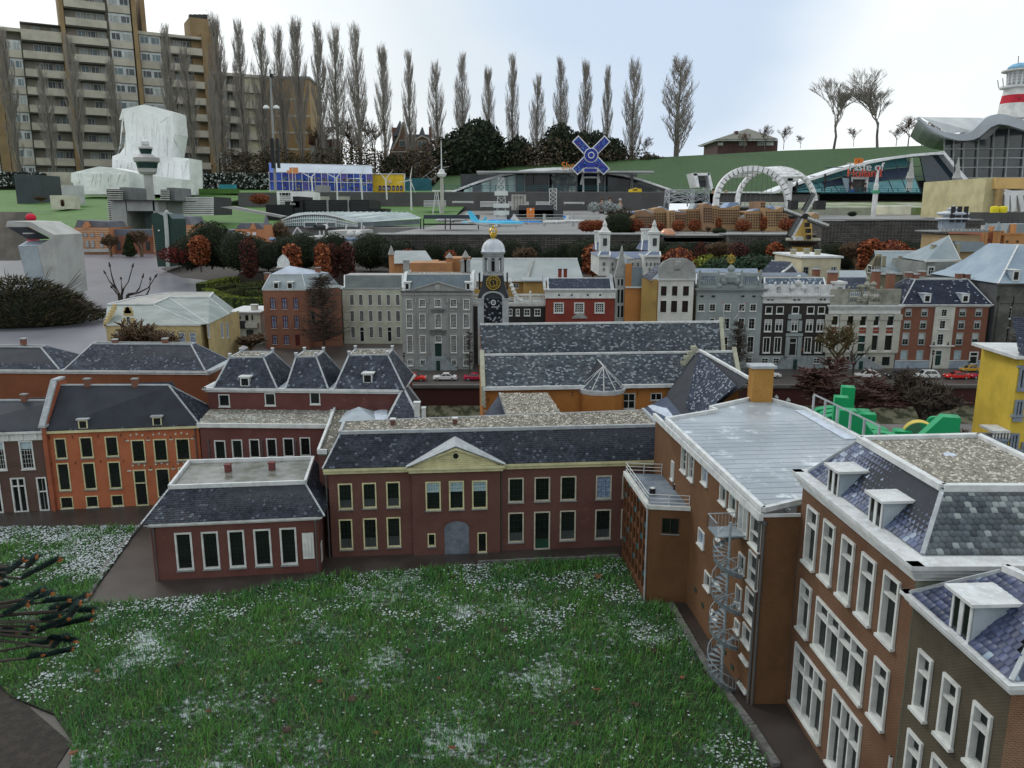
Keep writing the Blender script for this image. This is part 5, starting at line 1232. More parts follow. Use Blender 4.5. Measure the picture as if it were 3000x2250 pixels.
 for(x0,x1)in((958,1000),(1040,1082),(1120,1160),(1198,1240),(1279,1317),(1354,1396)):wi(w,M2,x0,1062,x1,1157,fw=.005,nx=4,ny=5,mw=.0015,pr_=.004)
 for(x0,x1)in((965,1007),(1125,1166),(1203,1243),(1358,1400)):wi(w,M2,x0,1200,x1,1298,fw=.005,nx=4,ny=5,mw=.0015,pr_=.004)
 for(x0,x1)in((1042,1086),(1280,1324)):wi(w,M2,x0,1202,x1,1332,fw=.005,tr=.72,name='door',sq=0)
 cz(w);mb=MB();w.bx(mb,0,w.H-.01,w.L,w.H+.004,.001,.008);mb.mk_('gutter',GP,w.rt)
 roof2(w,M2,(912,866),(1412,866),(1412,756),(912,757),-.004,.14,SW if 0 else mat((.13,.155,.15),(.18,.2,.195),s=7,rh=.6,dq=.3),.02,.01,.002,WS,mat('pale_flat',()),.3,'flat',sides=False)
 w=hs('grey_palace_house','grand grey stone canal house with triangular pediment, tall white windows and front steps',M3,242,838,1268,6.66,605,mat('palace_grey',(.285,.295,.285),s=5,dq=.2),dp=.5,xt=290)
 kw=dict(fw=.006,mw=.0028,pr_=.006,sq=.006)
 for(x0,x1)in((262,322),(757,815)):wi(w,M3,x0,667,x1,757,nx=4,ny=6,**kw)
 for(x0,x1)in((375,434),(510,570),(645,705)):wi(w,M3,x0,667,x1,735,nx=4,ny=4,**kw)
 for(x0,x1)in((265,325),(378,435),(512,572),(646,704),(757,813)):wi(w,M3,x0,793,x1,917,nx=4,ny=9,**kw)
 for(x0,x1)in((270,327),(380,438),(648,704),(757,813)):wi(w,M3,x0,980,x1,1130,nx=4,ny=10,**kw)
 for(x0,x1)in((274,328),(385,438),(655,706),(758,812)):wi(w,M3,x0,1190,x1,1242,nx=4,ny=3,**kw)
 wi(w,M3,512,982,572,1042,nx=5,ny=3,**kw);wi(w,M3,514,1046,572,1160,grn,grn,fw=.004,mu=(.5,),name='front_door',sq=0)
 cz(w)
 for x0,x1 in((345,362),(447,465),(617,634),(718,735)):
  mb=MB();q=hx2(w,M3,x0,650,x1,1150);w.bx(mb,q[0],q[1],q[2],q[3],.001,.007);w.bx(mb,q[0]-.006,q[3]-.05,q[2]+.006,q[3],.007,.014);w.bx(mb,q[0]-.005,q[1]-.03,q[2]+.005,q[1],.001,.012);mb.mk_('pilaster',MT['palace_grey'],w.rt)
 for x,y in((405,765),(675,765),(292,945),(405,945),(675,945),(785,945)):
  a,h=hp(w,x,y);MB().path([w.P(a+.024*t,h+.008*(t*t)-.004,.004)for t in(-1,-.5,0,.5,1)],.003,5).mk_('festoon',frz,w.rt)
 dg=mat((.1,.105,.105),(.16,.165,.16),s=30)
 for y0,y1,x0,x1 in((932,975,475,607),(750,782,485,595)):q=hx2(w,M3,x0,y0,x1,y1);mb=MB();w.bx(mb,q[0],q[1],q[2],q[3]-.01,.001,.012);w.bx(mb,q[0]-.005,q[3]-.01,q[2]+.005,q[3],.001,.018);mb.mk_('door_canopy',dg,w.rt)
 BD_(w,w.H-.028,w.H-.004,.008,MT['palace_grey'],'frieze');BD_(w,w.H-.002,w.H+.012,.022,dg,sp_=2)
 q=hx2(w,M3,318,520,768,597);PM_(w,q[0],q[2],w.H+.014,q[3]-.006,.02,MT['palace_grey'])
 a,h=hp(w,537,563);mb=MB()
 for i in rg(12):k=2*pi*i/12;mb.tu(w.P(a+.006*cos(k),h+.006*sin(k),.016),w.P(a+.022*cos(k),h+.022*sin(k),.016),.0022,n=4)
 mb.la(w.P(a,h,.012),[(.007,0),(.007,.001)],8);mb.mk_('rosette',WH,w.rt)
 E0,E1,T0,T1=roof2(w,M3,(245,598),(835,598),(822,455),(247,455),0,.16,mat('slate_teal',(.12,.16,.185),(.17,.21,.23),s=6,rh=.5,dq=.2),.016,.01,.0018,WS,GV,.26,'flat',sides=False)
 PB([T0,T1,T1+vy(.26),T0+vy(.26)],T0 .z+.001,.008,900,w.rt)
 mb=MB()
 for p in(E0,E1):mb.pz([p+vc(-.012,0,-.005),p+vc(-.012,0,.03),vc(p.x-.012,T0 .y,T0 .z+.02),vc(p.x-.012,T0 .y+.26,T0 .z+.02),vc(p.x-.012,T0 .y+.4,p.z)],vx(.024))
 mb.mk_('parapet',WS,w.rt)
 for x in(275,800):dm_(w.rt,E0,E1,T0,Q(M3,x,586),.044,.058,WH,GS,sidem=WS,roofm=WS,fw=.009)
 for x in(268,762,795):ch_(w.rt,YQ(M3,x,435,w.A.y+.3),.05,.04,.1,frz,GP)
 ST_(w,382,712,1165,1283,487,603,mat('step_blue',(.2,.235,.25),(.27,.3,.31),s=20))
 w=hs('black_white_house','black brick house with white balustrade and scroll just right of the church tower',M3,840,1470,780,6.9,728,mat('black_paint',(.018,.016,.015),(.03,.027,.025),s=12,rh=.6),dp=.45)
 for x0,x1 in((1137,1184),(1212,1246),(1283,1336),(1373,1427)):wi(w,M3,x0,752,x1,812,fw=.006,nx=2,ny=2,mw=.004,pr_=.006)
 cz(w);BD_(w,w.H,w.H+.035,.018,WH,sp_=3)
 BL(w,w.H+.037,w.H+.105,hp(w,1205,700)[0],w.L,.01,WH,22,posts=3);BL(w,w.H+.037,w.H+.105,0,.12,.01,WH,3,posts=2)
 mb=MB();a,h=hp(w,1148,700)
 for k in rg(9):t=k/8;p=w.P(a+.015+.1*t,w.H+.05+.17*(1-t)**2,0);mb.la(p-vz(.02),[(.012,0),(.02,.015),(.012,.035),(.003,.04)],6)
 mb.mk_('scroll_ornament',WH,w.rt);mb=MB();w.bx(mb,0,w.H+.037,w.L,w.H+.04,-.4,-.02);mb.mk_('flat_roof',GV,w.rt)
 w=hs('red_brick_house','deep red brick house with white entablature, three white windows and dark blue roof',M3,1470,2062,780,6.85,660,brick('brick_deepred',(.27,.045,.03),(.2,.035,.025),(.16,.05,.04),st=.35,stain=(.1,.02,.018)),dp=.45,xt=1766)
 for x0,x1 in((1540,1627),(1717,1803),(1893,1978)):
  wi(w,M3,x0,696,x1,788,fw=.01,nx=4,ny=4,mw=.005,pr_=.006)
 cz(w);BD_(w,w.H,w.H+.05,.012,WH,'entablature');BD_(w,w.H+.051,w.H+.082,.03,WS,sp_=3)
 for x in(1585,1695,1833,1940):a=hp(w,x,633)[0];mb=MB();w.bx(mb,a-.008,w.H+.022,a+.008,w.H+.036,.0125,.0135);mb.mk_('attic_window',GS,w.rt)
 E0,E1,T0,T1=roof2(w,M3,(1492,588),(2040,586),(2028,488),(1488,488),.02,.16,mat('slate_navy',(.045,.06,.1),(.065,.08,.125),s=8,rh=.45,rnd=((.12,.15,.2),.05)),.017,.014,.003,WS,None,.02,sides=False)
 for x in(1593,1640):ch_(w.rt,YQ(M3,x,480,w.A.y+.25),.03,.03,.07,brick('brick_deepred',(),(),()),iron)
 mb=MB();p=YQ(M3,1450,560,w.A.y);q=YQ(M3,1462,470,w.A.y+.16);mb.pz([vc(E0 .x-.04,E0 .y-.03,E0 .z),vc(E0 .x-.04,T0 .y,T0 .z+.03),vc(E0 .x-.04,T0 .y+.3,T0 .z)],vx(.02));mb.pz([vc(E1 .x,E1 .y-.03,E1 .z),vc(E1 .x,T0 .y,T0 .z+.03),vc(E1 .x,T0 .y+.3,T0 .z)],vx(.02));mb.mk_('parapet',GP,w.rt)
 mb=MB();c=YQ(M3,1765,815,w.A.y-.01);mb.pz([c+vc(-.07,0,-.02),c+vc(.07,0,-.02),c+vc(.05,0,.005),c+vz(.03),c+vc(-.05,0,.005)],vy(.012));mb.mk_('window_pediment',frz,w.rt)
 w=hs('yellow_hall','wide ochre hall with big grey roof behind the church tower',M3,700,1800,560,8.3,510,mat('ochre_wall',(.42,.27,.09),s=6,dq=.2),dp=1.2,group='halls behind the canal houses')
 for x0,x1,y0,y1 in((848,888,530,572),(1188,1238,530,575),(1960,1990,530,572)):wi(w,M3,x0,y0,x1,y1,fw=.007,nx=3,ny=2,mw=.005)
 cz(w);E=[w.P(0,w.H,.03),w.P(w.L,w.H,.03)];T=[YQ(M3,830,322,8.95),YQ(M3,1745,318,8.95)];T[1].z=T[0].z
 gr2=mat('plain_grey_roof',(.235,.27,.275),(.3,.33,.335),s=3,rh=.55,dq=.2);r=MB().fc((E[0],E[1],T[1],T[0])).fc((E[1],E[1]+vy(1.2),T[1]+vy(.02),T[1])).fc((E[0],T[0],T[0]+vy(.02),E[0]+vy(1.2))).fc((T[0],T[1],E[1]+vy(1.2),E[0]+vy(1.2))).mk_('roof',gr2,w.rt)
 mb=MB();q0,q1=YQ(M3,1305,505,8.26),YQ(M3,1362,345,8.9);ES(mb,q0,q1+vz(.01),.03,.02);mb.mk_('valley',frz,r)
 mb=MB();ES(mb,T[0],T[1],.03,.02);ES(mb,E[0],E[1],.03,.015);mb.mk_('ridge_cap',WS,r)
 w=hs('ochre_annex','lower ochre block with grey lean-to roof between yellow hall and red house',M3,1285,1480,560,7.9,515,MT['ochre_wall'],dp=.4,group='halls behind the canal houses');cz(w)
 mb=MB();w.bx(mb,-.02,w.H,w.L+.02,w.H+.012,-.4,.03);mb.mk_('roof',gr2,w.rt)
left_canal()
def right_canal():
 y0=6.72;L4=lambda n,lb,xl,xr,ym,top,m,**k:hs(n,lb,M4,xl,xr,ym,y0,top,m,**k)
 gre=MT['plain_grey_roof']
 w=hs('grey_gable_house','narrow grey gabled house with bare orange party wall right of the red brick house',M4,300,385,800,6.9,620,mat((.36,.38,.36),s=10),dp=.5)
 for y0_,y1_ in((640,700),(730,850),(870,975)):wi(w,M4,322,y0_,340,y1_,GP,GS,fw=.002);wi(w,M4,350,y0_,372,y1_,GP,GS,fw=.002)
 cz(w);c=w.P(w.L*.6,w.H);MB().pz([w.P(-.01,w.H,.01),w.P(w.L+.02,w.H,.01),w.P(w.L*.9,w.H+.11,.01),w.P(w.L*.6,w.H+.26,.01),w.P(w.L*.2,w.H+.11,.01)],vy(.06)).mk_('gable',frz,w.rt)
 mb=MB();a=w.P(w.L,w.H);mb.pz([a,a+vx(.11),a+vc(.02,0,.15)],vy(.4));mb.mk_('roof',lead,w.rt)
 w=hs('orange_party_wall_house','plain orange side wall with a bluish roof patch between grey gable and white house',M4,385,527,800,6.86,712,mat((.42,.18,.05),s=5,dq=.25),dp=.5);cz(w)
 mb=MB();w.bx(mb,w.L*.38,w.H,w.L,w.H+.17,-.01,0);mb.mk_('roof_slope',mat('slate_teal',()),w.rt);mb=MB();w.bx(mb,0,w.H,w.L*.38,w.H+.2,-.02,0);mb.mk_('upper_wall',w.m,w.rt);mb=MB();w.bx(mb,0,w.H-.006,w.L,w.H+.006,.001,.015);mb.mk_('gutter',WS,w.rt)
 w=hs('white_canal_house','white canal house with dark arched windows, scrolled parapet and blue roof',M4,668,972,900,6.66,655,mat((.56,.56,.52),s=7,dq=.15),dp=.5,xt=820)
 wd=mat((.035,.008,.012),(.012,.01,.012),s=40,rh=.2)
 wins(w,((697,745),(793,838),(888,938)),745,((703,786),),818,GS,wd,fw=.005,nx=2,ny=3,pr_=.001,sm_=WH,mw=.001)
 wins(w,((692,743),(785,835),(880,930)),880,((830,928),),810,GS,wd,fw=.005,nx=2,ny=4,pr_=.001,sm_=WH,mw=.001)
 cz(w,side=mat('mustard_wall',(.36,.235,.075),s=6,dq=.3));BD_(w,w.H,w.H+.018,.022,WS,sp_=2)
 mb=MB();w.bx(mb,-.004,w.H+.02,w.L+.004,w.H+.115,-.02,.008);q=w.P(w.L*.52,w.H+.115,.008)
 mb.pz([q+vx(-.15),q+vx(.15),q+vc(.12,0,.04),q+vc(.06,0,.07),q+vc(-.06,0,.07),q+vc(-.12,0,.04)],vy(.03));mb.la(q+vc(0,-.006,-.03),[(0,0),(.03,.012),(.035,.04),(.025,.07),(.006,.08)],10,sy=.4);mb.mk_('parapet',frz,w.rt)
 s=Wall(YQ(M4,527,800,6.8),YQ(M4,664,800,6.68),ZS,ZS+.6);hh=s.hit(Q(M4,600,640))[1];s.H=hh;mb=MB();s.mesh(mb);mb.mk_('party_wall',MT['mustard_wall'],w.rt)
 p=[YQ(M4,540,622,6.8),YQ(M4,605,655,6.7),YQ(M4,738,520,7.),YQ(M4,690,498,7.05)];nv=MT['slate_navy']
 r=MB().fc(p).mk_('roof',under,w.rt);RT([(p[0],p[1],p[2],p[3])],.02,.016,.003,nv,r)
 MB().fc((p[1],YQ(M4,670,650,6.75),YQ(M4,860,540,7.05),p[2])).mk_('lead_slope',lead,r);MB().fc([p[3],p[2],YQ(M4,860,540,7.05),YQ(M4,850,520,7.3),YQ(M4,740,495,7.3)]).mk_('flat_roof',GV,r)
 q=[YQ(M4,720,600,6.78),YQ(M4,905,600,6.78),YQ(M4,850,540,7.05),YQ(M4,760,520,7.05)];RT([tuple(q)],.02,.016,.003,nv,r)
 w=L4('ornate_stone_house','grey-green ornate stone canal house with coat of arms, balustrade and two flagpoles',985,1570,1200,745,mat('stone_greygreen',(.27,.31,.31),s=5,dq=.25),xt=1280,dp=.5)
 kw=dict(fw=.005,pr_=.004,sq=.005,nx=2,ny=3,mw=.001)
 wins(w,((1015,1073),(1114,1170),(1240,1300),(1368,1424),(1464,1522)),885,((855,920),),1270,**kw)
 wins(w,((1115,1160),(1232,1292),(1362,1418),(1452,1510)),1020,((978,1075),),1262,**kw)
 wins(w,((1345,1400),(1440,1500)),1200,((1135,1277),),1400,**kw);wins(w,((1210,1275),),1200,((1140,1360),),1242,fw=.005,tr=.7,name='door',sq=0);wins(w,((1425,1485),),1345,((1322,1368),),1455,nx=4,ny=2,fw=.003)
 wins(w,((1033,1070),(1132,1168),(1387,1423),(1483,1518)),790,((780,801),),1270,MT['stone_greygreen'],GS,fw=.003,sq=.003)
 cz(w);BD_(w,w.H-.006,w.H+.024,.034,MT['stone_greygreen'],sp_=3);h=w.H+.026
 for a0,a1 in((hp(w,1025,720)[0],hp(w,1185,720)[0]),(hp(w,1385,720)[0],hp(w,1548,720)[0])):BL(w,h,h+.125,a0,a1,.02,MT['stone_greygreen'],9)
 mb=MB();w.bx(mb,0,h,w.L,h+.035,-.02,-.002);c=hp(w,1292,680)[0];w.bx(mb,c-.11,h,c+.11,h+.11,-.03,.012)
 for dx,r_,z_ in((0,.06,.09),(-.05,.035,.06),(.05,.035,.06),(0,.035,.16),(-.09,.025,.02),(.09,.025,.02)):mb.la(w.P(c+dx,h+z_-r_,.02),[(0,0),(r_*.7,r_*.4),(r_,r_),(r_*.7,r_*1.6),(0,r_*2)],9,sy=.5)
 mb.mk_('coat_of_arms',MT['stone_greygreen'],w.rt)
 gp=w.P(c,h+.24,0);mb=MB()
 for k in rg(3):
  pts=[gp+vc(.035*cos(t)*cos(k),.035*cos(t)*sin(k),.035*sin(t))for t in[2*pi*i/14 for i in rg(15)]];mb.path(pts,.002,4)
 mb.tu(gp-vz(.09),gp+vz(.05),.003,n=5);mb.mk_('globe_ornament',mat('gold_leaf',()),w.rt)
 roof2(w,M4,(1000,690),(1560,690),(1520,600),(1005,600),.03,.15,mat('slate_frost',(.1,.14,.2),(.16,.21,.28),s=8,rh=.45,rnd=((.34,.4,.46),.12)),.017,.013,.003,WS,GV,.2)
 for x0,y0_,x1,y1_ in((1250,1075,1203,835),(1323,990,1405,845)):
  a,h=hp(w,x0,y0_);b=w.P(*hp(w,x1,y1_),.1);f=MB().tu(w.P(a,h,.01),b,.005,.003,6).mk_('flagpole',WH,w.rt);MB().la(b,[(0,-.006),(.008,0),(0,.008)],6).mk_('pole_tip',mat((.5,.05,.04)),f)
 w=L4('black_canal_house','black brick canal house with white sash windows, white attic and stone front steps',1545,2125,1300,850,MT['black_paint'],xt=1860,dp=.5)
 kw=dict(fw=.006,pr_=.004,sq=.006)
 q=((1598,1660),(1693,1757),(1828,1890),(1958,2022),(2052,2115))
 wins(w,q,908,((877,942),),1860,nx=0,**kw)
 wins(w,((1590,1652),(1683,1748),(1820,1880),(1947,2010),(2040,2103)),1045,((990,1095),),1848,tr=.62,mu=(.5,),cw_=(curt,.7,1.),**kw)
 wins(w,((1577,1640),(1673,1736),(1933,1997),(2027,2090)),1210,((1142,1278),),1840,nx=2,ny=0,mw=.004,cw_=(curt,0,0),**kw)
 wins(w,((1800,1867),),1240,((1148,1305),),1833,fw=.006,tr=.72,name='front_door',sq=0)
 hb=hp(w,1840,1302)[1];mb=MB();w.mesh(mb,h0=hb);mb.mk_('wall',w.m,w.rt);keep=w.holes;w.holes=[]
 wins(w,((1567,1625),(1665,1720),(2015,2070)),1340,((1325,1370),),1850,nx=2,ny=2,fw=.004,mw=.003)
 mb=MB();w.mesh(mb,h1=hb-.001);mb.mk_('stone_base',MT['stone_greygreen'],w.rt);w.holes=keep
 mb=MB();b0,b1=w.P(0,0,-w.dp),w.P(w.L,0,-w.dp);H=vz(w.H)
 for a,b in((w.P(0,0),b0),(b0,b1),(b1,w.P(w.L,0))):mb.qd(a,b,b+H,a+H)
 mb.mk_('side_wall',w.m,w.rt)
 att=mat((.58,.59,.58),s=12);h=w.H
 for r in((1612,815,1665,826),(1837,815,1898,826),(2067,812,2118,824)):
  a0,h1=hp(w,r[0],r[1]);a1,h0=hp(w,r[2],r[3]);mb=MB();w.bx(mb,a0,h0,a0+(a1-a0)*.4,h1,.01,.012);w.bx(mb,a0+(a1-a0)*.6,h0,a1,h1,.01,.012);mb.mk_('attic_window',GS,w.rt)
 h2=hp(w,1860,800)[1];mb=MB();w.bx(mb,0,h,w.L,h2,.001,.009);mb.mk_('attic',att,w.rt);BD_(w,h2,h2+.02,.03,WS,sp_=2)
 mb=MB()
 for k in rg(20):a=w.L*(k+.5)/20;w.bx(mb,a-.005,h2-.01,a+.005,h2-.0005,.0095,.02)
 mb.mk_('console',att,w.rt);h3=h2+.021
 for a0,a1 in((0,.17),(.27,.36),(.64,.73),(.83,1.)):mb=MB();w.bx(mb,w.L*a0,h3,w.L*a1,h3+.085,-.02,.004);mb.mk_('parapet',WS,w.rt)
 for a0,a1 in((.17,.27),(.36,.42),(.58,.64),(.73,.83)):BL(w,h3,h3+.083,w.L*a0+.002,w.L*a1-.002,.002,WS,5,posts=2)
 c=w.L*.5;mb=MB();w.bx(mb,w.L*.42+.002,h3,w.L*.58-.002,h3+.09,-.02,.006)
 for dx,r_,z_ in((0,.03,.1),(-.045,.026,.06),(.045,.026,.06),(0,.02,.15)):mb.la(w.P(c+dx,h3+z_-r_,.01),[(0,0),(r_*.7,r_*.4),(r_,r_),(r_*.7,r_*1.6),(0,r_*2)],9,sy=.5)
 mb.mk_('crest',WS,w.rt)
 roof2(w,M4,(1590,722),(2125,722),(2100,632),(1592,632),.03,.15,MT['slate_frost'],.017,.013,.003,WS,GV,.2)
 mb=MB()
 for x0,y0_,x1,y1_ in((1790,1000,1812,1090),(1888,1000,1908,1090),(1795,945,1905,985),(1775,1110,1918,1135),(1775,1140,1795,1310),(1880,1140,1900,1310)):
  r_=hx2(w,M4,x0,y0_,x1,y1_);w.bx(mb,*r_,.001,.014)
 mb.mk_('door_surround',MT['stone_greygreen'],w.rt);ST_(w,1665,2045,1300,1392,1795,1895,MT['step_blue'])
 ch_(w.rt,YQ(M5,270,640,7.25),.055,.05,.07,brick('brick_terra',(),(),()),GP,pots=3);mb=MB();a,h=hp(w,1912,1248);w.bx(mb,a-.008,h-.01,a+.008,h+.01,.001,.003);mb.mk_('plaque',mat((.35,.09,.03)),w.rt)
 w=hs('stained_palace_house','stained cream stone palace with red festoon panels, tall windows and mossy parapet',M5,352,962,1400,y0-.01,962,mat((.42,.42,.36),s=6,dq=.25,sc2=(.12,.12,.08)),xt=690,dp=.5)
 kw=dict(fw=.009,pr_=.008,sq=.006)
 for x0,y0_,x1,y1_ in((200,430,328,620),(468,430,598,628),(686,432,818,630),(908,432,1040,630),(1165,432,1295,630),(155,770,285,1050),(435,765,540,1055),(862,765,1010,1060),(1118,765,1260,1060)):
  wi(w,R4,x0,y0_,x1,y1_,**kw)
 wi(w,R4,660,770,785,1160,WH,grn,fw=.009,pr_=.008,tr=.64,name='front_door',sq=0)
 for x0,y0_,x1,y1_ in((130,1155,205,1300),(400,1150,450,1225),(475,1150,520,1215),(845,1155,890,1205),(920,1155,965,1240),(1095,1155,1215,1308)):
  wi(w,R4,x0,y0_,x1,y1_,SC,GS,fw=.002,sq=0)
 cz(w)
 fr=mat((.3,.055,.03),(.2,.05,.035),s=40)
 for x0,x1 in((180,290),(470,580),(665,800),(880,1025),(1140,1280)):
  r_=hx2(w,R4,x0,640,x1,745);mb=MB();w.bx(mb,*r_,.001,.003);p=mb.mk_('festoon_panel',fr,w.rt);mb=MB();c=(r_[0]+r_[2])/2;hh=(r_[1]+r_[3])/2;u=(r_[2]-r_[0])*.4
  mb.path([w.P(c+u*t,hh+.008*t*t-.004,.006)for t in(-1,-.5,0,.5,1)],.0035,5);mb.mk_('festoon',frz,p)
 for x in(395,622,860,1085,1330,135):
  r_=hx2(w,R4,x-28,415,x+28,1075);mb=MB();w.bx(mb,r_[0],r_[1],r_[2],r_[3],.001,.01);w.bx(mb,r_[0]-.005,r_[3]-.05,r_[2]+.005,r_[3],.01,.018);mb.mk_('pilaster',w.m,w.rt)
 h=w.H;BD_(w,hp(w,690,1298)[1]-.01,hp(w,690,1298)[1]+.004,.016,w.m,'plinth_band');BD_(w,h,h+.03,.012,WH,'frieze');BD_(w,h+.031,h+.075,.04,WS,sp_=4);h3=h+.077
 st=mat((.3,.3,.25),(.16,.165,.13),s=9,dq=.6);mb=MB();w.bx(mb,0,h3,w.L*.26,h3+.13,-.02,.004);w.bx(mb,w.L*.72,h3,w.L,h3+.13,-.02,.004);mb.mk_('parapet',st,w.rt)
 BL(w,h3,h3+.128,w.L*.262,w.L*.45,.002,st,7);BL(w,h3,h3+.128,w.L*.56,w.L*.718,.002,st,7);mb=MB();c=w.L*.505
 for i in rg(16):r_=R.uniform(.018,.035);mb.la(w.P(c+R.uniform(-.07,.07),h3+R.uniform(-0,.14)*(1),.006),[(0,0),(r_,r_),(0,r_*1.8)],7,sy=.5)
 mb.la(w.P(c,h3+.15,0),[(.02,0),(.026,.02),(.01,.05),(.016,.065),(.004,.085)],8);mb.mk_('trophy_carving',st,w.rt)
 mb=MB();w.bx(mb,0,h3+.05,w.L,h3+.06,-.5,-.02);fl=mb.mk_('flat_roof',mat('pale_flat',()),w.rt);ST_(w,440,850,1350,1440,610,700,MT['step_blue'])
 mb=MB();a=hp(w,655,795)[0];w.bx(mb,a-.06,h3+.06,a+.07,h3+.085,-.22,-.12);mb.mk_('skylight',mat('pale_blue_roof',()),w.rt)
 tb=brick('brick_terra',(),(),())
 for x,yb,hh,wd_ in((405,800,.2,.07),(790,765,.175,.055),(917,800,.19,.055)):ch_(w.rt,YQ(M5,x,yb,y0+.35)-vz(0),wd_,.06,hh,tb,GP,pots=3,cap=.014)
 s=Wall(YQ(M5,432,780,y0+.25),YQ(M5,528,780,y0+.25),YQ(M5,480,795,y0+.25).z,2);hh=s.hit(Q(M5,480,700))[1];mb=MB();s.bx(mb,0,0,s.L,hh,-.15,0);s.bx(mb,-.012,hh,s.L+.012,hh+.02,-.16,.012);o=mb.mk_('roof_house',WH,w.rt);wn(s,(.02,.02,s.L-.02,hh-.02),w.rt,fw=.008,nx=3,ny=2,mw=.003,cut=False,sq=0,pr_=.006)
 e=[YQ(M5,*p,y0+a_)for p,a_ in(((440,745),.3),((755,740),.3),((735,645),.5),((440,648),.5))];r=MB().fc(e).mk_('rear_roof',under,w.rt);RT([tuple(e)],.018,.014,.003,MT['slate_navy'],r)
 w=hs('brown_white_bay_house','wide reddish brown brick house with white middle bay and dark blue hipped roof',M5,965,1738,1418,y0-.01,897,brick((.24,.095,.06),(.18,.07,.045),(.15,.08,.06),st=.5,rs=3,stain=(.3,.15,.1)),xt=1400,dp=.55)
 lb=mat((.34,.38,.38),rh=.6)
 rows=(((1062,1118),(1203,1260),(1538,1598),(1680,1740)),950,((917,985),)),(((1048,1108),(1190,1248),(1527,1585),(1667,1724)),1062,((1022,1095),)),(((1033,1093),(1175,1235),(1508,1568),(1648,1708)),1185,((1130,1238),))
 for i,(c_,ym,rw)in en(rows):wins(w,c_,ym,rw,1400,lb,GS,fw=.005,nx=2,ny=(3 if i<2 else 4),mw=.0018,sm_=SC,cw_=(curt,(.55,.7,.45)[i],1.),pr_=.003)
 wins(w,((1018,1080),(1158,1218),(1490,1552)),1330,((1285,1368),),1280,lb,GS,fw=.005,nx=4,ny=5,mw=.0015,cw_=(blind,0,1.),sq=0,pr_=.003)
 wi(w,M5,1630,1297,1695,1410,fw=.009,tr=.68,name='side_door',sq=0,pr_=.006)
 cz(w,side=mat((.02,.02,.02)))
 mbb=mat((.52,.52,.46),s=8);a0=hp(w,1325,905)[0];a1=hp(w,1500,905)[0];b=Wall(w.P(a0,0,.012),w.P(a1,0,.012),ZS,ZS+w.H);b.zm=M5;b.rt=w.rt
 wins(b,((1380,1432),),955,((922,987),),1405,fw=.004,nx=2,ny=3,mw=.001);wins(b,((1364,1418),),1058,((1022,1097),),1392,fw=.004,nx=2,ny=3,mw=.001);wins(b,((1343,1400),),1190,((1140,1240),),1372,fw=.004,nx=2,ny=4,mw=.001)
 wins(b,((1322,1384),),1350,((1285,1425),),1352,WH,grn,fw=.005,tr=.72,name='front_door',sq=0)
 mb=MB();b.mesh(mb);mb.qd(w.P(a0,0),b.P(0,0),b.P(0,b.H),w.P(a0,b.H));mb.qd(w.P(a1,0),b.P(b.L,0),b.P(b.L,b.H),w.P(a1,b.H));mb.mk_('middle_bay',mbb,w.rt)
 hb=b.hit(Q(M5,1370,1250))[1];mb=MB();b.bx(mb,-.02,hb,b.L+.02,hb+.01,.001,.02)
 for y_ in(1108,1010):q=b.hit(Q(M5,1385,y_))[1];b.bx(mb,b.L*.22,q,b.L*.8,q+.006,.001,.008)
 mb.mk_('bay_moulding',WH,w.rt)
 for x in(1310,1435):q=b.hit(Q(M5,x,1225));MB().la(b.P(q[0],q[1]-.012,.012),[(.006,0),(.007,.008),(.003,.014),(.006,.022),(.002,.028)],8).mk_('bust',iron,w.rt)
 hp_=hp(w,1400,1378)[1];mb=MB()
 for q0,q1 in((0,a0),(a1,w.L*.855),(w.L*.945,w.L)):w.bx(mb,q0,0,q1,hp_,.001,.006)
 mb.mk_('plinth',mat((.3,.36,.42),s=12),w.rt);mb=MB()
 for q0,q1 in((0,a0),(a1,w.L*.855),(w.L*.945,w.L)):w.bx(mb,q0,hp_,q1,hp_+.005,.001,.01)
 mb.mk_('plinth_band',WH,w.rt);BD_(w,w.H-.004,w.H+.02,.034,WS,sp_=3)
 z=w.P(0,w.H+.021).z;E=[w.P(0,w.H+.021,.03),w.P(w.L,w.H+.021,.03)];T=[YQ(M5,1150,662,y0+.24),YQ(M5,1615,665,y0+.24)];T[1].z=T[0].z
 r=HR(w.rt,[E[0],E[1],E[1]+vy(.62),E[0]+vy(.62)],[T[0],T[1],T[1]+vy(.14),T[0]+vy(.14)],mat((.026,.035,.065),(.036,.048,.085),s=8,rh=.5,spec=.2,rnd=((.3,.34,.42),.03)),.0145,.0125,.003,flat=mat('pale_flat',()),sw=.01,strip=GP)
 for x in(1253,1590):dm_(w.rt,E[0],E[1],T[0],Q(M5,x,862),.062,.066,WH,GS,sidem=lead,roofm=lead,fw=.012,ov=.004)
 for x,y_ in((1092,640),(1148,655),(1207,630),(1535,650),(1600,655)):ch_(w.rt,YQ(M5,x,y_,y0+.36),.05,.045,.04,mat('chimney_brown',()),GP)
 w=hs('sooty_mansion','sooty dark grey stone mansion with swept blue-grey roof at the right edge',R5,745,1250,1440,y0-.02,500,mat((.15,.15,.135),(.065,.068,.062),s=5,dq=.5,lo=.35,hi=.6),xt=1000,dp=1.1)
 sy=mat((.1,.105,.11),s=9)
 kw=dict(fw=.006,pr_=.004,sq=.006,sm_=WH)
 for x0,y0_,x1,y1_ in((963,640,1030,692),(1145,640,1200,692),(930,770,1012,900),(1110,775,1190,905),(898,1000,978,1172),(1095,1005,1170,1180)):wi(w,R5,x0,y0_,x1,y1_,WS,GS,nx=2,ny=3,mw=.002,**kw)
 for x0,y0_,x1,y1_ in((866,1258,940,1360),(857,1400,930,1430)):wi(w,R5,x0,y0_,x1,y1_,WS,GS,**kw)
 cz(w,side=sy)
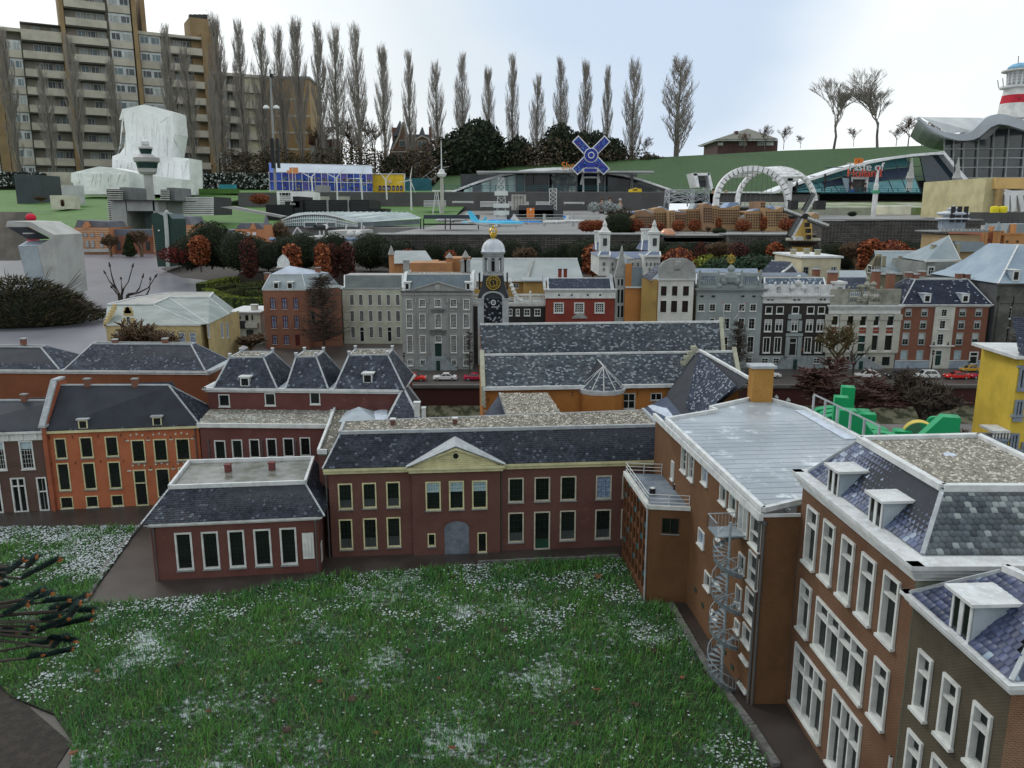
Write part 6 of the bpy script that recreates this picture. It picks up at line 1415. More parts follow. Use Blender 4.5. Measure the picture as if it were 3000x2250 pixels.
 for x0,x1,y0_,y1_ in((878,935,640,1180),(1040,1095,640,1180)):r_=hx2(w,R5,x0,y0_,x1,y1_);mb=MB();w.bx(mb,r_[0],r_[1],r_[2],r_[3],.001,.014);w.bx(mb,r_[0]-.006,r_[3]-.06,r_[2]+.006,r_[3],.014,.026);mb.mk_('pilaster',w.m,w.rt)
 q=hp(w,900,1245)[1];q2=hp(w,900,1180)[1];BD_(w,q,q+.014,.022,w.m,'string_course');BD_(w,q2,q2+.014,.02,w.m,'string_course');BD_(w,w.H-.11,w.H-.09,.016,w.m,'architrave');BD_(w,w.H-.02,w.H,.03,w.m,sp_=2)
 mb=MB()
 for k in rg(6):w.bx(mb,.002,k*.033+.003,w.L*.28,k*.033+.031,.001,.004)
 mb.mk_('rusticated_stone',mat((.36,.37,.35),s=10,dq=.4),w.rt)
 E=[w.P(0,w.H+.001,.035),w.P(w.L,w.H+.001,.035)];bl=mat((.22,.29,.36),(.3,.37,.43),s=3,rh=.5,dq=.12);D=w.dp
 rows_=[(0,0),(.09,.05),(.2,.15),(.33,.3)];mb=MB();pr=[vc(E[0].x-.02,E[0].y-0,E[0].z),vc(E[1].x,E[1].y,E[1].z),vc(E[0].x-.02,E[0].y+D,E[0].z)]
 for(i0,z0_),(i1,z1_)in zip(rows_[:-1],rows_[1:]):
  f=lambda i,zz:(vc(E[0].x-.02+i,E[0].y+i,E[0].z+zz),vc(E[1].x,E[1].y+i,E[1].z+zz),vc(E[0].x-.02+i,E[0].y+D-i,E[0].z+zz),vc(E[1].x,E[0].y+D-i,E[0].z+zz))
  a,b=f(i0,z0_),f(i1,z1_);mb.fc((a[0],a[1],b[1],b[0]));mb.fc((a[2],a[0],b[0],b[2]));mb.fc((a[2],b[2],b[3],a[3]))
 mb.fc((b[0],b[1],b[3],b[2]));r=mb.mk_('roof',bl,w.rt);mb=MB();ES(mb,E[0]+vx(-.02),b[0],.012,.008);mb.mk_('hip_strip',WS,r)
 dm_(w.rt,E[0],E[1],vc(E[0].x+.2,E[0].y+.25,E[0].z+.2),Q(R5,1060,472),.062,.085,WH,GS,sidem=bl,roofm=WH,fw=.012)
 ch_(w.rt,YQ(R5,1080,205,y0+.5),.09,.08,.1,sy,GP,cap=.012)
 w=hs('blue_roof_hall','dark hall under a broad pale blue swept roof between brown house and sooty mansion',M5,1480,1800,640,7.9,615,sy,dp=.8,group='halls behind the canal houses');cz(w)
 e=[YQ(M5,*p,yy)for p,yy in(((1465,600),7.85),((1800,650),7.7),((1850,430),8.6),((1700,420),8.6),((1590,490),8.25))]
 r=MB().fc((e[0],e[1],e[4])).fc((e[4],e[1],e[2],e[3])).fc((e[3],e[2],e[2]+vx(1.),e[1]+vx(1.2),e[1])).mk_('roof',bl,w.rt);mb=MB();ES(mb,e[3],e[2]+vx(.8),.02,.015);ES(mb,e[0],e[1],.02,.012);ES(mb,e[4],e[3],.012,.01);mb.mk_('ridge_cap',WS,r)
 w=hs('step_gable_hall','stone hall with stepped gable, smooth blue-grey roof and three slim chimneys',M5,690,1250,600,8.8,615,mat('hall_stone',(.3,.28,.19),s=8,dq=.3),dp=.7,group='halls behind the canal houses');cz(w)
 e0,e1=YQ(M5,815,612,8.78),YQ(M5,1250,612,8.78);e1 .z=e0 .z;t0,t1=YQ(M5,790,412,9.3),YQ(M5,1310,415,9.3);t1 .z=t0 .z
 r=MB().fc((e0,e1,t1,t0)).fc((t0,t1,t1+vc(0,.5,-.5),t0+vc(0,.5,-.5))).mk_('roof',mat('hall_roof',(.2,.25,.275),(.26,.31,.33),s=3,rh=.5,dq=.12),w.rt)
 mb=MB();ES(mb,t0,t1,.02,.016);ES(mb,e0,e1,.03,.02);mb.mk_('ridge_cap',WS,r)
 mb=MB();c=YQ(M5,745,610,8.86)
 gw=Wall(YQ(M5,690,600,9.15),YQ(M5,815,600,8.76),c.z-.3,c.z)
 for k in rg(9):
  f=k/9;gw.bx(mb,gw.L*f*.9,0,gw.L,.3+(t0 .z-c.z)*(k+1)/9*.98,-.03,0)
 mb.mk_('step_gable',w.m,w.rt)
 q=gw.hit(Q(M5,735,528));q2=gw.hit(Q(M5,765,608));wn(gw,(q[0],q2[1],q2[0],q[1]),w.rt,fw=.01,nx=2,ny=2,mw=.004,cut=False,sq=0,pr_=.006)
 for x in(868,1010,1090):p=YQ(M5,x,545,8.95);ch_(w.rt,p,.035,.03,.11,w.m,GP)
 w=hs('pyramid_roof_tower','square grey tower with steep pyramid roof and two white framed windows',M5,1235,1500,600,8.3,505,mat((.25,.265,.255),s=6,dq=.2),dp=.75,group='halls behind the canal houses')
 for x0,x1,y0_,y1_ in((1262,1318,543,622),(1425,1485,553,632)):wi(w,M5,x0,y0_,x1,y1_,fw=.014,nx=2,ny=2,mw=.006)
 cz(w);p0,p1=YQ(M5,1243,500,8.27),YQ(M5,1550,510,8.4);p1 .z=p0 .z;t=YQ(M5,1443,272,8.7);p2,p3=p1+vc(.05,.7,0),p0+vc(.1,.75,0)
 mb=MB();[mb.fc((a,b,t))for a,b in((p0,p1),(p1,p2),(p2,p3),(p3,p0))];r=mb.mk_('pyramid_roof',MT['hall_roof'],w.rt);mb=MB();ES(mb,p0,p1,.03,.02);ES(mb,p1,p2,.03,.02);ES(mb,p1,t,.008,.008);mb.mk_('eaves',WH,r)
 for x,y_,h in((1303,430,.09),(1518,445,.12)):ch_(w.rt,YQ(M5,x,y_,8.6),.04,.04,h,MT['hall_stone'],GP)
 w=hs('beige_box_house','flat roofed pale beige house in front of the windmill',M5,140,482,620,8.6,470,mat((.52,.48,.34),s=5),dp=.9,group='halls behind the canal houses',xt=300)
 for x0,x1,y0_,y1_ in((163,205,548,612),(410,455,548,600)):wi(w,M5,x0,y0_,x1,y1_,SC,GS,fw=.006,nx=2,ny=2,mw=.003)
 cz(w);mb=MB();w.bx(mb,-.02,w.H,w.L+.02,w.H+.02,-.92,.02);mb.mk_('flat_roof',WS,w.rt)
 for x,yo in((172,.4),(325,.5),(365,.3)):ch_(w.rt,w.P(w.L*(x-140)/342,w.H+.02,-yo),.05,.05,.05,MT['hall_stone'],GP)
 s=Wall(YQ(M5,30,600,9.5),YQ(M5,140,600,8.62),ZS,ZS+w.H);mb=MB();s.q(mb,0,0,s.L,w.H,0,0);mb.mk_('left_wall',mat('hall_stone',()),w.rt);q=s.hit(Q(M5,90,515));MB().pz([s.P(q[0]+.03*cos(t),q[1]+.05*sin(t),.001)for t in[2*pi*i/12 for i in rg(12)]],s.n*.01).mk_('oval_window',GS,w.rt)
 w=hs('small_blue_roof_house','little gabled house with blue slate roof beside the beige box house',M4,1560,1880,600,8.1,590,MT['ochre_wall'],dp=.4,group='halls behind the canal houses');cz(w)
 e=[YQ(M4,*p,yy)for p,yy in(((1560,582),8.08),((1742,590),8.),((1828,520),8.3),((1650,485),8.4))];r=MB().fc(e).fc((e[1],e[2],e[2]+vc(.16,0,-.22))).mk_('roof',under,w.rt);RT([tuple(e)],.03,.022,.004,MT['slate_navy'],r);mb=MB();ES(mb,e[3],e[2],.02,.015);ES(mb,e[2],e[1],.02,.015);ES(mb,e[2],e[2]+vc(.2,0,-.24),.02,.015);mb.mk_('ridge_cap',WS,r)
 for i,(z_,p,yy)in en(((M4,((870,548),(1530,550),(1540,600),(860,600)),7.5),(M5,((480,580),(710,580),(725,640),(480,640)),7.6),(M4,((1530,585),(1940,585),(1990,630),(1530,630)),7.3))):
  a=[YQ(z_,*q_,yy+(.25 if k<2 else 0))for k,q_ in en(p)];o=MB().fc(a).qd(a[3],a[2],vc(a[2].x,a[2].y,ZS),vc(a[3].x,a[3].y,ZS)).mk_('rear_house',MT['slate_frost']if i!=1 else MT['hall_roof'],None,loc=(a[0].x,a[0].y,ZS))
  tag(o,('frosted slate roof of a rear house behind the white and ornate houses','grey lean-to roof of a rear house left of the tall red chimneys','long dark slate roof of a rear house behind the black canal house')[i],'house','halls behind the canal houses')
right_canal()
def yellow_house():
 y=4.45;A=YQ(S4,1975,1560,y);A=G(Q(S4,1965,1600),.02);y=A.y
 t=YQ(S4,2170,250,y);rt=root('yellow_house','bright yellow house with grey arched windows cut off by the right edge','house',(A.x+.2,A.y,0))
 w=Wall((A.x,A.y),(A.x+.6,A.y-.03),0,1);w.H=w.hit(Q(S4,2190,240))[1]
 ym=mat((.62,.45,.06),s=5,dq=.12);gw_=mat((.22,.26,.31),s=20)
 for x0,y0_,x1,y1_ in((2150,380,2250,690),(2085,840,2170,1120),(2020,1320,2105,1580),(2175,1450,2290,1622)):
  wn(w,hx2(w,S4,x0,y0_,x1,y1_),rt,gw_,GS,fw=.012,mu=(.5,),sq=.012,pr_=.012,rev=.012)
 mb=MB();w.mesh(mb,rev=.012);mb.qd(w.P(0,0),w.P(0,0)+vc(.05,.5,0),w.P(0,w.H)+vc(.05,.5,0),w.P(0,w.H));mb.mk_('wall',ym,rt)
 mb=MB()
 for yy,t_ in((1085,.014),(1580,.016),(375,.014)):h=w.hit(Q(S4,2080,yy))[1];w.bx(mb,-.012,h,w.L,h+t_,.001,.016)
 mb.mk_('string_course',gw_,rt);mb=MB();w.bx(mb,-.05,w.H,w.L,w.H+.02,-.5,.05);mb.mk_('eaves',WS,rt)
 mb=MB();e0=w.P(-.03,w.H+.021,.04);e1=w.P(w.L,w.H+.021,.04);RT([(e0,e1,e1+vc(0,.2,.22),e0+vc(.05,.2,.22))],.018,.016,.004,MT['slate_navy'],rt)
 mb=MB();p=w.P(0,w.H*.06);mb=MB();w.bx(mb,-.1,0,-.005,.1,-.12,0);w.bx(mb,-.12,.1,-.005,.115,-.14,.02);mb.mk_('balcony_base',gw_,rt)
 mb=MB()
 for i in rg(6):q=w.P(-.105+.02*i,.115,.01);mb.la(q,[(.004,0),(.007,.015),(.004,.04)],6)
 w.bx(mb,-.12,.155,-.005,.17,-.14,.02);mb.mk_('balcony_railing',WS,rt)
yellow_house()
# plants
def TN_(segs,n=3):
 S=np.array([(*a,*b,r,s)for a,b,r,s in segs]);P,Qq,r0,r1=S[:,0:3],S[:,3:6],S[:,6],S[:,7]
 d=Qq-P;L=np.linalg.norm(d,axis=1,keepdims=True);d=d/np.maximum(L,1e-9)
 h=np.where(np.abs(d[:,2:3])<.9,np.array([[0,0,1.]]),np.array([[1.,0,0]]));a=np.cross(d,h);a/=np.maximum(np.linalg.norm(a,axis=1,keepdims=True),1e-9);b=np.cross(d,a)
 V=np.empty((len(S),2*n,3))
 for i in rg(n):
  c,s=cos(2*pi*i/n),sin(2*pi*i/n);o=a*c+b*s;V[:,i]=P+o*r0[:,None];V[:,n+i]=Qq+o*r1[:,None]
 F=np.array([(i,(i+1)%n,n+(i+1)%n,n+i)for i in rg(n)])
 return V.reshape(-1,3),(F[None]+(np.arange(len(S))*2*n)[:,None,None]).reshape(-1,4)
def PLT(name,label,cat,parts,group=None):
 r=root(name,label,cat,(0,0,0),group);r['tmpl']=1
 for nm,V,F,m in parts:NM_(nm,V,F,m,r)
 return r
USED=set()
def put(t,loc,s,label=None,rz=None,group=None,sx=1.):
 kids=TK.setdefault(t.name,list(t.children))
 if t.name not in USED:USED.add(t.name);o=t
 else:
  o=t.copy();COL.objects.link(o)
  for k in kids:c=k.copy();COL.objects.link(c);c.parent=o
 o.location=loc;o.scale=(s*sx,s*sx,s);o.rotation_euler=(0,0,R.uniform(0,6.28)if rz is None else rz)
 if label:o['label']=label
 if group:o['group']=group
 if'tmpl' in o:del o['tmpl']
 return o
TK={}
bark=mat((.13,.115,.1),s=3);TM_=mat((.27,.245,.22),(.34,.31,.28),s=.6)
BK=mat((.05,.04,.032),s=30);TW_=mat((.045,.035,.028),(.075,.055,.04),s=12)
TB_=mat((.13,.085,.05),s=.8)
def PP_(seed,wide=1.):
 r=random.Random(seed);tr=[];br=[];x=y=0;p=vz(0);n=12
 for i in rg(n):
  q=vc(p.x+r.uniform(-.004,.004),p.y+r.uniform(-.004,.004),(i+1)/n*.97);tr.append((p,q,.014*(1-i/n)**1.1+.0012,.014*(1-(i+1)/n)**1.1+.001));p=q
 for i in rg(80):
  z=.05+.9*r.random()**.95;a=r.uniform(0,6.28);zz=z
  env=wide*(.024+.044*min(1,(1-z)*2.6)*(.55+.45*sin(pi*min(1,z*1.25))));L=(.1+.17*(1-z))*r.uniform(.7,1.2)
  st=vz(z);p=st;rad=.0034*(1-z*.6);sp_=5;dirx=vc(cos(a),sin(a),0)
  for k in rg(sp_):
   t=(k+1)/sp_;q=st+dirx*env*(t**.62)*r.uniform(.85,1.15)+vz(L*t)
   if q.z>1.02:break
   br.append((p,q,rad*(1-k/sp_)+.0007,rad*(1-(k+1)/sp_)+.0006))
   for _ in rg(5):
    b=r.uniform(0,6.28);o=vc(cos(b),sin(b),0)*r.uniform(.006,.022)*wide;l=r.uniform(.03,.075)
    m_=p+(q-p)*r.random();e=m_+o+vz(l);br.append((m_,e,.0009,.0004))
    if r.random()<.5:o2=vc(r.uniform(-1,1),r.uniform(-1,1),0)*.012;br.append((m_+(e-m_)*.5,m_+(e-m_)*.5+o2+vz(.03),.0006,.0003))
   p=q
 return[('trunk',*TN_(tr,5),bark),('crown',*TN_(br,3),TM_)]
def bare(seed,spread=.5,lv=5,mt=TW_,mb_=BK,up=.35,r0=.022,trunk=.25,nb=3,droop=0,mini=.0018,lean=.8,wr=.5):
 r=random.Random(seed);tr=[];br=[]
 def grow(p,d,L,rad,k):
  q=p+d*L;mid=p+d*L*.5+vc(r.uniform(-1,1),r.uniform(-1,1),r.uniform(-.3,.5))*L*.09
  for a,b,ra,rb in((p,mid,rad,rad*.85),(mid,q,rad*.85,rad*.7)):(tr if k==0 else br).append((a,b,max(ra,mini),max(rb,mini*.8)))
  if k>=lv:return
  for i in rg(nb+(k==0)+(1 if r.random()<.4 else 0)):
   a=r.uniform(0,6.28);o=vc(cos(a),sin(a),0);nd=(d*lean+o*spread*r.uniform(.6,1.5)+vz(up*r.uniform(.2,1)-droop)).normalized();s=p+(q-p)*r.uniform(.45 if k else.7,1.)
   grow(s,nd,L*r.uniform(.58,.86),rad*.62,k+1)
 grow(vz(0),vc(r.uniform(-.05,.05),0,1).normalized(),trunk,r0,0)
 zz=max(b[1].z for b in br);k=1/zz;kx=wr/max(max(abs(b[1].x),abs(b[1].y))for b in br);f=lambda v:vc(v.x*kx,v.y*kx,v.z*k);sc_=lambda L:[(f(a),f(b),x*k,y*k)for a,b,x,y in L]
 return[('trunk',*TN_(sc_(tr),6),mb_),('crown',*TN_(sc_(br),3),mt)]
def leafm(*a):
 n=[x for x in a if isinstance(x,str)];t=[x for x in a if isinstance(x,tuple)];q=[x for x in a if isinstance(x,float)]
 return mat(*n,t[0],t[1],s=8,spec=.15,rnd=(t[-1]if len(t)>2 else t[0],q[0]if q else.1),lo=.35,hi=.65)
def LB(seed,n,leaf,shape,m,inner=None,trunk=.1,tm=BK,core=.86,fill=.12,tr=.02):
 r=np.random.RandomState(seed);t=r.rand(n*2);rad=np.array([shape(x)for x in t]);keep=r.rand(n*2)<rad/rad.max()+.12;t=t[keep][:n];rad=rad[keep][:n];m_=len(t)
 a=r.uniform(0,2*pi,m_);lump=1+.1*np.sin(3*a+5*t+seed)*np.sin(7*t*pi+seed)+.05*np.sin(8*a+seed*2+11*t);k=rad*lump*(1-fill*r.rand(m_)**2+.03*r.randn(m_));H=1-trunk
 C=np.stack((k*np.cos(a),k*np.sin(a),trunk+H*t+.01*r.randn(m_)),1);nrm=np.stack((np.cos(a),np.sin(a),(t-.45)*1.6),1)+.75*r.randn(m_,3);nrm/=np.linalg.norm(nrm,axis=1,keepdims=True)
 u=np.cross(nrm,r.randn(m_,3));u/=np.linalg.norm(u,axis=1,keepdims=True);v=np.cross(nrm,u);s=leaf*r.uniform(.6,1.3,(m_,1))
 V=np.stack((C-u*s,C-v*s*.6+nrm*s*.15,C+u*s,C+v*s*.6+nrm*s*.15),1).reshape(-1,3);F=(np.array([(0,1,2,3)])[None]+(np.arange(m_)*4)[:,None,None]).reshape(-1,4)
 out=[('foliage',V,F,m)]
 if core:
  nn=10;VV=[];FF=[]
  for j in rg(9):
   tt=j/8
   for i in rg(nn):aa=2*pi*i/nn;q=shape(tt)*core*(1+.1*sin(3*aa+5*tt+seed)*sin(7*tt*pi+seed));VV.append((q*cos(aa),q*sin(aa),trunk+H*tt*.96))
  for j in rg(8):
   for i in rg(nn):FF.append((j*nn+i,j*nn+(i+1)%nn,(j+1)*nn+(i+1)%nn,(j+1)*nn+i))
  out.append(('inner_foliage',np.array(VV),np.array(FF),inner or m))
 V,F=TN_([(vz(0),vz(trunk+.1),tr,tr*.8)],6);out.append(('trunk',V,F,tm));return out
ball=lambda t:.46*sqrt(max(0,1-(2*t-1)**2))+.01
egg=lambda t:.36*sqrt(max(0,1-(2*t-1)**2))*(1.12-.3*t)+.01
cm_=lambda t:.17*min(1,(t*6)**.5+.1)*min(1,((1-t)*5)**.5+.05)
cone=lambda t:.26*(1-t)**.8*min(1,t*6+.3)+.01
BG_=leafm((.035,.05,.018),(.02,.032,.012),(.06,.075,.03));yewg=leafm((.016,.026,.015),(.028,.038,.02),(.04,.05,.03))
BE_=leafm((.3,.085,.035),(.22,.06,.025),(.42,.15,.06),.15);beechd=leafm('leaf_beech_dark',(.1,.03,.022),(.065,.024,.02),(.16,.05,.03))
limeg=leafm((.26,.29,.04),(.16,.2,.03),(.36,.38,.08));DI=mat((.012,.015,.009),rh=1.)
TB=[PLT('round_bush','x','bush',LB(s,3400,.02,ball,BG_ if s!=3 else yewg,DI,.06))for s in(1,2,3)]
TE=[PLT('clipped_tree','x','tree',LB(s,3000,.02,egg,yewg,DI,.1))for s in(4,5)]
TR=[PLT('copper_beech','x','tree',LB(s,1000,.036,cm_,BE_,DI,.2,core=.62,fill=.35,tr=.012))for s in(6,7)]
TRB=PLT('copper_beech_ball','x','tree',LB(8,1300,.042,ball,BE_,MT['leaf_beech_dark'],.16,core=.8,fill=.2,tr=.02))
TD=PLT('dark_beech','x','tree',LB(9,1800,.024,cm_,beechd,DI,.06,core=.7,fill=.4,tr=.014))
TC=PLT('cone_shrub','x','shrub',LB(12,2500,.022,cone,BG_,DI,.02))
TS=[PLT('bare_shrub','x','shrub',bare(s,.75,5,TB_,TB_,.25,.02,.12,4,mini=.0035))for s in(21,22)]
TT=[PLT('bare_tree','x','tree',bare(s,.55,5,TW_,BK,.45,.03,.22,3,mini=.0035))for s in(31,)]
ZG=.25
def at(u,vb,vt,y=None,z=ZG):
 p=G((u,vb),z)if y is None else Y((u,vb),y);t=Y((u,vt),p.y);return vc(p.x,p.y,z),t.z-z
GB='clipped round bushes before the stone basket wall'
side=lambda u:'left of the cream house roof' if u<900 else('behind the church tower area' if u<1600 else('behind the ornate house roof' if u<2200 else'right of the windmill'))
def bushes():
 L=[(620,766,648,'B0',1.),(560,768,690,'B1',1.05),(700,765,676,'B1',1.),(655,775,702,'B2',1.15),(745,760,690,'B0',1.),(785,772,708,'E0',1.1),(845,772,688,'B0',1.1),(893,764,682,'B1',.95),(950,770,697,'E1',1.1),(978,748,682,'B0',.95),(1085,766,682,'B1',1.12),(1165,762,700,'B2',1.2),(1272,762,710,'B0',1.),(1330,760,712,'E0',1.1),(1350,762,712,'B2',1.),(1415,752,722,'B0',1.3),(1495,760,700,'B1',.9),(1560,756,706,'E1',.9),(1612,757,725,'B2',1.),(1650,757,712,'E0',.9),(1700,762,704,'B0',1.),(1735,725,697,'B1',1.1),(1812,740,710,'B2',1.6),(1862,738,708,'B0',1.2),(1938,765,705,'E1',.95),(1995,752,708,'B0',1.3),(2025,768,714,'E0',.9),(2080,758,728,'B2',1.2),(2225,765,700,'B1',.95),(2310,768,698,'E0',1.2),(2165,768,738,'B2',1.4),(2440,768,708,'B0',1.),(2395,755,728,'B1',1.2),(2640,742,704,'B0',1.3),(2690,745,712,'B2',1.2),(2480,770,716,'E1',.9),(2540,764,720,'B2',1.)]
 for i,(u,vb,vt,k,sx)in en(L):
  t=TB[int(k[1])]if k[0]=='B' else TE[int(k[1])];p,h=at(u,vb,vt)
  if p.y>19.2:p,h=at(u,vb,vt,18.9-(i%3)*.5)
  col='olive green' if t in(TB[0],TB[1])else'dark green'
  put(t,p,h,f'{col} clipped {"round bush" if k[0]=="B" else "egg shaped tree"}, {ORD[i] if i < len(ORD) else i+1} from the left in the bush row',group=GB,sx=sx)
 B=[(433,0,0)]
 L=[(1,857,788,715,TR[0],1.35,'orange-red leaved beech behind the white bell gable'),(1,945,785,712,TR[1],1.1,'orange-red leaved slim beech behind the red corner house'),(1,1197,785,730,TRB,.75,'orange-red beech in front of the turreted hall'),(1,1322,786,733,TR[0],1.1,'ragged orange-red beech between the hall and the tower'),(1,1737,788,716,TR[1],1.5,'orange-red columnar beech left of the white palace'),(1,1988,778,726,TRB,1.,'round orange beech ball between palace and windmill'),(1,1875,785,735,TR[0],.5,'thin orange beech in front of the palace wing'),(1,2268,765,710,TR[1],1.3,'orange-red beech just left of the windmill'),(1,2550,775,700,TR[0],1.5,'tall rust red beech left of the stepped gable'),(1,2608,765,705,TRB,1.,'orange brown beech right of the tall rust red one'),(1,2665,755,730,TRB,1.6,'low orange beech hedge above the hall roof')]
 for _,u,vb,vt,t,sx,lb in L:
  p,h=at(u,vb,vt,15.2);put(t,p,h,lb,group='copper beeches in the garden',sx=sx)
 for u,vb,vt,sx,lb in((732,800,695,1.1,'tall dark purple beech left of the bell gable'),(976,792,712,1.2,'dark purple beech right of the slim orange one'),(1018,792,710,1.2,'dark purple beech beside the biggest round bush'),(2160,782,712,1.6,'dark brown beech in the middle of the garden'),(2050,778,708,.9,'thin dark brown beech near the yellow shrub'),(2890,750,690,1.2,'dark leafless looking beech left of the castle'),(2750,745,688,1.,'dark beech behind the pyramid roof tower')):
  p,h=at(u,vb,vt,15.8);put(TD,p,h,lb,group='dark beeches in the garden',sx=sx)
 p,h=at(525,795,722,18.2);o=PLT('japanese_maple','small wide dark red leaved tree beside the green cabinet','tree',LB(41,1400,.045,lambda t:.75*sqrt(max(0,1-(2*t-1)**2))+.01,leafm((.16,.025,.02),(.09,.02,.018)),None,.35,core=0,fill=.8));put(o,p,h)
 p,h=at(590,800,690,18.);put(TR[0],p,h,'tall orange leaved beech left of the round bushes on the plaza corner',group='copper beeches in the garden',sx=1.5)
 p,h=at(548,778,690,18.6);put(TT[0],p,h,'small dark bare tree between green cabinet and orange beech',sx=1.)
 p,h=at(380,742,684,29.,0);put(TC,p,h,'dark green cone shaped yew in front of the orange station building',sx=1.2)
 for u,vb,vt,lb,s_ in((325,745,680,'pale brown bare shrub in front of the station building',0),(415,748,672,'thin bare pale tree in front of the station gallery',1),(815,700,640,'bare orange brown shrub in front of the right station pavilion',0)):
  p,h=at(u,vb,vt,29.3,0);put(TS[s_],p,h,lb)
 for u,vb,vt,lb in((2105,790,705,'reddish brown bare shrub in the middle of the garden'),(2510,780,705,'brown bare tree left of the tall rust red beech'),(1528,775,720,'pale brown feathery shrub against the stone basket wall'),(2330,780,720,'bare shrub behind the windmill')):
  p,h=at(u,vb,vt,16.3);put(TS[1],p,h,lb,sx=1.)
 for u,vb,vt,lb in((2000,790,745,'yellow green shrub in front of the dark brown beech'),(2060,790,748,'small lime green shrub beside the yellow one')):
  p,h=at(u+70,vb,vt,14.5);o=PLT('lime_shrub',lb,'shrub',LB(R.randint(50,99),900,.04,ball,limeg,None,.2,core=0,fill=.9));put(o,p,h)
 for u,vb,vt,sx in((2220,792,745,2.2),(2130,792,752,2.)):
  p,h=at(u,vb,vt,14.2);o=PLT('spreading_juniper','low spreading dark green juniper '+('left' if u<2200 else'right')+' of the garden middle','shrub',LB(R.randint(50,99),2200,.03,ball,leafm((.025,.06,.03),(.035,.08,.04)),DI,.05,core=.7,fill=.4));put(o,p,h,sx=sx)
ORD=['first','second','third','fourth','fifth','sixth','seventh','eighth','ninth','tenth','eleventh','twelfth','thirteenth','fourteenth','fifteenth','sixteenth','seventeenth','eighteenth','nineteenth','twentieth']
ORD+=['twenty-'+x for x in ORD[:9]]+['thirtieth']+['thirty-'+x for x in ORD[:9]]
bushes()
def near_trees():
 def mk(lb,u,vb,vt,y,z,parts,sx=1.,name='bare_tree',cat='tree',rz=None):
  o=PLT(name,lb,cat,parts);p,h=at(u,vb,vt,y,z);put(o,p,h,sx=sx,rz=rz)
 def pyr(seed,n,m,wd=.22):
  r=random.Random(seed);tr=[(vz(0),vz(.98),.014,.005)];br=[]
  for i in rg(n):
   z=.16+.8*r.random();a=r.uniform(0,6.28);p=vz(z);L=wd*(1.15-z*.75)*r.uniform(.7,1.1);d=vc(cos(a),sin(a),r.uniform(-.1,.25))
   for k in rg(3):
    q=p+d*L/3+vc(r.uniform(-1,1),r.uniform(-1,1),r.uniform(-.6,.8))*L*.12;br.append((p,q,.005-.001*k,.004-.001*k))
    for _ in rg(3):br.append((p+(q-p)*r.random(),q+vc(r.uniform(-1,1),r.uniform(-1,1),r.uniform(-.4,1.))*L*.3,.0026,.0018))
    p=q
  return[('trunk',*TN_(tr,6),BK),('crown',*TN_(br,3),m)]
 mk('tall dark pyramid shaped bare tree between red corner house and cream house',950,1016,800,7.45,ZG,pyr(1,230,TW_,.3))
 mk('dark pyramid shaped bare tree in front of the ornate stone house',2157,1082,935,6.4,ZG,pyr(2,190,TW_,.26))
 mk('dark bare tree in front of the sooty mansion at the right edge',2985,1070,925,6.42,ZG,pyr(3,190,TW_,.3))
 mk('dark bare climbing tree squeezed between grey palace house and church',1376,1075,960,6.5,ZG,pyr(4,120,TW_,.14))
 mk('olive brown mop headed bare tree in front of the stained palace house',2450,1085,938,6.3,ZG,bare(5,.8,5,mat((.11,.085,.035),s=20),BK,.2,.03,.32,3,mini=.0045,lean=.5,wr=.42))
 mk('thin curved bare tree beside the mop headed one',2500,1085,995,6.2,ZG,bare(6,.5,3,TW_,BK,.4,.02,.3,2,mini=.006))
 mk('large tangled reddish brown bare shrub behind the green letters',2480,1170,1048,5.35,0,bare(7,.9,6,mat((.075,.035,.028),s=20),BK,.12,.03,.2,3,mini=.0045,lean=.6,wr=.8))
 mk('wide grey-brown bare shrub growing beside the canal',2700,1300,1085,5.1,0,bare(8,.85,6,TW_,BK,.16,.035,.24,3,mini=.0035,lean=.6,wr=.52))
 mk('small bare dark shrub left of the mirror letters by the canal',2800,1330,1240,4.6,0,bare(9,.9,5,TW_,BK,.2,.03,.2,3,mini=.005,wr=.7))
 mk('brown twiggy bush before the yellow stone house',433,1006,925,6.15,ZG,bare(10,.75,5,TB_,TB_,.3,.02,.15,4,mini=.004))
 mk('low brown bush at the foot of the red corner house',735,1018,975,7.3,ZG,bare(11,.9,5,TB_,TB_,.2,.02,.12,4,mini=.006),1.6,'bare_shrub','shrub')
 r=random.Random(5);segs=[];b0=Y((355,905),9.2);root_=vc(b0 .x,9.2,0);tips=[]
 paths=[((890,775),(905,850),(925,920),(965,1000)),((1073,780),(1040,900),(1000,960),(985,1010)),((852,830),(890,900),(930,950),(960,1000)),((1155,865),(1130,950),(1100,990),(1040,1000)),((1258,860),(1200,950),(1120,990),(1030,1010)),((1217,880),(1210,960),(1185,1010),(1100,1020)),((980,875),(985,930),(988,980),(985,1020)),((660,1065),(730,1110),(820,1130),(930,1100)),((740,1075),(745,1100),(800,1125),(850,1130)),((905,945),(950,1000),(975,1030),(985,1050)),((1110,1020),(1060,1030),(1020,1040),(990,1060))]
 for pth in paths:
  pt=[YQ(M1,*q,9.2+.15*r.uniform(-1,1))for q in pth];tips.append((pt[0],(pt[0]-pt[1]).normalized()))
  for a,b,w_ in zip(pt[:-1],pt[1:],(.006,.009,.012)):segs.append((b,a,w_*1.1,w_*.8))
  segs.append((root_+vz(.25),pt[-1],.022,.013))
 V,F=TN_(segs,5);o=PLT('sumac_tree','open bare tree with dark bud tipped branches standing on the wet square','tree',[('branches',V,F,BK)])
 del o['tmpl'];V,F=TN_([(root_,root_+vz(.3),.03,.022)],6);NM_('trunk',V,F,BK,o)
 for p,d in tips:MB().tu(p,p+d*.05,.014,.006,6).mk_('bud',mat((.05,.03,.025)),o)
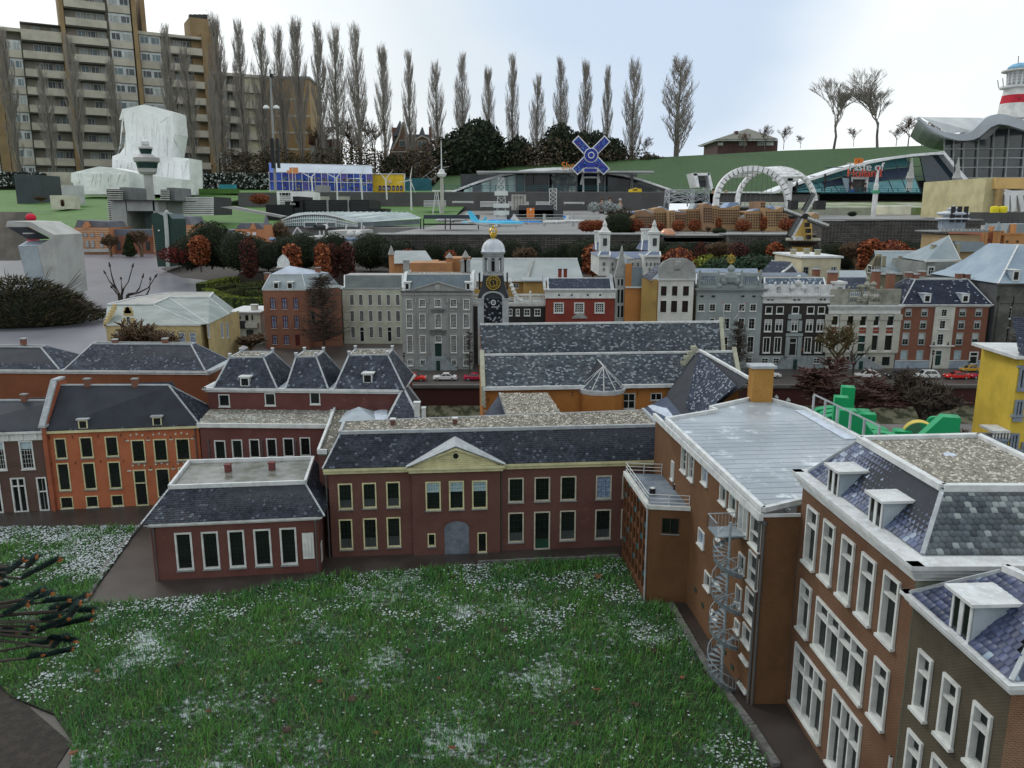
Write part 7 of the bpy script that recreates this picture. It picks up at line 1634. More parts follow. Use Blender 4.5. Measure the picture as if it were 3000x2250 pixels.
 c=G((60,945),0);r=np.random.RandomState(3);n=5200;a=r.uniform(0,2*pi,n);k=r.rand(n)**.5;C=np.stack((c.x+k*np.cos(a)*1.15,c.y+k*np.sin(a)*.8,.04+.62*(1-k**2)*r.rand(n)**.45),1)
 d=np.stack((np.cos(a)+r.randn(n)*.5,np.sin(a)+r.randn(n)*.5,.25+r.rand(n)*.6),1);d/=np.linalg.norm(d,axis=1,keepdims=True);s=r.uniform(.05,.16,(n,1))
 u=np.cross(d,r.randn(n,3));u/=np.linalg.norm(u,axis=1,keepdims=True);V=np.stack((C-u*.012,C+u*.012,C+d*s+u*.002),1).reshape(-1,3);F=(np.array([(0,1,2)])[None]+(np.arange(n)*3)[:,None,None]).reshape(-1,3)
 o=PLT('feathery_shrub','wide brownish green feathery evergreen shrub at the left edge of the wet square','shrub',[('foliage',V,F,leafm((.05,.055,.025),(.075,.055,.032),(.03,.04,.02)))]);del o['tmpl']
 MB().la((c.x,c.y,0),[(.9,0),(.95,.1),(.75,.3),(.3,.45)],14,sy=.7).mk_('inner_foliage',DI,o)
 for i in rg(26):
  mb=MB();a=i*.7;p=vc(c.x+cos(a)*.6,c.y+sin(a)*.4,.35);e=p+vc(cos(a)*.35,sin(a)*.3,.3+.12*sin(i));mb.tu(p,e,.006,.002,4)
  mb.mk_('branch',TW_,o)
 lh=leafm((.2,.24,.035),(.12,.16,.03),(.3,.33,.06));lo_=leafm((.09,.1,.03),(.06,.07,.025))
 H=[((590,856),(660,838),(790,824)),((610,872),(680,858),(790,846)),((640,888),(700,872),(790,864)),((610,872),(640,888),(700,903),(790,903)),((700,862),(790,855)),((720,880),(790,878))]
 for i,pth in en(H):
  P=[G(Q('P',*q),0)for q in pth];VV=[];mb=MB();w_,h_=.1,.17
  for a,b in zip(P[:-1],P[1:]):
   L=(b-a).length;d=(b-a).normalized();s=vc(-d.y,d.x,0);mb.obx(a-s*w_,b-a,s*w_*2,vz(h_));m_=int(L*900);t=NR.rand(m_);o_=NR.uniform(-1,1,m_);top=NR.rand(m_)<.5
   C=np.array(a)+t[:,None]*np.array(b-a)+np.where(top,o_,np.sign(o_)*1.02)[:,None]*w_*np.array(s)+np.where(top,1.,NR.rand(m_))[:,None]*np.array((0,0,h_))
   u=NR.randn(m_,3);u/=np.linalg.norm(u,axis=1,keepdims=True);v=np.cross(u,NR.randn(m_,3));v/=np.linalg.norm(v,axis=1,keepdims=True);VV.append(np.stack((C-u*.022,C-v*.014,C+u*.022,C+v*.014),1).reshape(-1,3))
  V=np.concatenate(VV);F=np.arange(len(V)).reshape(-1,4);mm=lh if i in(0,3)else lo_
  o=NM_('hedge',V,F,mm,None,loc=P[0]);tag(o,('bright yellow-green outer hedge the maze','olive second hedge row of the little maze','olive third hedge row of the little maze','bright yellow-green front hedge the maze','short olive hedge piece high in the maze','short olive hedge piece low in the maze')[i],'hedge','clipped maze hedges');mb.mk_('inner_foliage',BG_,o)
 S3=lambda x,y,yy:Y((x*.27734,1540+y*.27734),yy)
 tw=[((90,500),(255,372)),((230,560),(620,365)),((300,440),(380,340)),((60,420),(10,560)),((200,830),(455,690)),((330,760),(300,830)),((450,810),(720,785)),((620,900),(920,752)),((700,1010),(842,830)),((700,905),(980,905)),((600,1070),(960,990)),((400,1130),(720,1000)),((30,960),(290,825)),((260,1180),(350,1080)),((290,1270),(530,1238)),((300,1400),(440,1378)),((470,1380),(760,1320)),((500,1190),(780,1225)),((0,1110),(160,1140)),((540,900),(620,860)),((430,1010),(625,965)),((100,620),(0,640)),((420,760),(540,720)),((560,1290),(700,1180))]
 r=random.Random(4);rt=root('spruce_tree','blue-green spruce branches with orange buds reaching in from the left edge','tree',(-1.75,2.,0));MB().tu((-1.75,2.,0),(-1.72,2.,.85),.03,.012,8).mk_('trunk',BK,rt);hubs=[vc(-1.73,2.,.62),vc(-1.73,2.,.45),vc(-1.74,2.,.3)]
 nd=leafm((.075,.135,.125),(.045,.085,.075),(.13,.18,.17));bud=mat((.42,.15,.05),s=200)
 for(a,b)in tw:
  ya=2.03+r.uniform(-.05,.09);p,q=S3(*a,ya),S3(*b,ya-.03);h=min(hubs,key=lambda k:abs(k.z-p.z));o=MB().tu(h,p,.005,.0035,5).tu(p,q,.0035,.002,5).mk_('branch',BK,rt)
  n=int((q-p).length*16000)+150;t=NR.rand(n);d=np.array((q-p).normalized());C=np.array(p)+t[:,None]*np.array(q-p);e=np.cross(d,NR.randn(n,3));e/=np.linalg.norm(e,axis=1,keepdims=True);e[:,2]=np.abs(e[:,2])*.9+e[:,2]*.1
  dir_=e*.85+d*.6;dir_/=np.linalg.norm(dir_,axis=1,keepdims=True);l=NR.uniform(.014,.023,(n,1));sd_=np.cross(dir_,d)*.001;V=np.stack((C-sd_,C+sd_,C+dir_*l),1).reshape(-1,3);NM_('needles',V,np.arange(len(V)).reshape(-1,3),nd,o)
  mb=MB();dv=(q-p).normalized()
  for k in rg(3):s_=vc(r.uniform(-1,1),r.uniform(-1,1),r.uniform(-1,1))*.006;mb.tu(q+s_*.4,q+dv*.01+s_,.0042,.0015,5)
  mb.mk_('bud',bud,o)
near_trees()
# far ground
def M(*a,**k):k.setdefault('s',1.5);return mat(*a,**k)
def ground_strip(name,rows,m):
 mb=MB()
 for(a,b,y,z),(c,d,y2,z2)in zip(rows[:-1],rows[1:]):mb.qd((a,y,z),(b,y,z),(d,y2,z2),(c,y2,z2))
 return tag(mb.mk_(name,m,None,loc=(0,0,0)),kind='structure')
grassf=M((.075,.17,.035),s=.8);dockm=M((.22,.215,.205),s=1.2,rh=.6)
ground_strip('left_terrain',[(-40,-3.3,34,-.01),(-46,-3.3,41,.9),(-70,-3.3,60,2.2),(-110,-3.3,95,4.4),(-260,20,126,5.6),(-400,60,300,6.)],grassf)
ground_strip('dock_ground',[(-3.3,26,20.1,1.),(-3.3,45,40,1.02),(-3.3,60,57,1.7)],dockm)
ground_strip('promenade',[(-22,60,57,2.86),(-22,80,80,2.95)],M((.2,.2,.2)))
ground_strip('hill_top',[(-260,300,103.9,5.2),(-600,600,400,6.)],M((.05,.055,.03)))
tp=[Y(q,104)for q in((1240,575),(1300,512),(1500,486),(1700,474),(2000,457),(2300,441),(2780,424),(3060,418))];bt=[Y((q,v),78)for q,v in((1240,590),(1262,588),(1480,588),(1700,588),(2000,588),(2300,588),(2800,588),(3080,588))]
mb=MB()
for i in rg(7):mb.qd(bt[i],bt[i+1],tp[i+1],tp[i])
for i in rg(7):mb.qd(tp[i],tp[i+1],tp[i+1]+vc(0,30,-4),tp[i]+vc(0,30,-4))
tag(mb.mk_('grass_slope',M((.035,.085,.022),s=2.,bump=.4,bs=8,bd=.05),None,loc=(0,0,0)),kind='structure')
def pb(mb,z,x0,y0,x1,y1,y,d=1.,mi=0,sink=0):
 a,b=YQ(z,x0,(y0+y1)/2,y),YQ(z,x1,(y0+y1)/2,y);zt=YQ(z,(x0+x1)/2,y0,y).z;zb=YQ(z,(x0+x1)/2,y1,y).z-sink
 mb.box(a.x,y,zb,b.x,y+d,zt,mi)
def pp(mb,z,pts,y,d=1.,mi=0):mb.pz([YQ(z,*p,y)for p in(pts if isinstance(pts[0],tuple)else zip(pts[::2],pts[1::2]))],vy(d),mi)
def one(name,label,cat,z,boxes,y,m,d=1.,sink=0,group=None):
 mb=MB()
 for b in(boxes if isinstance(boxes[0],tuple)else(boxes,)):pb(mb,z,*b,y,d,0,sink)
 return tag(mb.mk_(name,m,None,loc=YQ(z,*((b[0],b[3])if b else 0),y)),label,cat,group)
def pa_(rt,name,z,boxes,y,m,d=.2,sink=0):
 mb=MB()
 for b in(boxes if isinstance(boxes[0],tuple)else(boxes,)):pb(mb,z,*b,y,d,0,sink)
 return mb.mk_(name,m,rt)
def pq(rt,name,z,polys,y,m,d=.2):
 mb=MB()
 for p in polys:pp(mb,z,p,y,d)
 return mb.mk_(name,m,rt)
CX=[]
def rt_(name,label,cat,z,x,yy,y,group=None):CX[:]=root(name,label,cat,YQ(z,x,yy,y),group),z,y;return CX[0]
def bs_(rt,name,z,lines,y,r,m,n=4):
 mb=MB()
 for l in lines:
  a,b=l if len(l)==2 else(l[:2],l[2:]);mb.tu(YQ(z,*a,y),YQ(z,*b,y),r*.45,n=n)
 return mb.mk_(name,m,rt)
def pc_(n,b,m,d=.2,sink=0,o=0):return pa_(CX[0],n,CX[1],b,CX[2]+o,m,d,sink)
def qc_(n,b,m,d=.2,o=0):return pq(CX[0],n,CX[1],b,CX[2]+o,m,d)
def bc_(n,l,r,m,o=0):return bs_(CX[0],n,CX[1],l,CX[2]+o,r,m)
def WD_(s,size,m,parent,origin,xd=(1,0,0),up=(0,0,1),ext=.1,name='lettering'):
 cu=bpy.data.curves.new(name,'FONT');cu.body=s;cu.size=size;cu.extrude=ext;cu.resolution_u=3
 o=bpy.data.objects.new(name,cu);COL.objects.link(o);dg=bpy.context.evaluated_depsgraph_get();dg.update();me=bpy.data.meshes.new_from_object(o.evaluated_get(dg));bpy.data.objects.remove(o)
 x=V3(xd).normalized();u=V3(up).normalized();Mx=Matrix((x,u,x.cross(u))).transposed().to_4x4();Mx.translation=V3(origin)-(WL[parent]if parent is not None else V3())
 me.transform(Mx);me.materials.clear();me.materials.append(m);return LO_(bpy.data.objects.new(name,me),parent)
W_=M((.66,.67,.67),rh=.6);GY=M((.27,.28,.28));DK=M((.035,.037,.04),(.05,.052,.055));BLK=M((.012,.013,.016),rh=.5)
GL=M((.05,.07,.08),(.09,.12,.13),s=.6,rh=.15,spec=.6);TL_=M((.02,.11,.13));ORG=M((.68,.2,.04));YEL=M((.72,.5,.04));REDm=M((.5,.035,.035))
CON=M((.46,.43,.36),s=.5,dq=.2,sc2=(.13,.12,.09));BEI=M((.27,.19,.1),s=.5)
gb,n,b=nm_('gabion_stone');gb['uv']=1;t=n.nodes.new('ShaderNodeTexCoord');k=n.nodes.new('ShaderNodeTexBrick');sv(k,'Scale',1)
for a_,v_ in(('Brick Width',.16),('Row Height',.045),('Mortar Size',.006),('Bias',-.2)):k.inputs[a_].default_value=v_
sv(k,'Color1',(.125,.115,.1,1));sv(k,'Color2',(.045,.04,.038,1));sv(k,'Mortar',(.008,.008,.008,1));n.links.new(t.outputs['UV'],k.inputs['Vector'])
c=mx(n,mn(n,'MULTIPLY',rp(n,nn_(n,t.outputs['Object'],1.1,5),.45,.62),.75),k.outputs['Color'],(.03,.028,.026));c=mx(n,rp(n,nn_(n,t.outputs['Object'],4.5,3),.68,.72),c,(.13,.045,.04));n.links.new(c,b.inputs['Base Color']);sv(b,'Roughness',.95);bn_(n,b,k.outputs['Fac'],-1.,.02)
wire=M((.16,.16,.16),rh=.4,metal=.5)
def GB_(label,x0,x1,y,z0,z1,d=1.):
 n_=max(1,int(round((x1-x0)/1.)))
 rt=root('stone_basket_wall',label,'wall',((x0+x1)/2,y,z0),'walls of stone filled wire baskets')
 for i in rg(n_):
  a,b=x0+(x1-x0)*i/n_,x0+(x1-x0)*(i+1)/n_;MB().box(a+.006,y,z0,b-.006,y+d,z1+R.uniform(-.012,.012)).mk_('basket',gb,rt)
 mb=MB();s=.085;k=0
 while x0+k*s<x1:mb.box(x0+k*s-.003,y-.01,z0,x0+k*s+.003,y-.004,z1);k+=1
 k=0
 while z0+k*s<z1+.01:mb.box(x0,y-.014,z0+k*s-.003,x1,y-.01,z0+k*s+.003);k+=1
 tag(mb.mk_('wire_mesh',wire,rt),kind='stuff');MB().box(x0-.02,y-.04,z1+.014,x1+.02,y+d,z1+.045).mk_('coping',GY,rt)
xg=lambda u,y:Y((u,700),y).x
GB_('long low stone basket wall behind the garden, left of the white palace',xg(1094,20),xg(1945,20),20,.2,1.)
GB_('recessed stone basket wall piece below the grey deck',xg(1945,20.6),xg(2135,20.6),20.6,.2,.78)
GB_('stone basket wall behind the windmill',xg(2135,19.8),xg(2405,19.8),19.8,.2,1.)
GB_('taller stone basket wall right of the windmill',xg(2405,19.4),xg(2870,19.4),19.4,.2,1.36)
one('viewing_deck','thin grey deck slab resting on the recessed stone basket wall','deck',N5,(575,752,1270,770),20.2,GY,1.5)
mb=MB();p=YQ(N5,625,728,20.6);mb.la(p-vz(.12),[(.05,0),(.2,.05),(.22,.12),(.1,.24)],14);tag(mb.mk_('copper_kettle',M((.5,.25,.16),s=6,rh=.3,metal=.5),None,loc=p,smooth=True),'round copper coloured object on the grey deck','kettle')
def palace():
 y=12.2;rt=rt_('white_palace','white palace with blue-grey roofs and two bell towers in the garden','palace',M4,430,600,y);WP=mat((.58,.6,.58),s=4,rh=.7)
 pc_('main_wing',((232,460,560,612),),WP,1.);pc_('left_wing',((160,440,252,612),),WP,1.2,o=-.3);pc_('right_wing',((552,440,690,612),),WP,1.2,o=-.3)
 nv=MT['slate_navy'];pl=MT['slate_blue'];rf=mat((.09,.12,.2),(.12,.15,.22),s=6,rh=.5)
 mb=MB();a,b,c_,d_=[YQ(M4,*p,yy)for p,yy in(((228,460),y-.02),((562,460),y-.02),((610,404),y+.5),((228,404),y+.5))];mb.fc((a,b,c_,d_));mb.fc((d_,c_,c_+vc(0,.6,-.4),d_+vc(0,.6,-.4)));mb.mk_('roof',rf,rt)
 for x0,x1 in((152,255),(560,694)):
  zt=YQ(M4,200,445,y-.3).z;A,B=YQ(M4,x0,445,y-.34),YQ(M4,x1,445,y-.34);T=YQ(M4,(x0+x1)/2,402,y+.1);w_=(B.x-A.x);mb=MB();P=[vc(A.x,y-.34,zt),vc(B.x,y-.34,zt),vc(B.x,y+.9,zt),vc(A.x,y+.9,zt)];U=[vc(T.x-.07,y-.1,T.z),vc(T.x+.07,y-.1,T.z),vc(T.x+.07,y+.2,T.z),vc(T.x-.07,y+.2,T.z)]
  for i in rg(4):mb.fc((P[i],P[(i+1)%4],U[(i+1)%4],U[i]))
  mb.fc(U);mb.mk_('pavilion_roof',rf,rt);mb=MB();[ES(mb,P[i],U[i],.02,.02)for i in(0,1)];ES(mb,P[0],P[1],.03,.03);mb.mk_('hip_strip',WH,rt)
  c=vc(T.x,y+.05,T.z);t=MB().la(c,[(.085,0),(.085,.25),(.1,.26),(.1,.29),(.07,.31),(.03,.37),(.035,.4),(.005,.47)],10).mk_('bell_tower',WP,rt);MB().box(c.x-.03,y-.045,c.z+.09,c.x+.03,y-.02,c.z+.2).mk_('opening',DK,t)
 for x0,x1,ty in((130,195,322),(520,612,305)):
  zt=YQ(M4,160,390,y+.8).z;A,B=YQ(M4,x0,400,y+.8),YQ(M4,x1,400,y+.8);T=YQ(M4,(x0+x1)/2,ty,y+1.);mb=MB();P=[vc(A.x,y+.7,zt),vc(B.x,y+.7,zt),vc(B.x,y+1.3,zt),vc(A.x,y+1.3,zt)];U=[T+vc(s*.06,t*.06,0)for s,t in((-1,-1),(1,-1),(1,1),(-1,1))]
  for i in rg(4):mb.fc((P[i],P[(i+1)%4],U[(i+1)%4],U[i]))
  mb.mk_('steep_roof',rf,rt);mb=MB();mb.box(T.x-.07,T.y-.06,T.z-.01,T.x+.07,T.y+.06,T.z+.17);mb.box(T.x-.085,T.y-.07,T.z+.16,T.x+.085,T.y+.07,T.z+.185);[ES(mb,P[i],U[i],.02,.02)for i in(0,1)];mb.mk_('chimney',WH,rt)
  c=(P[0]+P[1]+U[0]+U[1])/4;mb.box(c.x-.035,c.y-.06,c.z-.05,c.x+.035,c.y+.02,c.z+.05)
 qc_('pediment',((308,468,472,468,385,430),),WP,.15,o=-.12);pc_('portico',((315,468,465,612),),WP,.1,o=-.08)
 for x in(200,212):pc_('window',((x-5 if x<205 else 205,498,x+1 if x<205 else 216,525),),M('pane_grey',(.12,.13,.13)),.02,o=-.315)
 for x in(280,345,372,400,428,455,500):pa_(rt,'window',M4,(x-6,500,x+6,528),y-.13 if 315<x<465 else y-.02,MT['pane_grey'],.06)
 for x in(575,610,645,668):pc_('window',((x-5,500,x+5,528),),MT['pane_grey'],.03,o=-.315)
 for x in(205,282,475,600,650):pa_(rt,'window',M4,(x-6,545,x+6,572),y-.315 if x<230 or x>560 else y-.02,MT['pane_grey'],.03)
palace()
def turret_hall():
 y=12.;rt=rt_('turreted_hall','small old hall with grey saddle roof, rusty orange walls and pointed turrets','castle',M2,1600,690,y);OW=mat((.4,.2,.09),s=4,dq=.25);rgv=MT['plain_grey_roof']
 pc_('wall',((1305,655,1680,800),),OW,1.);mb=MB();P=[YQ(M2,*p,yy)for p,yy in(((1305,655),y-.03),((1682,642),y-.03),((1612,543),y+.5),((1350,560),y+.5))];P[3].z=P[2].z;mb.fc(P);mb.fc((P[3],P[2],P[2]+vc(.1,.6,-.5),P[3]+vc(-.1,.6,-.5)));mb.mk_('roof',rgv,rt);mb=MB();ES(mb,P[0],P[1],.03,.02);mb.mk_('eaves',WS,rt)
 pc_('low_wall',((1480,650,1840,800),),OW,.5,o=-.5);pc_('gate_house',((1815,610,1985,800),),OW,.6,o=-.2)
 for x0,x1,ty,by,ey in((1288,1345,500,700,580),(1785,1850,560,700,605),(1925,1990,543,700,603)):
  a,b=YQ(M2,x0,by,y-.4),YQ(M2,x1,by,y-.4);e=YQ(M2,x0,ey,y-.4).z;t=YQ(M2,(x0+x1)/2,ty,y-.4).z;c=vc((a.x+b.x)/2,y-.35,.25);r=(b.x-a.x)/2;tt=MB().la(c,[(r*.8,0),(r*.8,e-.25)],10).mk_('turret',OW,rt);MB().la((c.x,c.y,e),[(r*1.1,0),(.005,t-e)],10).mk_('turret_roof',frz,tt)
turret_hall()
def castle():
 y=13.;rt=rt_('orange_castle','weathered orange castle with battlements, pointed turrets and blue-grey roof at the right edge','castle',M5,1950,400,y);OC=mat((.46,.23,.09),s=2.5,dq=.25,sc2=(.2,.08,.05));rgv=MT['hall_roof']
 pc_('main_wall',((1925,270,2260,520),),OC,1.2);pc_('left_wall',((1778,245,1925,520),),mat((.34,.13,.08),s=3),1.2,o=.1)
 mb=MB()
 for x in rg(1930,2200,24):pb(mb,M5,x,250,x+13,272,y,.08)
 for x in rg(1780,1925,24):pb(mb,M5,x,226,x+13,246,y+.1,.08)
 mb.mk_('battlement',OC,rt);qc_('roof',((1950,262,2260,262,2230,168,1978,170),),rgv,.6,o=.4)
 for x0,x1,t,e,b_ in((1782,1830,160,225,420),(1878,1945,150,232,420)):
  p,q=YQ(M5,x0,e,y-.1),YQ(M5,x1,e,y-.1);r=(q.x-p.x)/2;c=vc((p.x+q.x)/2,y,.25);tt=MB().la(c,[(r*.9,0),(r*.9,p.z-.25)],10).mk_('turret',OC,rt);MB().la((c.x,c.y,p.z),[(r*1.1,0),(.01,YQ(M5,x0,t,y).z-p.z)],8).mk_('turret_roof',rgv,tt)
 for x,t in((1845,192),(2027,170)):pc_('chimney',((x-12,t,x+14,262),),OC,.14,o=.3)
 for x in(1965,2055,2140):pc_('window',((x-9,316,x+10,332),),iron,.04,o=-.01)
 for x in(1800,1848,1905):pc_('window',((x-3,300,x+3,318),),iron,.04,o=.09)
 bc_('flagpole',[(x,170,x,108)for x in(1912,1968,2008,2057)],.006,iron,o=.5)
 o=MB();pp(o,M5,((1510,415),(1790,415),(1755,328),(1500,320)),12.4,.4);tag(o.mk_('blue_roof_barn',rgv,None,loc=YQ(M5,1600,415,12.4)),'blue-grey roof behind the pyramid roof tower, beside the castle','house')
 rt=rt_('ornate_bell_tower','slender tower with white onion top and gallery rising behind the pyramid roof tower','tower',M5,1455,330,12.8);c=YQ(M5,1457,300,12.8);c.z=.25;zz=lambda v:YQ(M5,1457,v,12.8).z;px=.00542
 MB().box(c.x-.3,c.y-.3,.25,c.x+.3,c.y+.3,zz(250)-.02).mk_('shaft',mat((.42,.3,.16),s=4),rt);g=MB().box(c.x-.38,c.y-.38,zz(238),c.x+.38,c.y+.38,zz(226)).mk_('gallery',GY,rt);mb=MB()
 for i in rg(12):mb.box(c.x-.37+.064*i,c.y-.38,zz(226),c.x-.355+.064*i,c.y-.36,zz(213))
 mb.box(c.x-.38,c.y-.385,zz(213),c.x+.38,c.y-.355,zz(209));mb.mk_('railing',W_,g)
 bw=mat((.26,.31,.37),s=8);mb=MB();z0=zz(210);mb.la((c.x,c.y,z0),[(.19,0),(.19,zz(130)-z0)],8,a0=pi/8);mb.mk_('lantern',bw,rt)
 mb=MB();f=[(46,128),(44,118),(26,108),(24,100),(38,92),(44,80),(40,66),(22,58),(14,52),(14,42),(18,40),(12,26),(3,18),(2,4)];mb.la((c.x,c.y,0),[(r*px,zz(v))for r,v in f],14);mb.mk_('onion_top',mat('dome_lead',()),rt,smooth=True)
 for s in(-1,0,1):MB().box(c.x+s*.1-.03,c.y-.2,z0+.1,c.x+s*.1+.03,c.y-.17,z0+.34).mk_('opening',iron,rt)
castle()
def windmill():
 y=15.;rt=rt_('windmill','yellow brick tower windmill with gallery and four black and white sails','windmill',N6,155,850,y);c=YQ(N6,155,850,y);z0=.25;zz=lambda v:YQ(N6,155,v,y).z;px=.31646/2340*y*.985
 ym=mat((.48,.32,.085),s=3,dq=.15);tw=MB().la((c.x,y,0),[(94*px,z0),(88*px,zz(765)),(84*px,zz(735)),(80*px,zz(700)),(72*px,zz(600)),(62*px,zz(515))],20).mk_('tower',ym,rt)
 g=MB().la((c.x,y,0),[(88*px,zz(768)),(92*px,zz(750)),(150*px,zz(722)),(153*px,zz(712)),(150*px,zz(708))],20).mk_('gallery',mat((.05,.035,.028)),rt);mb=MB();zg=zz(712)
 for i in rg(40):a=2*pi*i/40;p=vc(c.x+150*px*cos(a),y+150*px*sin(a),zg);mb.tu(p,p+vz(22*px),.006,n=4)
 for h in(11,22):mb.path([vc(c.x+150*px*cos(2*pi*i/40),y+150*px*sin(2*pi*i/40),zg+h*px)for i in rg(41)],.007,4)
 mb.mk_('gallery_railing',mat((.55,.55,.45)),g)
 MB().la((c.x,y,0),[(62*px,zz(515)),(64*px,zz(505)),(40*px,zz(470)),(8*px,zz(455))],14).mk_('cap',iron,rt)
 mb=MB();q=YQ(N6,145,690,y-.52);mb.box(q.x-.07,q.y+.06,zz(700),q.x+.07,q.y+.2,zz(668));mb.mk_('door',WH,rt)
 for x,v in((215,565),(225,620),(228,678)):mb=MB();q=YQ(N6,x,v,y-.36);mb.box(q.x-.03,q.y,q.z-.04,q.x+.03,q.y+.12,q.z+.04);mb.mk_('window',iron,tw)
 H=YQ(N6,180,485,y-.75);ax=MB().tu(H+vy(-.05),H+vy(.7),.05,n=8).mk_('sail_axle',iron,rt)
 for tx,ty,wd_ in((296,282,44),(62,692,48),(-14,413,20),(410,568,26)):
  T=YQ(N6,tx,ty,H.y);d=(T-H);L=d.length;d.normalize();s=vc(-d.z,0,d.x);s=s if(tx in(296,))else s;sp=MB().obx(H-s*.018,T-H,s*.036,vy(.03)).mk_('sail',iron,rt)
  wpx=wd_*px;sgn=-1 if tx in(62,410)else 1
  mb=MB();o=H+d*L*.16;mb.obx(o+s*.02*sgn,d*L*.82,s*wpx*sgn,vy(.012));mb.mk_('sail_cloth',mat((.03,.027,.024),(.05,.045,.04),s=3),sp)
  MB().obx(H+d*L*.1+s*.02*sgn+vy(-.012),d*L*.88,-s*.035*sgn,vy(.012)).mk_('sail_edge',WH,sp)
  mb=MB();n_=14
  for k in rg(n_):mb.obx(o+d*L*.82*k/n_+vy(-.008),d*.008,s*wpx*sgn,vy(.006))
  mb.mk_('sail_bars',GP,sp)
windmill()
def warehouses():
 mt=[mat((.36,.23,.12),s=2),mat((.27,.165,.1),s=2)];bl=mat((.13,.22,.42),(.3,.38,.5),s=3,rh=.3);y=24.
 B=[(215,290,545,520,690,0,'a'),(295,485,500,530,690,1,'p'),(485,640,470,495,690,0,'p'),(640,705,495,485,690,0,''),(705,820,500,515,690,1,'g'),(820,1000,475,440,690,0,'z'),(1000,1095,425,440,690,1,'p'),(1095,1150,450,435,665,0,''),(1150,1380,460,430,680,0,'z'),(1385,1440,560,560,690,1,'a'),(1440,1600,505,490,690,0,'a'),(1600,1650,390,390,700,1,''),(1650,1760,460,480,695,0,'z'),(1760,1875,480,470,695,0,'p'),(1875,1990,520,560,695,1,''),(2125,2212,545,530,690,0,'p')]
 for i,(x0,x1,t0,t1,bt,m,k)in en(B):
  yy=y+(i%3)*.25;xm=(x0+x1)/2;top=min(t0,t1)-18 if k in'pz' and k else min(t0,t1)
  rt=rt_('warehouse',('sand coloured' if m==0 else'tan')+' many windowed warehouse, '+ORD[i]+' from the left in the row above the stone baskets','building',N5,xm,bt,yy,'row of zigzag roofed warehouses')
  qc_('wall',(((x0,bt+12),(x1,bt+12),(x1,t1),((x0+x1*2)/3,max(t0,t1)-4)if k=='z' else(xm,top),(x0,t0)),),mt[m],1.2)
  if k:
   qc_('glass_roof',(((x0+(x1-x0)*.35,t0+2),(x1-3,t1+2),(x1-12,t1-24 if k!='g' else t1-12),(x0+(x1-x0)*.55,top-8)),),bl if i%2==0 else mat((.36,.42,.46)),.7,o=.3)
  if x1-x0>45:
   nx=max(2,int((x1-x0)/23))
   for r_ in rg(6):
    v=max(t0,t1)+22+r_*27
    if v>bt-20:break
    for cidx in rg(nx):
     xx=x0+(x1-x0)*(cidx+.5)/nx;pc_('window',((xx-6,v,xx-1,v+13),(xx+1,v,xx+6,v+13)),MT['pane_dark']if'pane_dark' in MT else M('pane_dark',(.03,.03,.035)),.05,o=-.02)
warehouses()
for i,(x,v0,v1,s,t)in en(((287,690,572,1.3,TRB),(515,692,610,1.5,TRB),(737,688,585,1.,TRB),(908,685,580,1.,TRB),(1158,660,560,1.1,TR[0]),(1415,665,590,1.3,TRB),(1628,660,548,1.2,TR[1]),(1885,690,565,1.3,TRB),(40,665,572,1.2,TRB),(2000,690,640,1.3,TR[0]))):
 p,h=at(*Q(N5,x,v0),Q(N5,x,v1)[1],22.3,1.);put(t,p,h,'small copper beech, '+ORD[i]+' along the foot of the warehouses',group='small beeches by the warehouses',sx=s)
for i,(x,v0,v1,s,t,lb)in en(((110,690,505,1.3,TB[0],'green bushy tree left of the warehouses'),(1165,745,665,2.,TB[1],'dark green spreading shrub on top of the stone basket wall'),(1050,745,650,.9,TS[0],'bare shrub on top of the stone basket wall'),(135,520,430,1.2,TT[0],'dark bare tree behind the green bushy tree'),(225,692,660,1.8,TB[2],'low dark shrub left end of the warehouses'))):
 p,h=at(*Q(N5,x,v0),Q(N5,x,v1)[1],22.+i*.2,.95);put(t,p,h,lb,sx=s)
for i,x in en((1960,2020,2080,2110)):
 p,h=at(*Q(N4,x,775),Q(N4,x,665)[1],22.5,.98);put(TRB,p,h,'low red beech hedge plant, '+ORD[i]+' beside the aeroplanes',group='red hedge by the dock',sx=1.3)
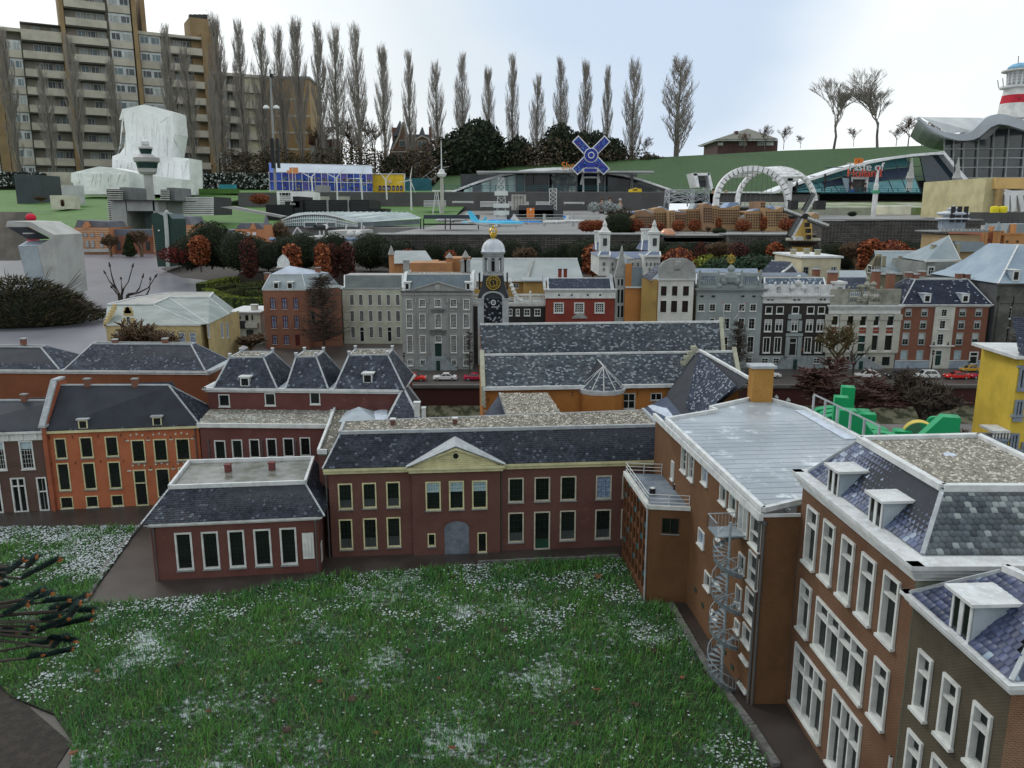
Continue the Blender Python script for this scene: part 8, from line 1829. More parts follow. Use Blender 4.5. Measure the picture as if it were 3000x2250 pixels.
# station, plaza furniture
def station():
 y=31.;rt=rt_('station_building','orange and white striped old railway station with slate roofs','station',M1,900,660,y)
 b=M((.48,.21,.1),s=1.);st=M((.55,.45,.32));sr=M((.1,.11,.13),(.15,.16,.18));gl=M((.3,.31,.32))
 pc_('left_pavilion',((610,462,880,660),),b,2.,.2);pc_('gallery',((880,530,1240,660),),M((.25,.1,.06)),1.5,.2,o=.4);pc_('clock_pavilion',((1240,440,1555,660),),b,2.,.2,o=-.1)
 qc_('roof',((605,465,885,462,860,412,625,400),),sr,1.4,o=.2);qc_('roof',((1380,448,1560,450,1520,372,1395,365),),sr,1.4,o=.1);qc_('gallery_roof',((875,535,1245,530,1240,478,930,475),),M((.12,.14,.17)),1.,o=.5)
 for x in(690,):qc_('gable',((668,468,712,468,712,448,690,412,668,448),),b,.3,o=-.05)
 mb=MB()
 for v in rg(470,655,18):pb(mb,M1,612,v,878,v+5,y-.02,.02);pb(mb,M1,1242,v,1553,v+5,y-.12,.02)
 mb.mk_('stone_band',st,rt)
 for x in(655,690,745,825,1470):pa_(rt,'window',M1,(x-13,505,x+13,535),y-.06 if x<1000 else y-.15,gl,.05)
 for x in(655,705,748,823):pc_('window',((x-12,568,x+12,622),),gl,.05,o=-.06)
 for x in(960,1060,1140,1195):pc_('arch_opening',((x-14,570,x+14,645),),DK,.05,o=.37)
 pc_('plinth',((612,632,878,660),),M((.38,.38,.36)),.1,o=-.1);mb=MB();c=YQ(M1,1405,522,y-.2);mb.tu(c,c+vy(.1),.09,n=16);mb.mk_('clock',W_,rt)
 pc_('platform_roof',((1530,480,1900,575),),M((.16,.17,.18)),2.,.2,o=1.)
 rt=rt_('station_side_pavilion','small striped orange station pavilion with turret in front of a timber wall','station',M1,2050,580,28.5);y=28.5
 pa_(rt,'wall',M1,(1912,475,2190,640),y,b,1.5,.2);pq(rt,'roof',M1,((1905,478,2130,478,2095,425,1940,425),),y+.1,sr,1.2);pa_(rt,'turret',M1,(2140,440,2182,580),y-.2,b,.4)
 mb=MB();c=YQ(M1,2160,442,y);mb.la((c.x,y,c.z),[(.13,0),(.01,.36)],10);mb.mk_('turret_roof',sr,rt)
 for x in(1947,2010,2060):pa_(rt,'window',M1,(x-14,500,x+14,528),y-.04,W_,.05)
 pq(rt,'gable',M1,((2015,478,2075,478,2045,425),),y-.05,b,.2)
station()
def kiosk():
 z=0;b0=G(Q(M1,150,900),0);y=13.6
 k=M((.4,.41,.39),s=3,rh=.5);kd=M((.32,.37,.4),s=3,rh=.4);kk=M((.09,.1,.11))
 rt=rt_('info_console','large grey angular information console with overhanging hood on the wet square','kiosk',M1,300,1000,y)
 P=lambda x,v,yy=y:YQ(M1,x,v,yy)
 pts=[(45,455),(58,408),(248,415),(437,520),(487,1010),(462,1018),(405,540),(235,455)]
 f=[P(*q,yy=y)for q in pts];MB().pz(f,vy(.9)).mk_('hood',k,rt)
 MB().fc([P(62,460,y-.01),P(235,458,y-.01),P(398,542,y-.01),P(398,552,y+.6),P(235,560,y+.6)]).mk_('hood_underside',kk,rt)
 a,b_,c_=P(145,612),P(298,612),P(408,555);mb=MB();lo=lambda p:vc(p.x*.985,p.y,0);mb.pz([lo(a),lo(b_),b_,a],vy(.8));mb.mk_('base',kd,rt)
 mb=MB();q=[b_+vz(0),lo(b_),vc(P(470,900).x-.02,y+.02,0),P(408,552)];mb.pz([p+vy(.01)for p in q],vy(.78));mb.mk_('base_side',k,rt)
 MB().fc([a+vz(.003),b_+vz(.003),P(398,560,y+.5),P(215,570,y+.5)]).mk_('console_top',mat('snow_patch',()),rt)
 mb=MB();c=P(235,512,y+.05);mb.la(c,[(.09,0),(.09,.02)],12);mb.mk_('lamp',k,rt)
kiosk()
def cabinet():
 y=21.5;rt=rt_('green_cabinet','tall dark green leaning cabinet with pale bent pipe on its right side','cabinet',M1,1330,778,y);g=M((.012,.04,.032),(.016,.05,.04),s=3,rh=.35)
 qc_('body',((1278,778,1345,778,1322,365,1268,338,1225,352),),g,.9);qc_('right_half',((1365,780,1408,772,1395,390,1362,350,1350,360),),g,.9)
 MB().path([YQ(M1,*q,y-.05)for q in((1362,778),(1352,520),(1340,360),(1345,338),(1362,335))],.055,8).mk_('bent_pipe',M((.42,.46,.44)),rt)
 mb=MB();c=YQ(M1,1287,485,y-.03);mb.la(c,[(0,-.03),(.035,0),(0,.03)],8);mb.mk_('knob',W_,rt);mb.path([YQ(M1,*q,y)for q in((1225,408),(1205,400),(1203,382),(1215,380))],.02,5)
 mb.box(*(YQ(M1,1283,600,y-.012))[:],*(YQ(M1,1288,400,y-.002))[:])
cabinet()
skin=mat((.42,.24,.17),rh=.6)
def PN_(label,px,vf,y,h,coat,legs,hair,hat=None,yaw=0,lean=0,seat=False,zf=None):
 f=Y(px if isinstance(px,tuple)else(px,vf),y);f.z=(zf if zf is not None else f.z-h);rt=root('person',label,'person',f);k=h/1.75;ca,sa=cos(yaw),sin(yaw)
 def L(x,yy,z):return f+vc(x*ca-yy*sa,x*sa+yy*ca,z)*k
 J=[(0,0,.95,.13),(0,0,1.15,.12),(0,0,1.4,.14),(0,0,1.5,.06),(0,0,1.58,.055),(0,-.01,1.68,.09),(0,-.01,1.73,.07),(.09,0,.88,.085),(.1,-.03,.48,.06),(.11,.05,.08,.045),(.11,-.1,.03,.04),(-.09,0,.88,.085),(-.1,.04,.48,.06),(-.11,.1,.08,.045),(-.11,-.04,.03,.04),(.19,0,1.4,.055),(.25,-.02,1.12,.045),(.24,-.12,.88,.035),(.24,-.15,.8,.03),(-.19,0,1.4,.055),(-.25,.02,1.12,.045),(-.24,-.1,.88,.035),(-.24,-.13,.8,.03)]
 E_=[(0,1),(1,2),(2,3),(3,4),(4,5),(5,6),(0,7),(7,8),(8,9),(9,10),(0,11),(11,12),(12,13),(13,14),(2,15),(15,16),(16,17),(17,18),(2,19),(19,20),(20,21),(21,22)]
 def skm(name,idx,grow,m,par):
  ids=sorted(idx);mp_={a:i for i,a in en(ids)};ed=[(mp_[a],mp_[b])for a,b in E_ if a in mp_ and b in mp_]
  me=bpy.data.meshes.new(name);me.from_pydata([tuple(L(*J[i][:3])-f)for i in ids],ed,[]);me.materials.append(m);o=bpy.data.objects.new(name,me);LO_(o,par)
  sk=o.modifiers.new('skin','SKIN')
  for i,a in en(ids):r_=J[a][3]*k*grow;me.skin_vertices[0].data[i].radius=(r_,r_*.85)
  me.skin_vertices[0].data[0].use_root=True;ss_=o.modifiers.new('sub','SUBSURF');ss_.levels=1;ss_.render_levels=1;return o
 skm('body',rg(23),1.,skin,rt);skm('coat',[0,1,2,15,16,17,19,20,21],1.22,coat,rt);skm('trousers',[0,7,8,9,11,12,13],1.15,legs,rt)
 mb=MB();c=L(0,.01,1.7);mb.la(c-vz(.06*k),[(.075*k,0),(.105*k,.05*k),(.1*k,.1*k),(.06*k,.14*k),(.01*k,.15*k)],10);mb.mk_('hat' if hat else'hair',hat or hair,rt,smooth=True)
 mb=MB()
 for s in(-1,1):p=L(s*.035,-.095,1.69);mb.la(p-vz(.008*k),[(.004*k,0),(.01*k,.008*k),(.004*k,.016*k)],6)
 p=L(0,-.105,1.66);mb.la(p-vz(.01*k),[(.016*k,0),(.008*k,.03*k)],5);mb.mk_('face',mat((.12,.06,.05)),rt);return rt
CB=mat((.018,.019,.022));jean=mat((.03,.04,.06));hb_=mat((.07,.045,.03));hl=mat((.42,.3,.16));CO_=mat((.45,.02,.04));coatblue=mat((.03,.08,.32));cg=mat((.42,.42,.42))
PN_('person in black coat at the white arch bridge, left of the blond one',Q(N5,1105,262),0,66,1.8,CB,jean,hb_,yaw=.5)
PN_('person with blond hair in black coat beside the white arch bridge',Q(N5,1238,280),0,66,1.72,CB,jean,hl,yaw=.8)
PN_('person in dark coat with green scarf standing behind the white snowy trees',Q(Z3,730,1163),0,52,1.75,CB,jean,hb_)
PN_('person in black jacket seen from behind near the promenade wall',Q(Z3,793,1152),0,52,1.75,CB,jean,hb_,yaw=2.5)
PN_('person in pale grey coat near the promenade wall',Q(Z3,878,1170),0,52,1.7,cg,jean,cg,yaw=1.)
PN_('person in blue jacket at the restaurant entrance',Q(Z4,818,1052),0,74,1.75,coatblue,CB,hb_)
PN_('person in black walking past the restaurant entrance',Q(Z4,930,1042),0,74,1.75,CB,CB,hb_,yaw=1.2)
mb=None
PN_('person in red hat and red coat standing behind the grey console',Q(N1,460,1400),0,15.2,1.5,CO_,jean,hb_,hat=mat((.58,.02,.05),s=9),yaw=-1.2,zf=0)
def mini(label,x,v,c1,c2):
 p=G(Q(S4,x,v),.004)
 f=p;rt=root('person',label,'person',p,'miniature dancers on the grey square');s=.042;MB().la(p,[(.012,0),(.01,.02),(.0225,.022),(.012,.045),(.014,.055),(.006,.064)],10).mk_('dress',c1,rt);mb=MB();mb.la(p+vz(.064),[(.003,0),(.008,.006),(.008,.012),(.002,.018)],8)
 for sx in(-1,1):mb.tu(p+vc(sx*.012,0,.055),p+vc(sx*.024,-.006,.032),.003,.002,5)
 mb.mk_('body',skin,rt);MB().la(p+vz(.074),[(.008,0),(.006,.007),(.001,.009)],8).mk_('hair',c2,rt)
orr=mat((.6,.16,.06));mini('miniature person in orange and white costume on the grey square',1915,1275,orr,W_);mini('miniature person in white shirt and black trousers on the grey square',1985,1270,W_,iron)
tyre=mat((.015,.015,.015));rim=mat((.5,.5,.5),rh=.3,metal=.6);cgl=mat((.02,.022,.025),rh=.08,spec=.6);lampm=mat((.7,.7,.65),rh=.2)
def car(label,zm,x,v,paint,name,kind='sedan',L=.188,flip=1,z=ZS+.0005,yaw=0):
 c=G(Q(zm,x,v),z);rt=root('parked_car',label,'car',c,'model cars parked on the quay');W2=L*.2;h={'suv':.34,'sedan':.3,'hatch':.34,'open':.27}[kind]*L;ca,sa=cos(yaw),sin(yaw)
 def T(u,w,q):u=u*flip*L;return c+vc(u*ca-w*sa,u*sa+w*ca,q*L)
 H=h/L;lo=[(-.5,.075),(-.495,.14),(-.46,.165),(-.26,.185),(.34,.195),(.47,.18),(.5,.13),(.495,.07)]
 roofs={'sedan':[(-.24,.185),(-.08,H),(.16,H),(.36,.19)],'suv':[(-.25,.19),(-.12,H),(.34,H),(.46,.2)],'hatch':[(-.28,.185),(-.1,H),(.24,H),(.45,.2)],'open':[(-.2,.185),(-.1,.235),(-.09,.235),(-.06,.19)]}[kind]
 secs=[]
 for w,k in((-1,.93),(-.96,1.),(.96,1.),(1,.93)):
  secs.append([T(u*(.985 if k<1 else 1),w*W2,.06+(q-.06)*k)for u,q in lo])
 mb=MB();n=len(lo)
 for a,b in zip(secs[:-1],secs[1:]):
  for i in rg(n):mb.qd(a[i],a[(i+1)%n],b[(i+1)%n],b[i])
 mb.fc(secs[0]);mb.fc(secs[-1][::-1]);bd=mb.mk_('body',paint,rt)
 cab=[[T(u,s*W2*(.9 if q<.21 else.74),q)for u,q in roofs]for s in(-1,1)]
 mb=MB();a,b=cab
 for i in rg(3):mb.qd(a[i],a[i+1],b[i+1],b[i])
 mb.fc(a);mb.fc(b[::-1]);cb=mb.mk_('cabin',paint if kind!='open' else cgl,rt,)
 if kind!='open':
  mb=MB()
  for s,q in((-1,a),(1,b)):
   o=vc(-sa*s*.0012,ca*s*.0012,0);m1=(q[0]+q[3])/2;c_=(q[0]+q[1]+q[2]+q[3])/4
   g=[c_+(p-c_)*.8 for p in q];mid=.5
   g01=[g[0],(g[0]+g[3])*.5-(g[3]-g[0])*.02,(g[1]+g[2])*.5-(g[2]-g[1])*.02,g[1]];g23=[(g[0]+g[3])*.5+(g[3]-g[0])*.02,g[3],g[2],(g[1]+g[2])*.5+(g[2]-g[1])*.02]
   for gg in(g01,g23):mb.fc([p+o for p in gg])
  for p0,p1,p2,p3 in((a[0],a[1],b[1],b[0]),(a[3],b[3],b[2],a[2])):
   c_=(p0+p1+p2+p3)/4;nn=(p1-p0).cross(p3-p0).normalized();nn=nn if nn.dot(c_-c-vz(.02))>0 else-nn;mb.fc([c_+(p-c_)*.84+nn*.0012 for p in(p0,p1,p2,p3)])
  mb.mk_('window',cgl,rt)
 else:
  for u in(.02,.14):MB().box(*(T(u,-W2*.55,.17))[:],*(T(u+.05,W2*.55,.22))[:]).mk_('seat',iron,rt)
 for u in(-.32,.31):
  for s in(-1,1):
   p=T(u,s*W2*.8,.065);q=T(u,s*W2*1.02,.065);wh=MB().tu(p,q,.064*L,n=14).mk_('wheel',tyre,rt);mb=MB();q2=T(u,s*W2*1.04,.065);mb.tu(q,q2,.042*L,n=10);mb.mk_('rim',rim,wh)
 for s in(-1,1):
  mb=MB();p=T(-.478,s*W2*.72,.135);mb.la(p,[(.004,0),(.006,.004),(.002,.008)],6);mb.mk_('headlight',lampm,rt);mb=MB();p=T(.482,s*W2*.75,.15);mb.la(p,[(.004,0),(.005,.005),(.002,.008)],6);mb.mk_('tail_light',mat((.4,.01,.01)),rt)
 return rt
P_=lambda n,c:mat(c,tuple(x*.95 for x in c),rh=.18,spec=.6)
rd_,wt,bk_,yl,cr_m=P_('paint_red',(.62,.02,.012)),P_('paint_white',(.68,.68,.67)),P_('paint_black',(.015,.016,.02)),P_('paint_yellow',(.62,.34,.02)),P_('paint_crimson',(.42,.015,.05))
car('bright red sedan parked in front of the grey palace house',M3,335,1370,rd_,'car',flip=-1)
car('white sedan parked in front of the grey palace house',M3,603,1366,wt,'car')
car('dark red car half hidden by the left gable of the church',M3,865,1366,cr_m,'car',flip=-1)
car('dark car with white roof half hidden beside the bare tree and brick chimney',M4,1395,1478,bk_,'car','hatch');car('white car half hidden behind the yellow brick chimney',M4,1625,1492,wt,'car',flip=-1)
car('small black car behind the tangled reddish shrub',M5,275,1505,bk_,'car','hatch',L=.15)
car('white hatchback behind the tangled shrub',R4,830,1520,wt,'car','hatch',flip=1);car('long black coupe parked below the brown white bay house',R4,1365,1525,bk_,'car')
car('white off-road car parked beside the street lamp',R4,1850,1528,wt,'car','suv',L=.195);car('bright red coupe parked in front of the yellow car',S4,1235,535,rd_,'car');car('yellow hatchback parked behind the bright red coupe',S4,1425,430,yl,'car','hatch',L=.15,yaw=.05)
car('crimson open convertible parked right of the red coupe',S4,1590,530,cr_m,'car','open');car('black old timer car at the right end of the quay',S4,2010,545,bk_,'car','hatch')
def lamp(zm,x,v0,v1,lb):
 p=G(Q(zm,x,v0),ZS);t=YQ(zm,x,v1,p.y).z-ZS;rt=root('street_lamp',lb,'street lamp',p,'old street lamps on the quay');MB().la(p,[(.012,0),(.012,.01),(.006,.02),(.005,.08),(.0035,.085),(.003,t*.78)],8).mk_('post',iron,rt);MB().la(p+vz(t*.8),[(.007,0),(.012,t*.11)],6).mk_('lantern',mat((.25,.25,.22),rh=.2),rt);MB().la(p+vz(t*.915),[(.015,0),(.008,t*.05),(.003,t*.06),(.002,t*.085)],6).mk_('cap',iron,rt);MB().la(p+vz(t*.76),[(.009,0),(.009,.02)],6).mk_('bracket',iron,rt)
lamp(M5,1292,1465,1280,'black street lamp in front of the brown white bay house');lamp(M4,1537,1400,1255,'black street lamp between the ornate stone house and the black house');lamp(M3,250,1300,1125,'black street lamp at the left corner of the grey palace house')
def green_sign():
 g=mat((.008,.3,.11),(.03,.2,.09),s=9,rh=.5,lo=.6,hi=.72);p0=G(Q(S1,180,640),0);y0,y1=4.55,3.72;a=YQ(S1,185,430,y0);b=YQ(S1,1050,880,y1)
 rt=root('green_letter_sign','row of thick green cut-out letters seen mirrored from behind','sign',(a.x,a.y,0));d=vc(b.x-a.x,b.y-a.y,0);L=d.length;d.normalize();n=vc(-d.y,d.x,0);zb=.28
 u=vc(1,-.3,0).normalized()
 for ch,x,yt,w in(('t',180,85,.6),('l',275,105,.5),('n',325,225,.62),('n',410,265,.62),('o',500,300,.62),('d',610,258,.75),('o',725,405,.66),('n',805,460,.66),('o',915,508,.7),('M',1065,445,1.)):
  P=vc(a.x,a.y,0)+d*L*(x-185)/880;top=YQ(S1,x,yt,P.y).z-.05;s=top*(1.38 if ch in'tldM' else 1.75);WD_(ch,s,g,rt,vc(P.x,P.y,.05)+u*s*.42*w,-u,ext=.035,name='letter')
 MB().obx(vc(a.x,a.y,.06)+n*.03,d*L,n*.02,vz(.05)).mk_('base_rail',GP,rt);mb=MB()
 for k in rg(4):q=vc(a.x,a.y,0)+d*L*(k+.3)/4;mb.tu(q,q+vz(.3),.008,n=6)
 mb.mk_('support_post',iron,rt)
 y=3.9;c=YQ(S1,1440,885,y);r=YQ(S1,1640,885,y).x-c.x;rt2=root('round_green_sign','big round green disc with yellow rim standing behind the gravel roof','sign',(c.x,y,0));K=vc(.93,-.37,0);t=vc(.37,.93,0).normalized()
 MB().pz([c+K*(r*cos(k))+vz(r*1.03*sin(k))for k in[2*pi*i/40 for i in rg(40)]],-t*.004).mk_('disc',mat((.02,.26,.12),(.07,.16,.1),s=14,rh=.45,lo=.44,hi=.5),rt2)
 mb=MB()
 for i in rg(40):
  k0,k1=2*pi*i/40,2*pi*(i+1)/40;f=lambda k,q:c+K*(r*q*cos(k))+vz(r*1.03*q*sin(k));mb.pz([f(k0,1.),f(k1,1.),f(k1,1.035),f(k0,1.035)],t*.06)
 mb.mk_('rim',mat((.62,.48,.1)),rt2);MB().tu(vc(c.x,y+.04,0),vc(c.x,y+.04,c.z),.012,n=6).mk_('support_post',iron,rt2)
 c=YQ(S1,1640,690,4.3);tag(MB().pz([c+K*(.035*cos(k))+vz(.035*sin(k))for k in[2*pi*i/20 for i in rg(20)]],t*.03).tu(vc(c.x,c.y,0),c,.01,n=5).mk_('small_round_sign',g,None,loc=(c.x,c.y,0)),'small dark green disc on a post behind the big round disc','sign')
 p=G(Q(S1,690,900),0);c=YQ(S1,692,810,3.75);tag(MB().la(vc(c.x,3.75,c.z-.03),[(.012,0),(.025,.02),(.028,.05),(.026,.055)],10).tu(vc(c.x,3.75,0),vc(c.x,3.75,c.z),.006,n=5).mk_('green_lamp',g,None,loc=(c.x,3.75,0)),'small green cup shaped lamp on a thin post beside the roof railing','lamp')
 for i,(x,v)in en(((322,245),(412,268))):
  c=G(Q(R1,x,v),.45);tag(MB().la((c.x,c.y,0),[(.018,0),(.018,.4),(.026,.41),(.026,.42),(.014,.43),(.022,.445),(.01,.455),(.014,.47),(.004,.485)],8).mk_('stone_finial',frz,None,loc=(c.x,c.y,0)),('taller','smaller')[i]+' weathered stone finial right of the yellow brick chimney','finial')
green_sign()
# airport and harbour models
def terminal():
 y=30.;P=lambda x,v,yy=y:YQ(N3,x,v,yy);wh=M((.5,.58,.58),s=1.,rh=.35);ag=M((.22,.38,.38),s=.9,rh=.2,spec=.6)
 rt=rt_('glass_terminal','long airport terminal with curved glass front and pale vaulted roof','building',N3,900,960,y);cur=[(200,865),(330,818),(480,790),(640,782),(780,790),(900,812),(1020,850),(1120,880),(1185,895)]
 fr=[P(*q)for q in cur];top=[(330,800),(430,772),(560,760),(760,757),(1000,756),(1300,756),(1600,758),(1850,765),(2010,835)];bk=[P(*q,yy=y+5)for q in top];mb=MB()
 for i in rg(8):mb.qd(fr[i],fr[i+1],bk[i+1],bk[i])
 mb.fc((fr[8],P(1430,880,y+.8),P(2010,838,y+3.),bk[8]));mb.mk_('vault_roof',wh,rt)
 base=935;lo_=[P(q[0],base+(q[0]-200)*.02)for q in cur];mb=MB()
 for i in rg(8):mb.qd(lo_[i],lo_[i+1],fr[i+1]-vz(.08),fr[i]-vz(.08))
 mb.mk_('glass_front',ag,rt)
 for k in rg(46):
  f=k/45*8;i=min(7,int(f));p=fr[i].lerp(fr[i+1],f-i);q=lo_[i].lerp(lo_[i+1],f-i);MB().tu(q+vy(-.03),p+vc(0,-.03,-.05),.012,n=4).mk_('mullion',W_,rt)
 mb=MB()
 for i in rg(8):mb.tu(fr[i]+vy(-.05),fr[i+1]+vy(-.05),.03,n=5)
 for h in(.33,.66):mb.path([lo_[i].lerp(fr[i],h)+vy(-.04)for i in rg(9)],.02,4)
 mb.mk_('front_rim',W_,rt);MB().qd(P(1185,960),P(1990,915,y+3),P(1990,855,y+3),P(1185,890)).mk_('side_glass',M((.1,.13,.14),(.15,.18,.19),s=1.,rh=.25),rt)
 pc_('entrance',((485,880,900,955),),W_,.3,o=-.3);pc_('entrance_glass',((500,895,640,945),(655,895,780,945),(800,895,890,945)),GL,.04,o=-.33);pc_('plinth',((130,940,1350,985),),dockm,6.,.4,o=.1)
 pc_('plinth_right',((1185,958,2000,990),),dockm,4.,.4,o=.3)
 mb=MB()
 for i in rg(40):a=fr[min(8,i*8//40)].lerp(bk[8],0)
 for k in rg(1,30):t=k/30;f=t*8;i=min(7,int(f));p=fr[i].lerp(fr[i+1],f-i);q=bk[i].lerp(bk[i+1],f-i);mb.tu(p+vz(.02),q+vz(.02),.015,n=3)
 mb.mk_('roof_rib',M((.62,.68,.68)),rt)
terminal()
def PL_(label,z,x,v,L,body,tail,y,yaw,two=None):
 c=YQ(z,x,v,y);rt=root('model_aeroplane',label,'aeroplane',c,'model aeroplanes on the apron');ca,sa=cos(yaw),sin(yaw);T=lambda a,b,h:c+vc(a*ca-b*sa,a*sa+b*ca,h)*L;mb=MB();n=10;r=.055
 prof=[(-.5,.012),(-.46,.032),(-.4,.048),(-.3,r),(.2,r),(.38,.035),(.5,.012)];rings=[[T(u,q*cos(2*pi*i/n),.09+q*sin(2*pi*i/n)+(.02 if u>.3 else 0))for i in rg(n)]for u,q in prof]
 for a,b in zip(rings[:-1],rings[1:]):
  for i in rg(n):mb.qd(a[i],a[(i+1)%n],b[(i+1)%n],b[i],1 if i in(5,6,7,8,9)else 0)
 mb.fc(rings[0]);mb.fc(rings[-1][::-1]);mb.mk_('fuselage',[body,W_],rt,smooth=True)
 for s in(-1,1):
  MB().pz([T(-.1,s*.04,.075),T(.08,s*.04,.075),T(.24,s*.46,.1),T(.18,s*.46,.1)],vz(.012*L)).mk_('wing',W_,rt);MB().pz([T(.36,s*.02,.11),T(.46,s*.02,.11),T(.52,s*.16,.12),T(.48,s*.16,.12)],vz(.01*L)).mk_('tailplane',W_,rt)
  MB().tu(T(-.05,s*.17,.05),T(.06,s*.17,.05),.026*L,n=8).mk_('engine',W_,rt)
 MB().pz([T(.3,0,.13),T(.45,0,.13),T(.52,0,.31),T(.44,0,.31)],vc(-sa,ca,0)*.012*L).mk_('tail_fin',tail,rt)
 for a,b in((-.36,0),(.05,.05),(.05,-.05)):MB().tu(T(a,b,.05),T(a,b,0),.006*L,n=4).mk_('landing_gear',DK,rt)
sky_b,deep_b=M((.1,.52,.78)),M((.04,.26,.7))
ztop=lambda p:None
PL_('long light blue aeroplane nearest to the wall',N4,900,765,1.55,sky_b,sky_b,22.6,pi*.96);PL_('light blue and white aeroplane with white tail behind the nearest one',N4,960,705,.85,deep_b,W_,24.6,pi*.97+pi)
PL_('blue and orange aeroplane right of the lattice tower',N4,1280,722,.85,deep_b,W_,24.2,pi);PL_('small white aeroplane left of the blue ones',N4,380,700,1.1,W_,W_,27.,.1);PL_('white aeroplane near the red hedge',N4,1830,700,.8,W_,deep_b,27.,pi*.9);PL_('white aeroplane with grey wings between blue one and red hedge',N4,1600,715,.9,W_,W_,26.,.3);PL_('white aeroplane with red tail mark beside the dark hangar',N4,640,720,.75,sky_b,sky_b,24.,.1)
def LT_(label,z,x0,x1,t0,t1,vt,vb,y,name='lattice_tower',m=None,cols=6,g=None,plat=()):
 m=m or M((.6,.62,.6));rt=rt_(name,label,'tower',z,(x0+x1)/2,vb,y,g);B0,B1=YQ(z,x0,vb,y),YQ(z,x1,vb,y);T0,T1=YQ(z,t0,vt,y),YQ(z,t1,vt,y);w_=(B1 .x-B0 .x);r=w_*.035;tw_=T1 .x-T0 .x
 C=lambda f,i,j:vc(B0 .x+(T0 .x-B0 .x)*f+(w_+(tw_-w_)*f)*i,y+(w_+(tw_-w_)*f)*(j-0),B0 .z+(T0 .z-B0 .z)*f);mb=MB()
 for i in(0,1):
  for j in(0,1):mb.tu(C(0,i,j)-vz(.2),C(1,i,j),r,n=4)
 for k in rg(cols):
  f0,f1=k/cols,(k+1)/cols
  for(a,b)in(((0,0),(1,0)),((1,0),(1,1)),((0,1),(0,0)),((1,1),(0,1))):mb.tu(C(f0,*a),C(f1,*b),r*.6,n=3);mb.tu(C(f0,*b),C(f1,*a),r*.6,n=3);mb.tu(C(f1,*a),C(f1,*b),r*.6,n=3)
 mb.mk_('frame',m,rt)
 for f,ex in plat:p,q=C(f,0,0),C(f,1,1);MB().box(p.x-ex,p.y-ex,p.z,q.x+ex,q.y+ex,p.z+.12).mk_('platform',m,rt)
 return rt
LT_('tall pale lattice tower with two platforms in front of the shop',N4,895,1030,925,990,165,770,23.2,cols=8,plat=((.28,.08),(.42,.1),(.66,.08)))
LT_('white lattice pylon with ball on top before the shop',N4,1530,1612,1530,1612,290,540,44,cols=5,name='pylon',g='pylons near the shop');LT_('white A-shaped pylon in front of the benches',N4,148,240,180,210,335,575,43,cols=1,name='pylon',g='pylons near the shop')
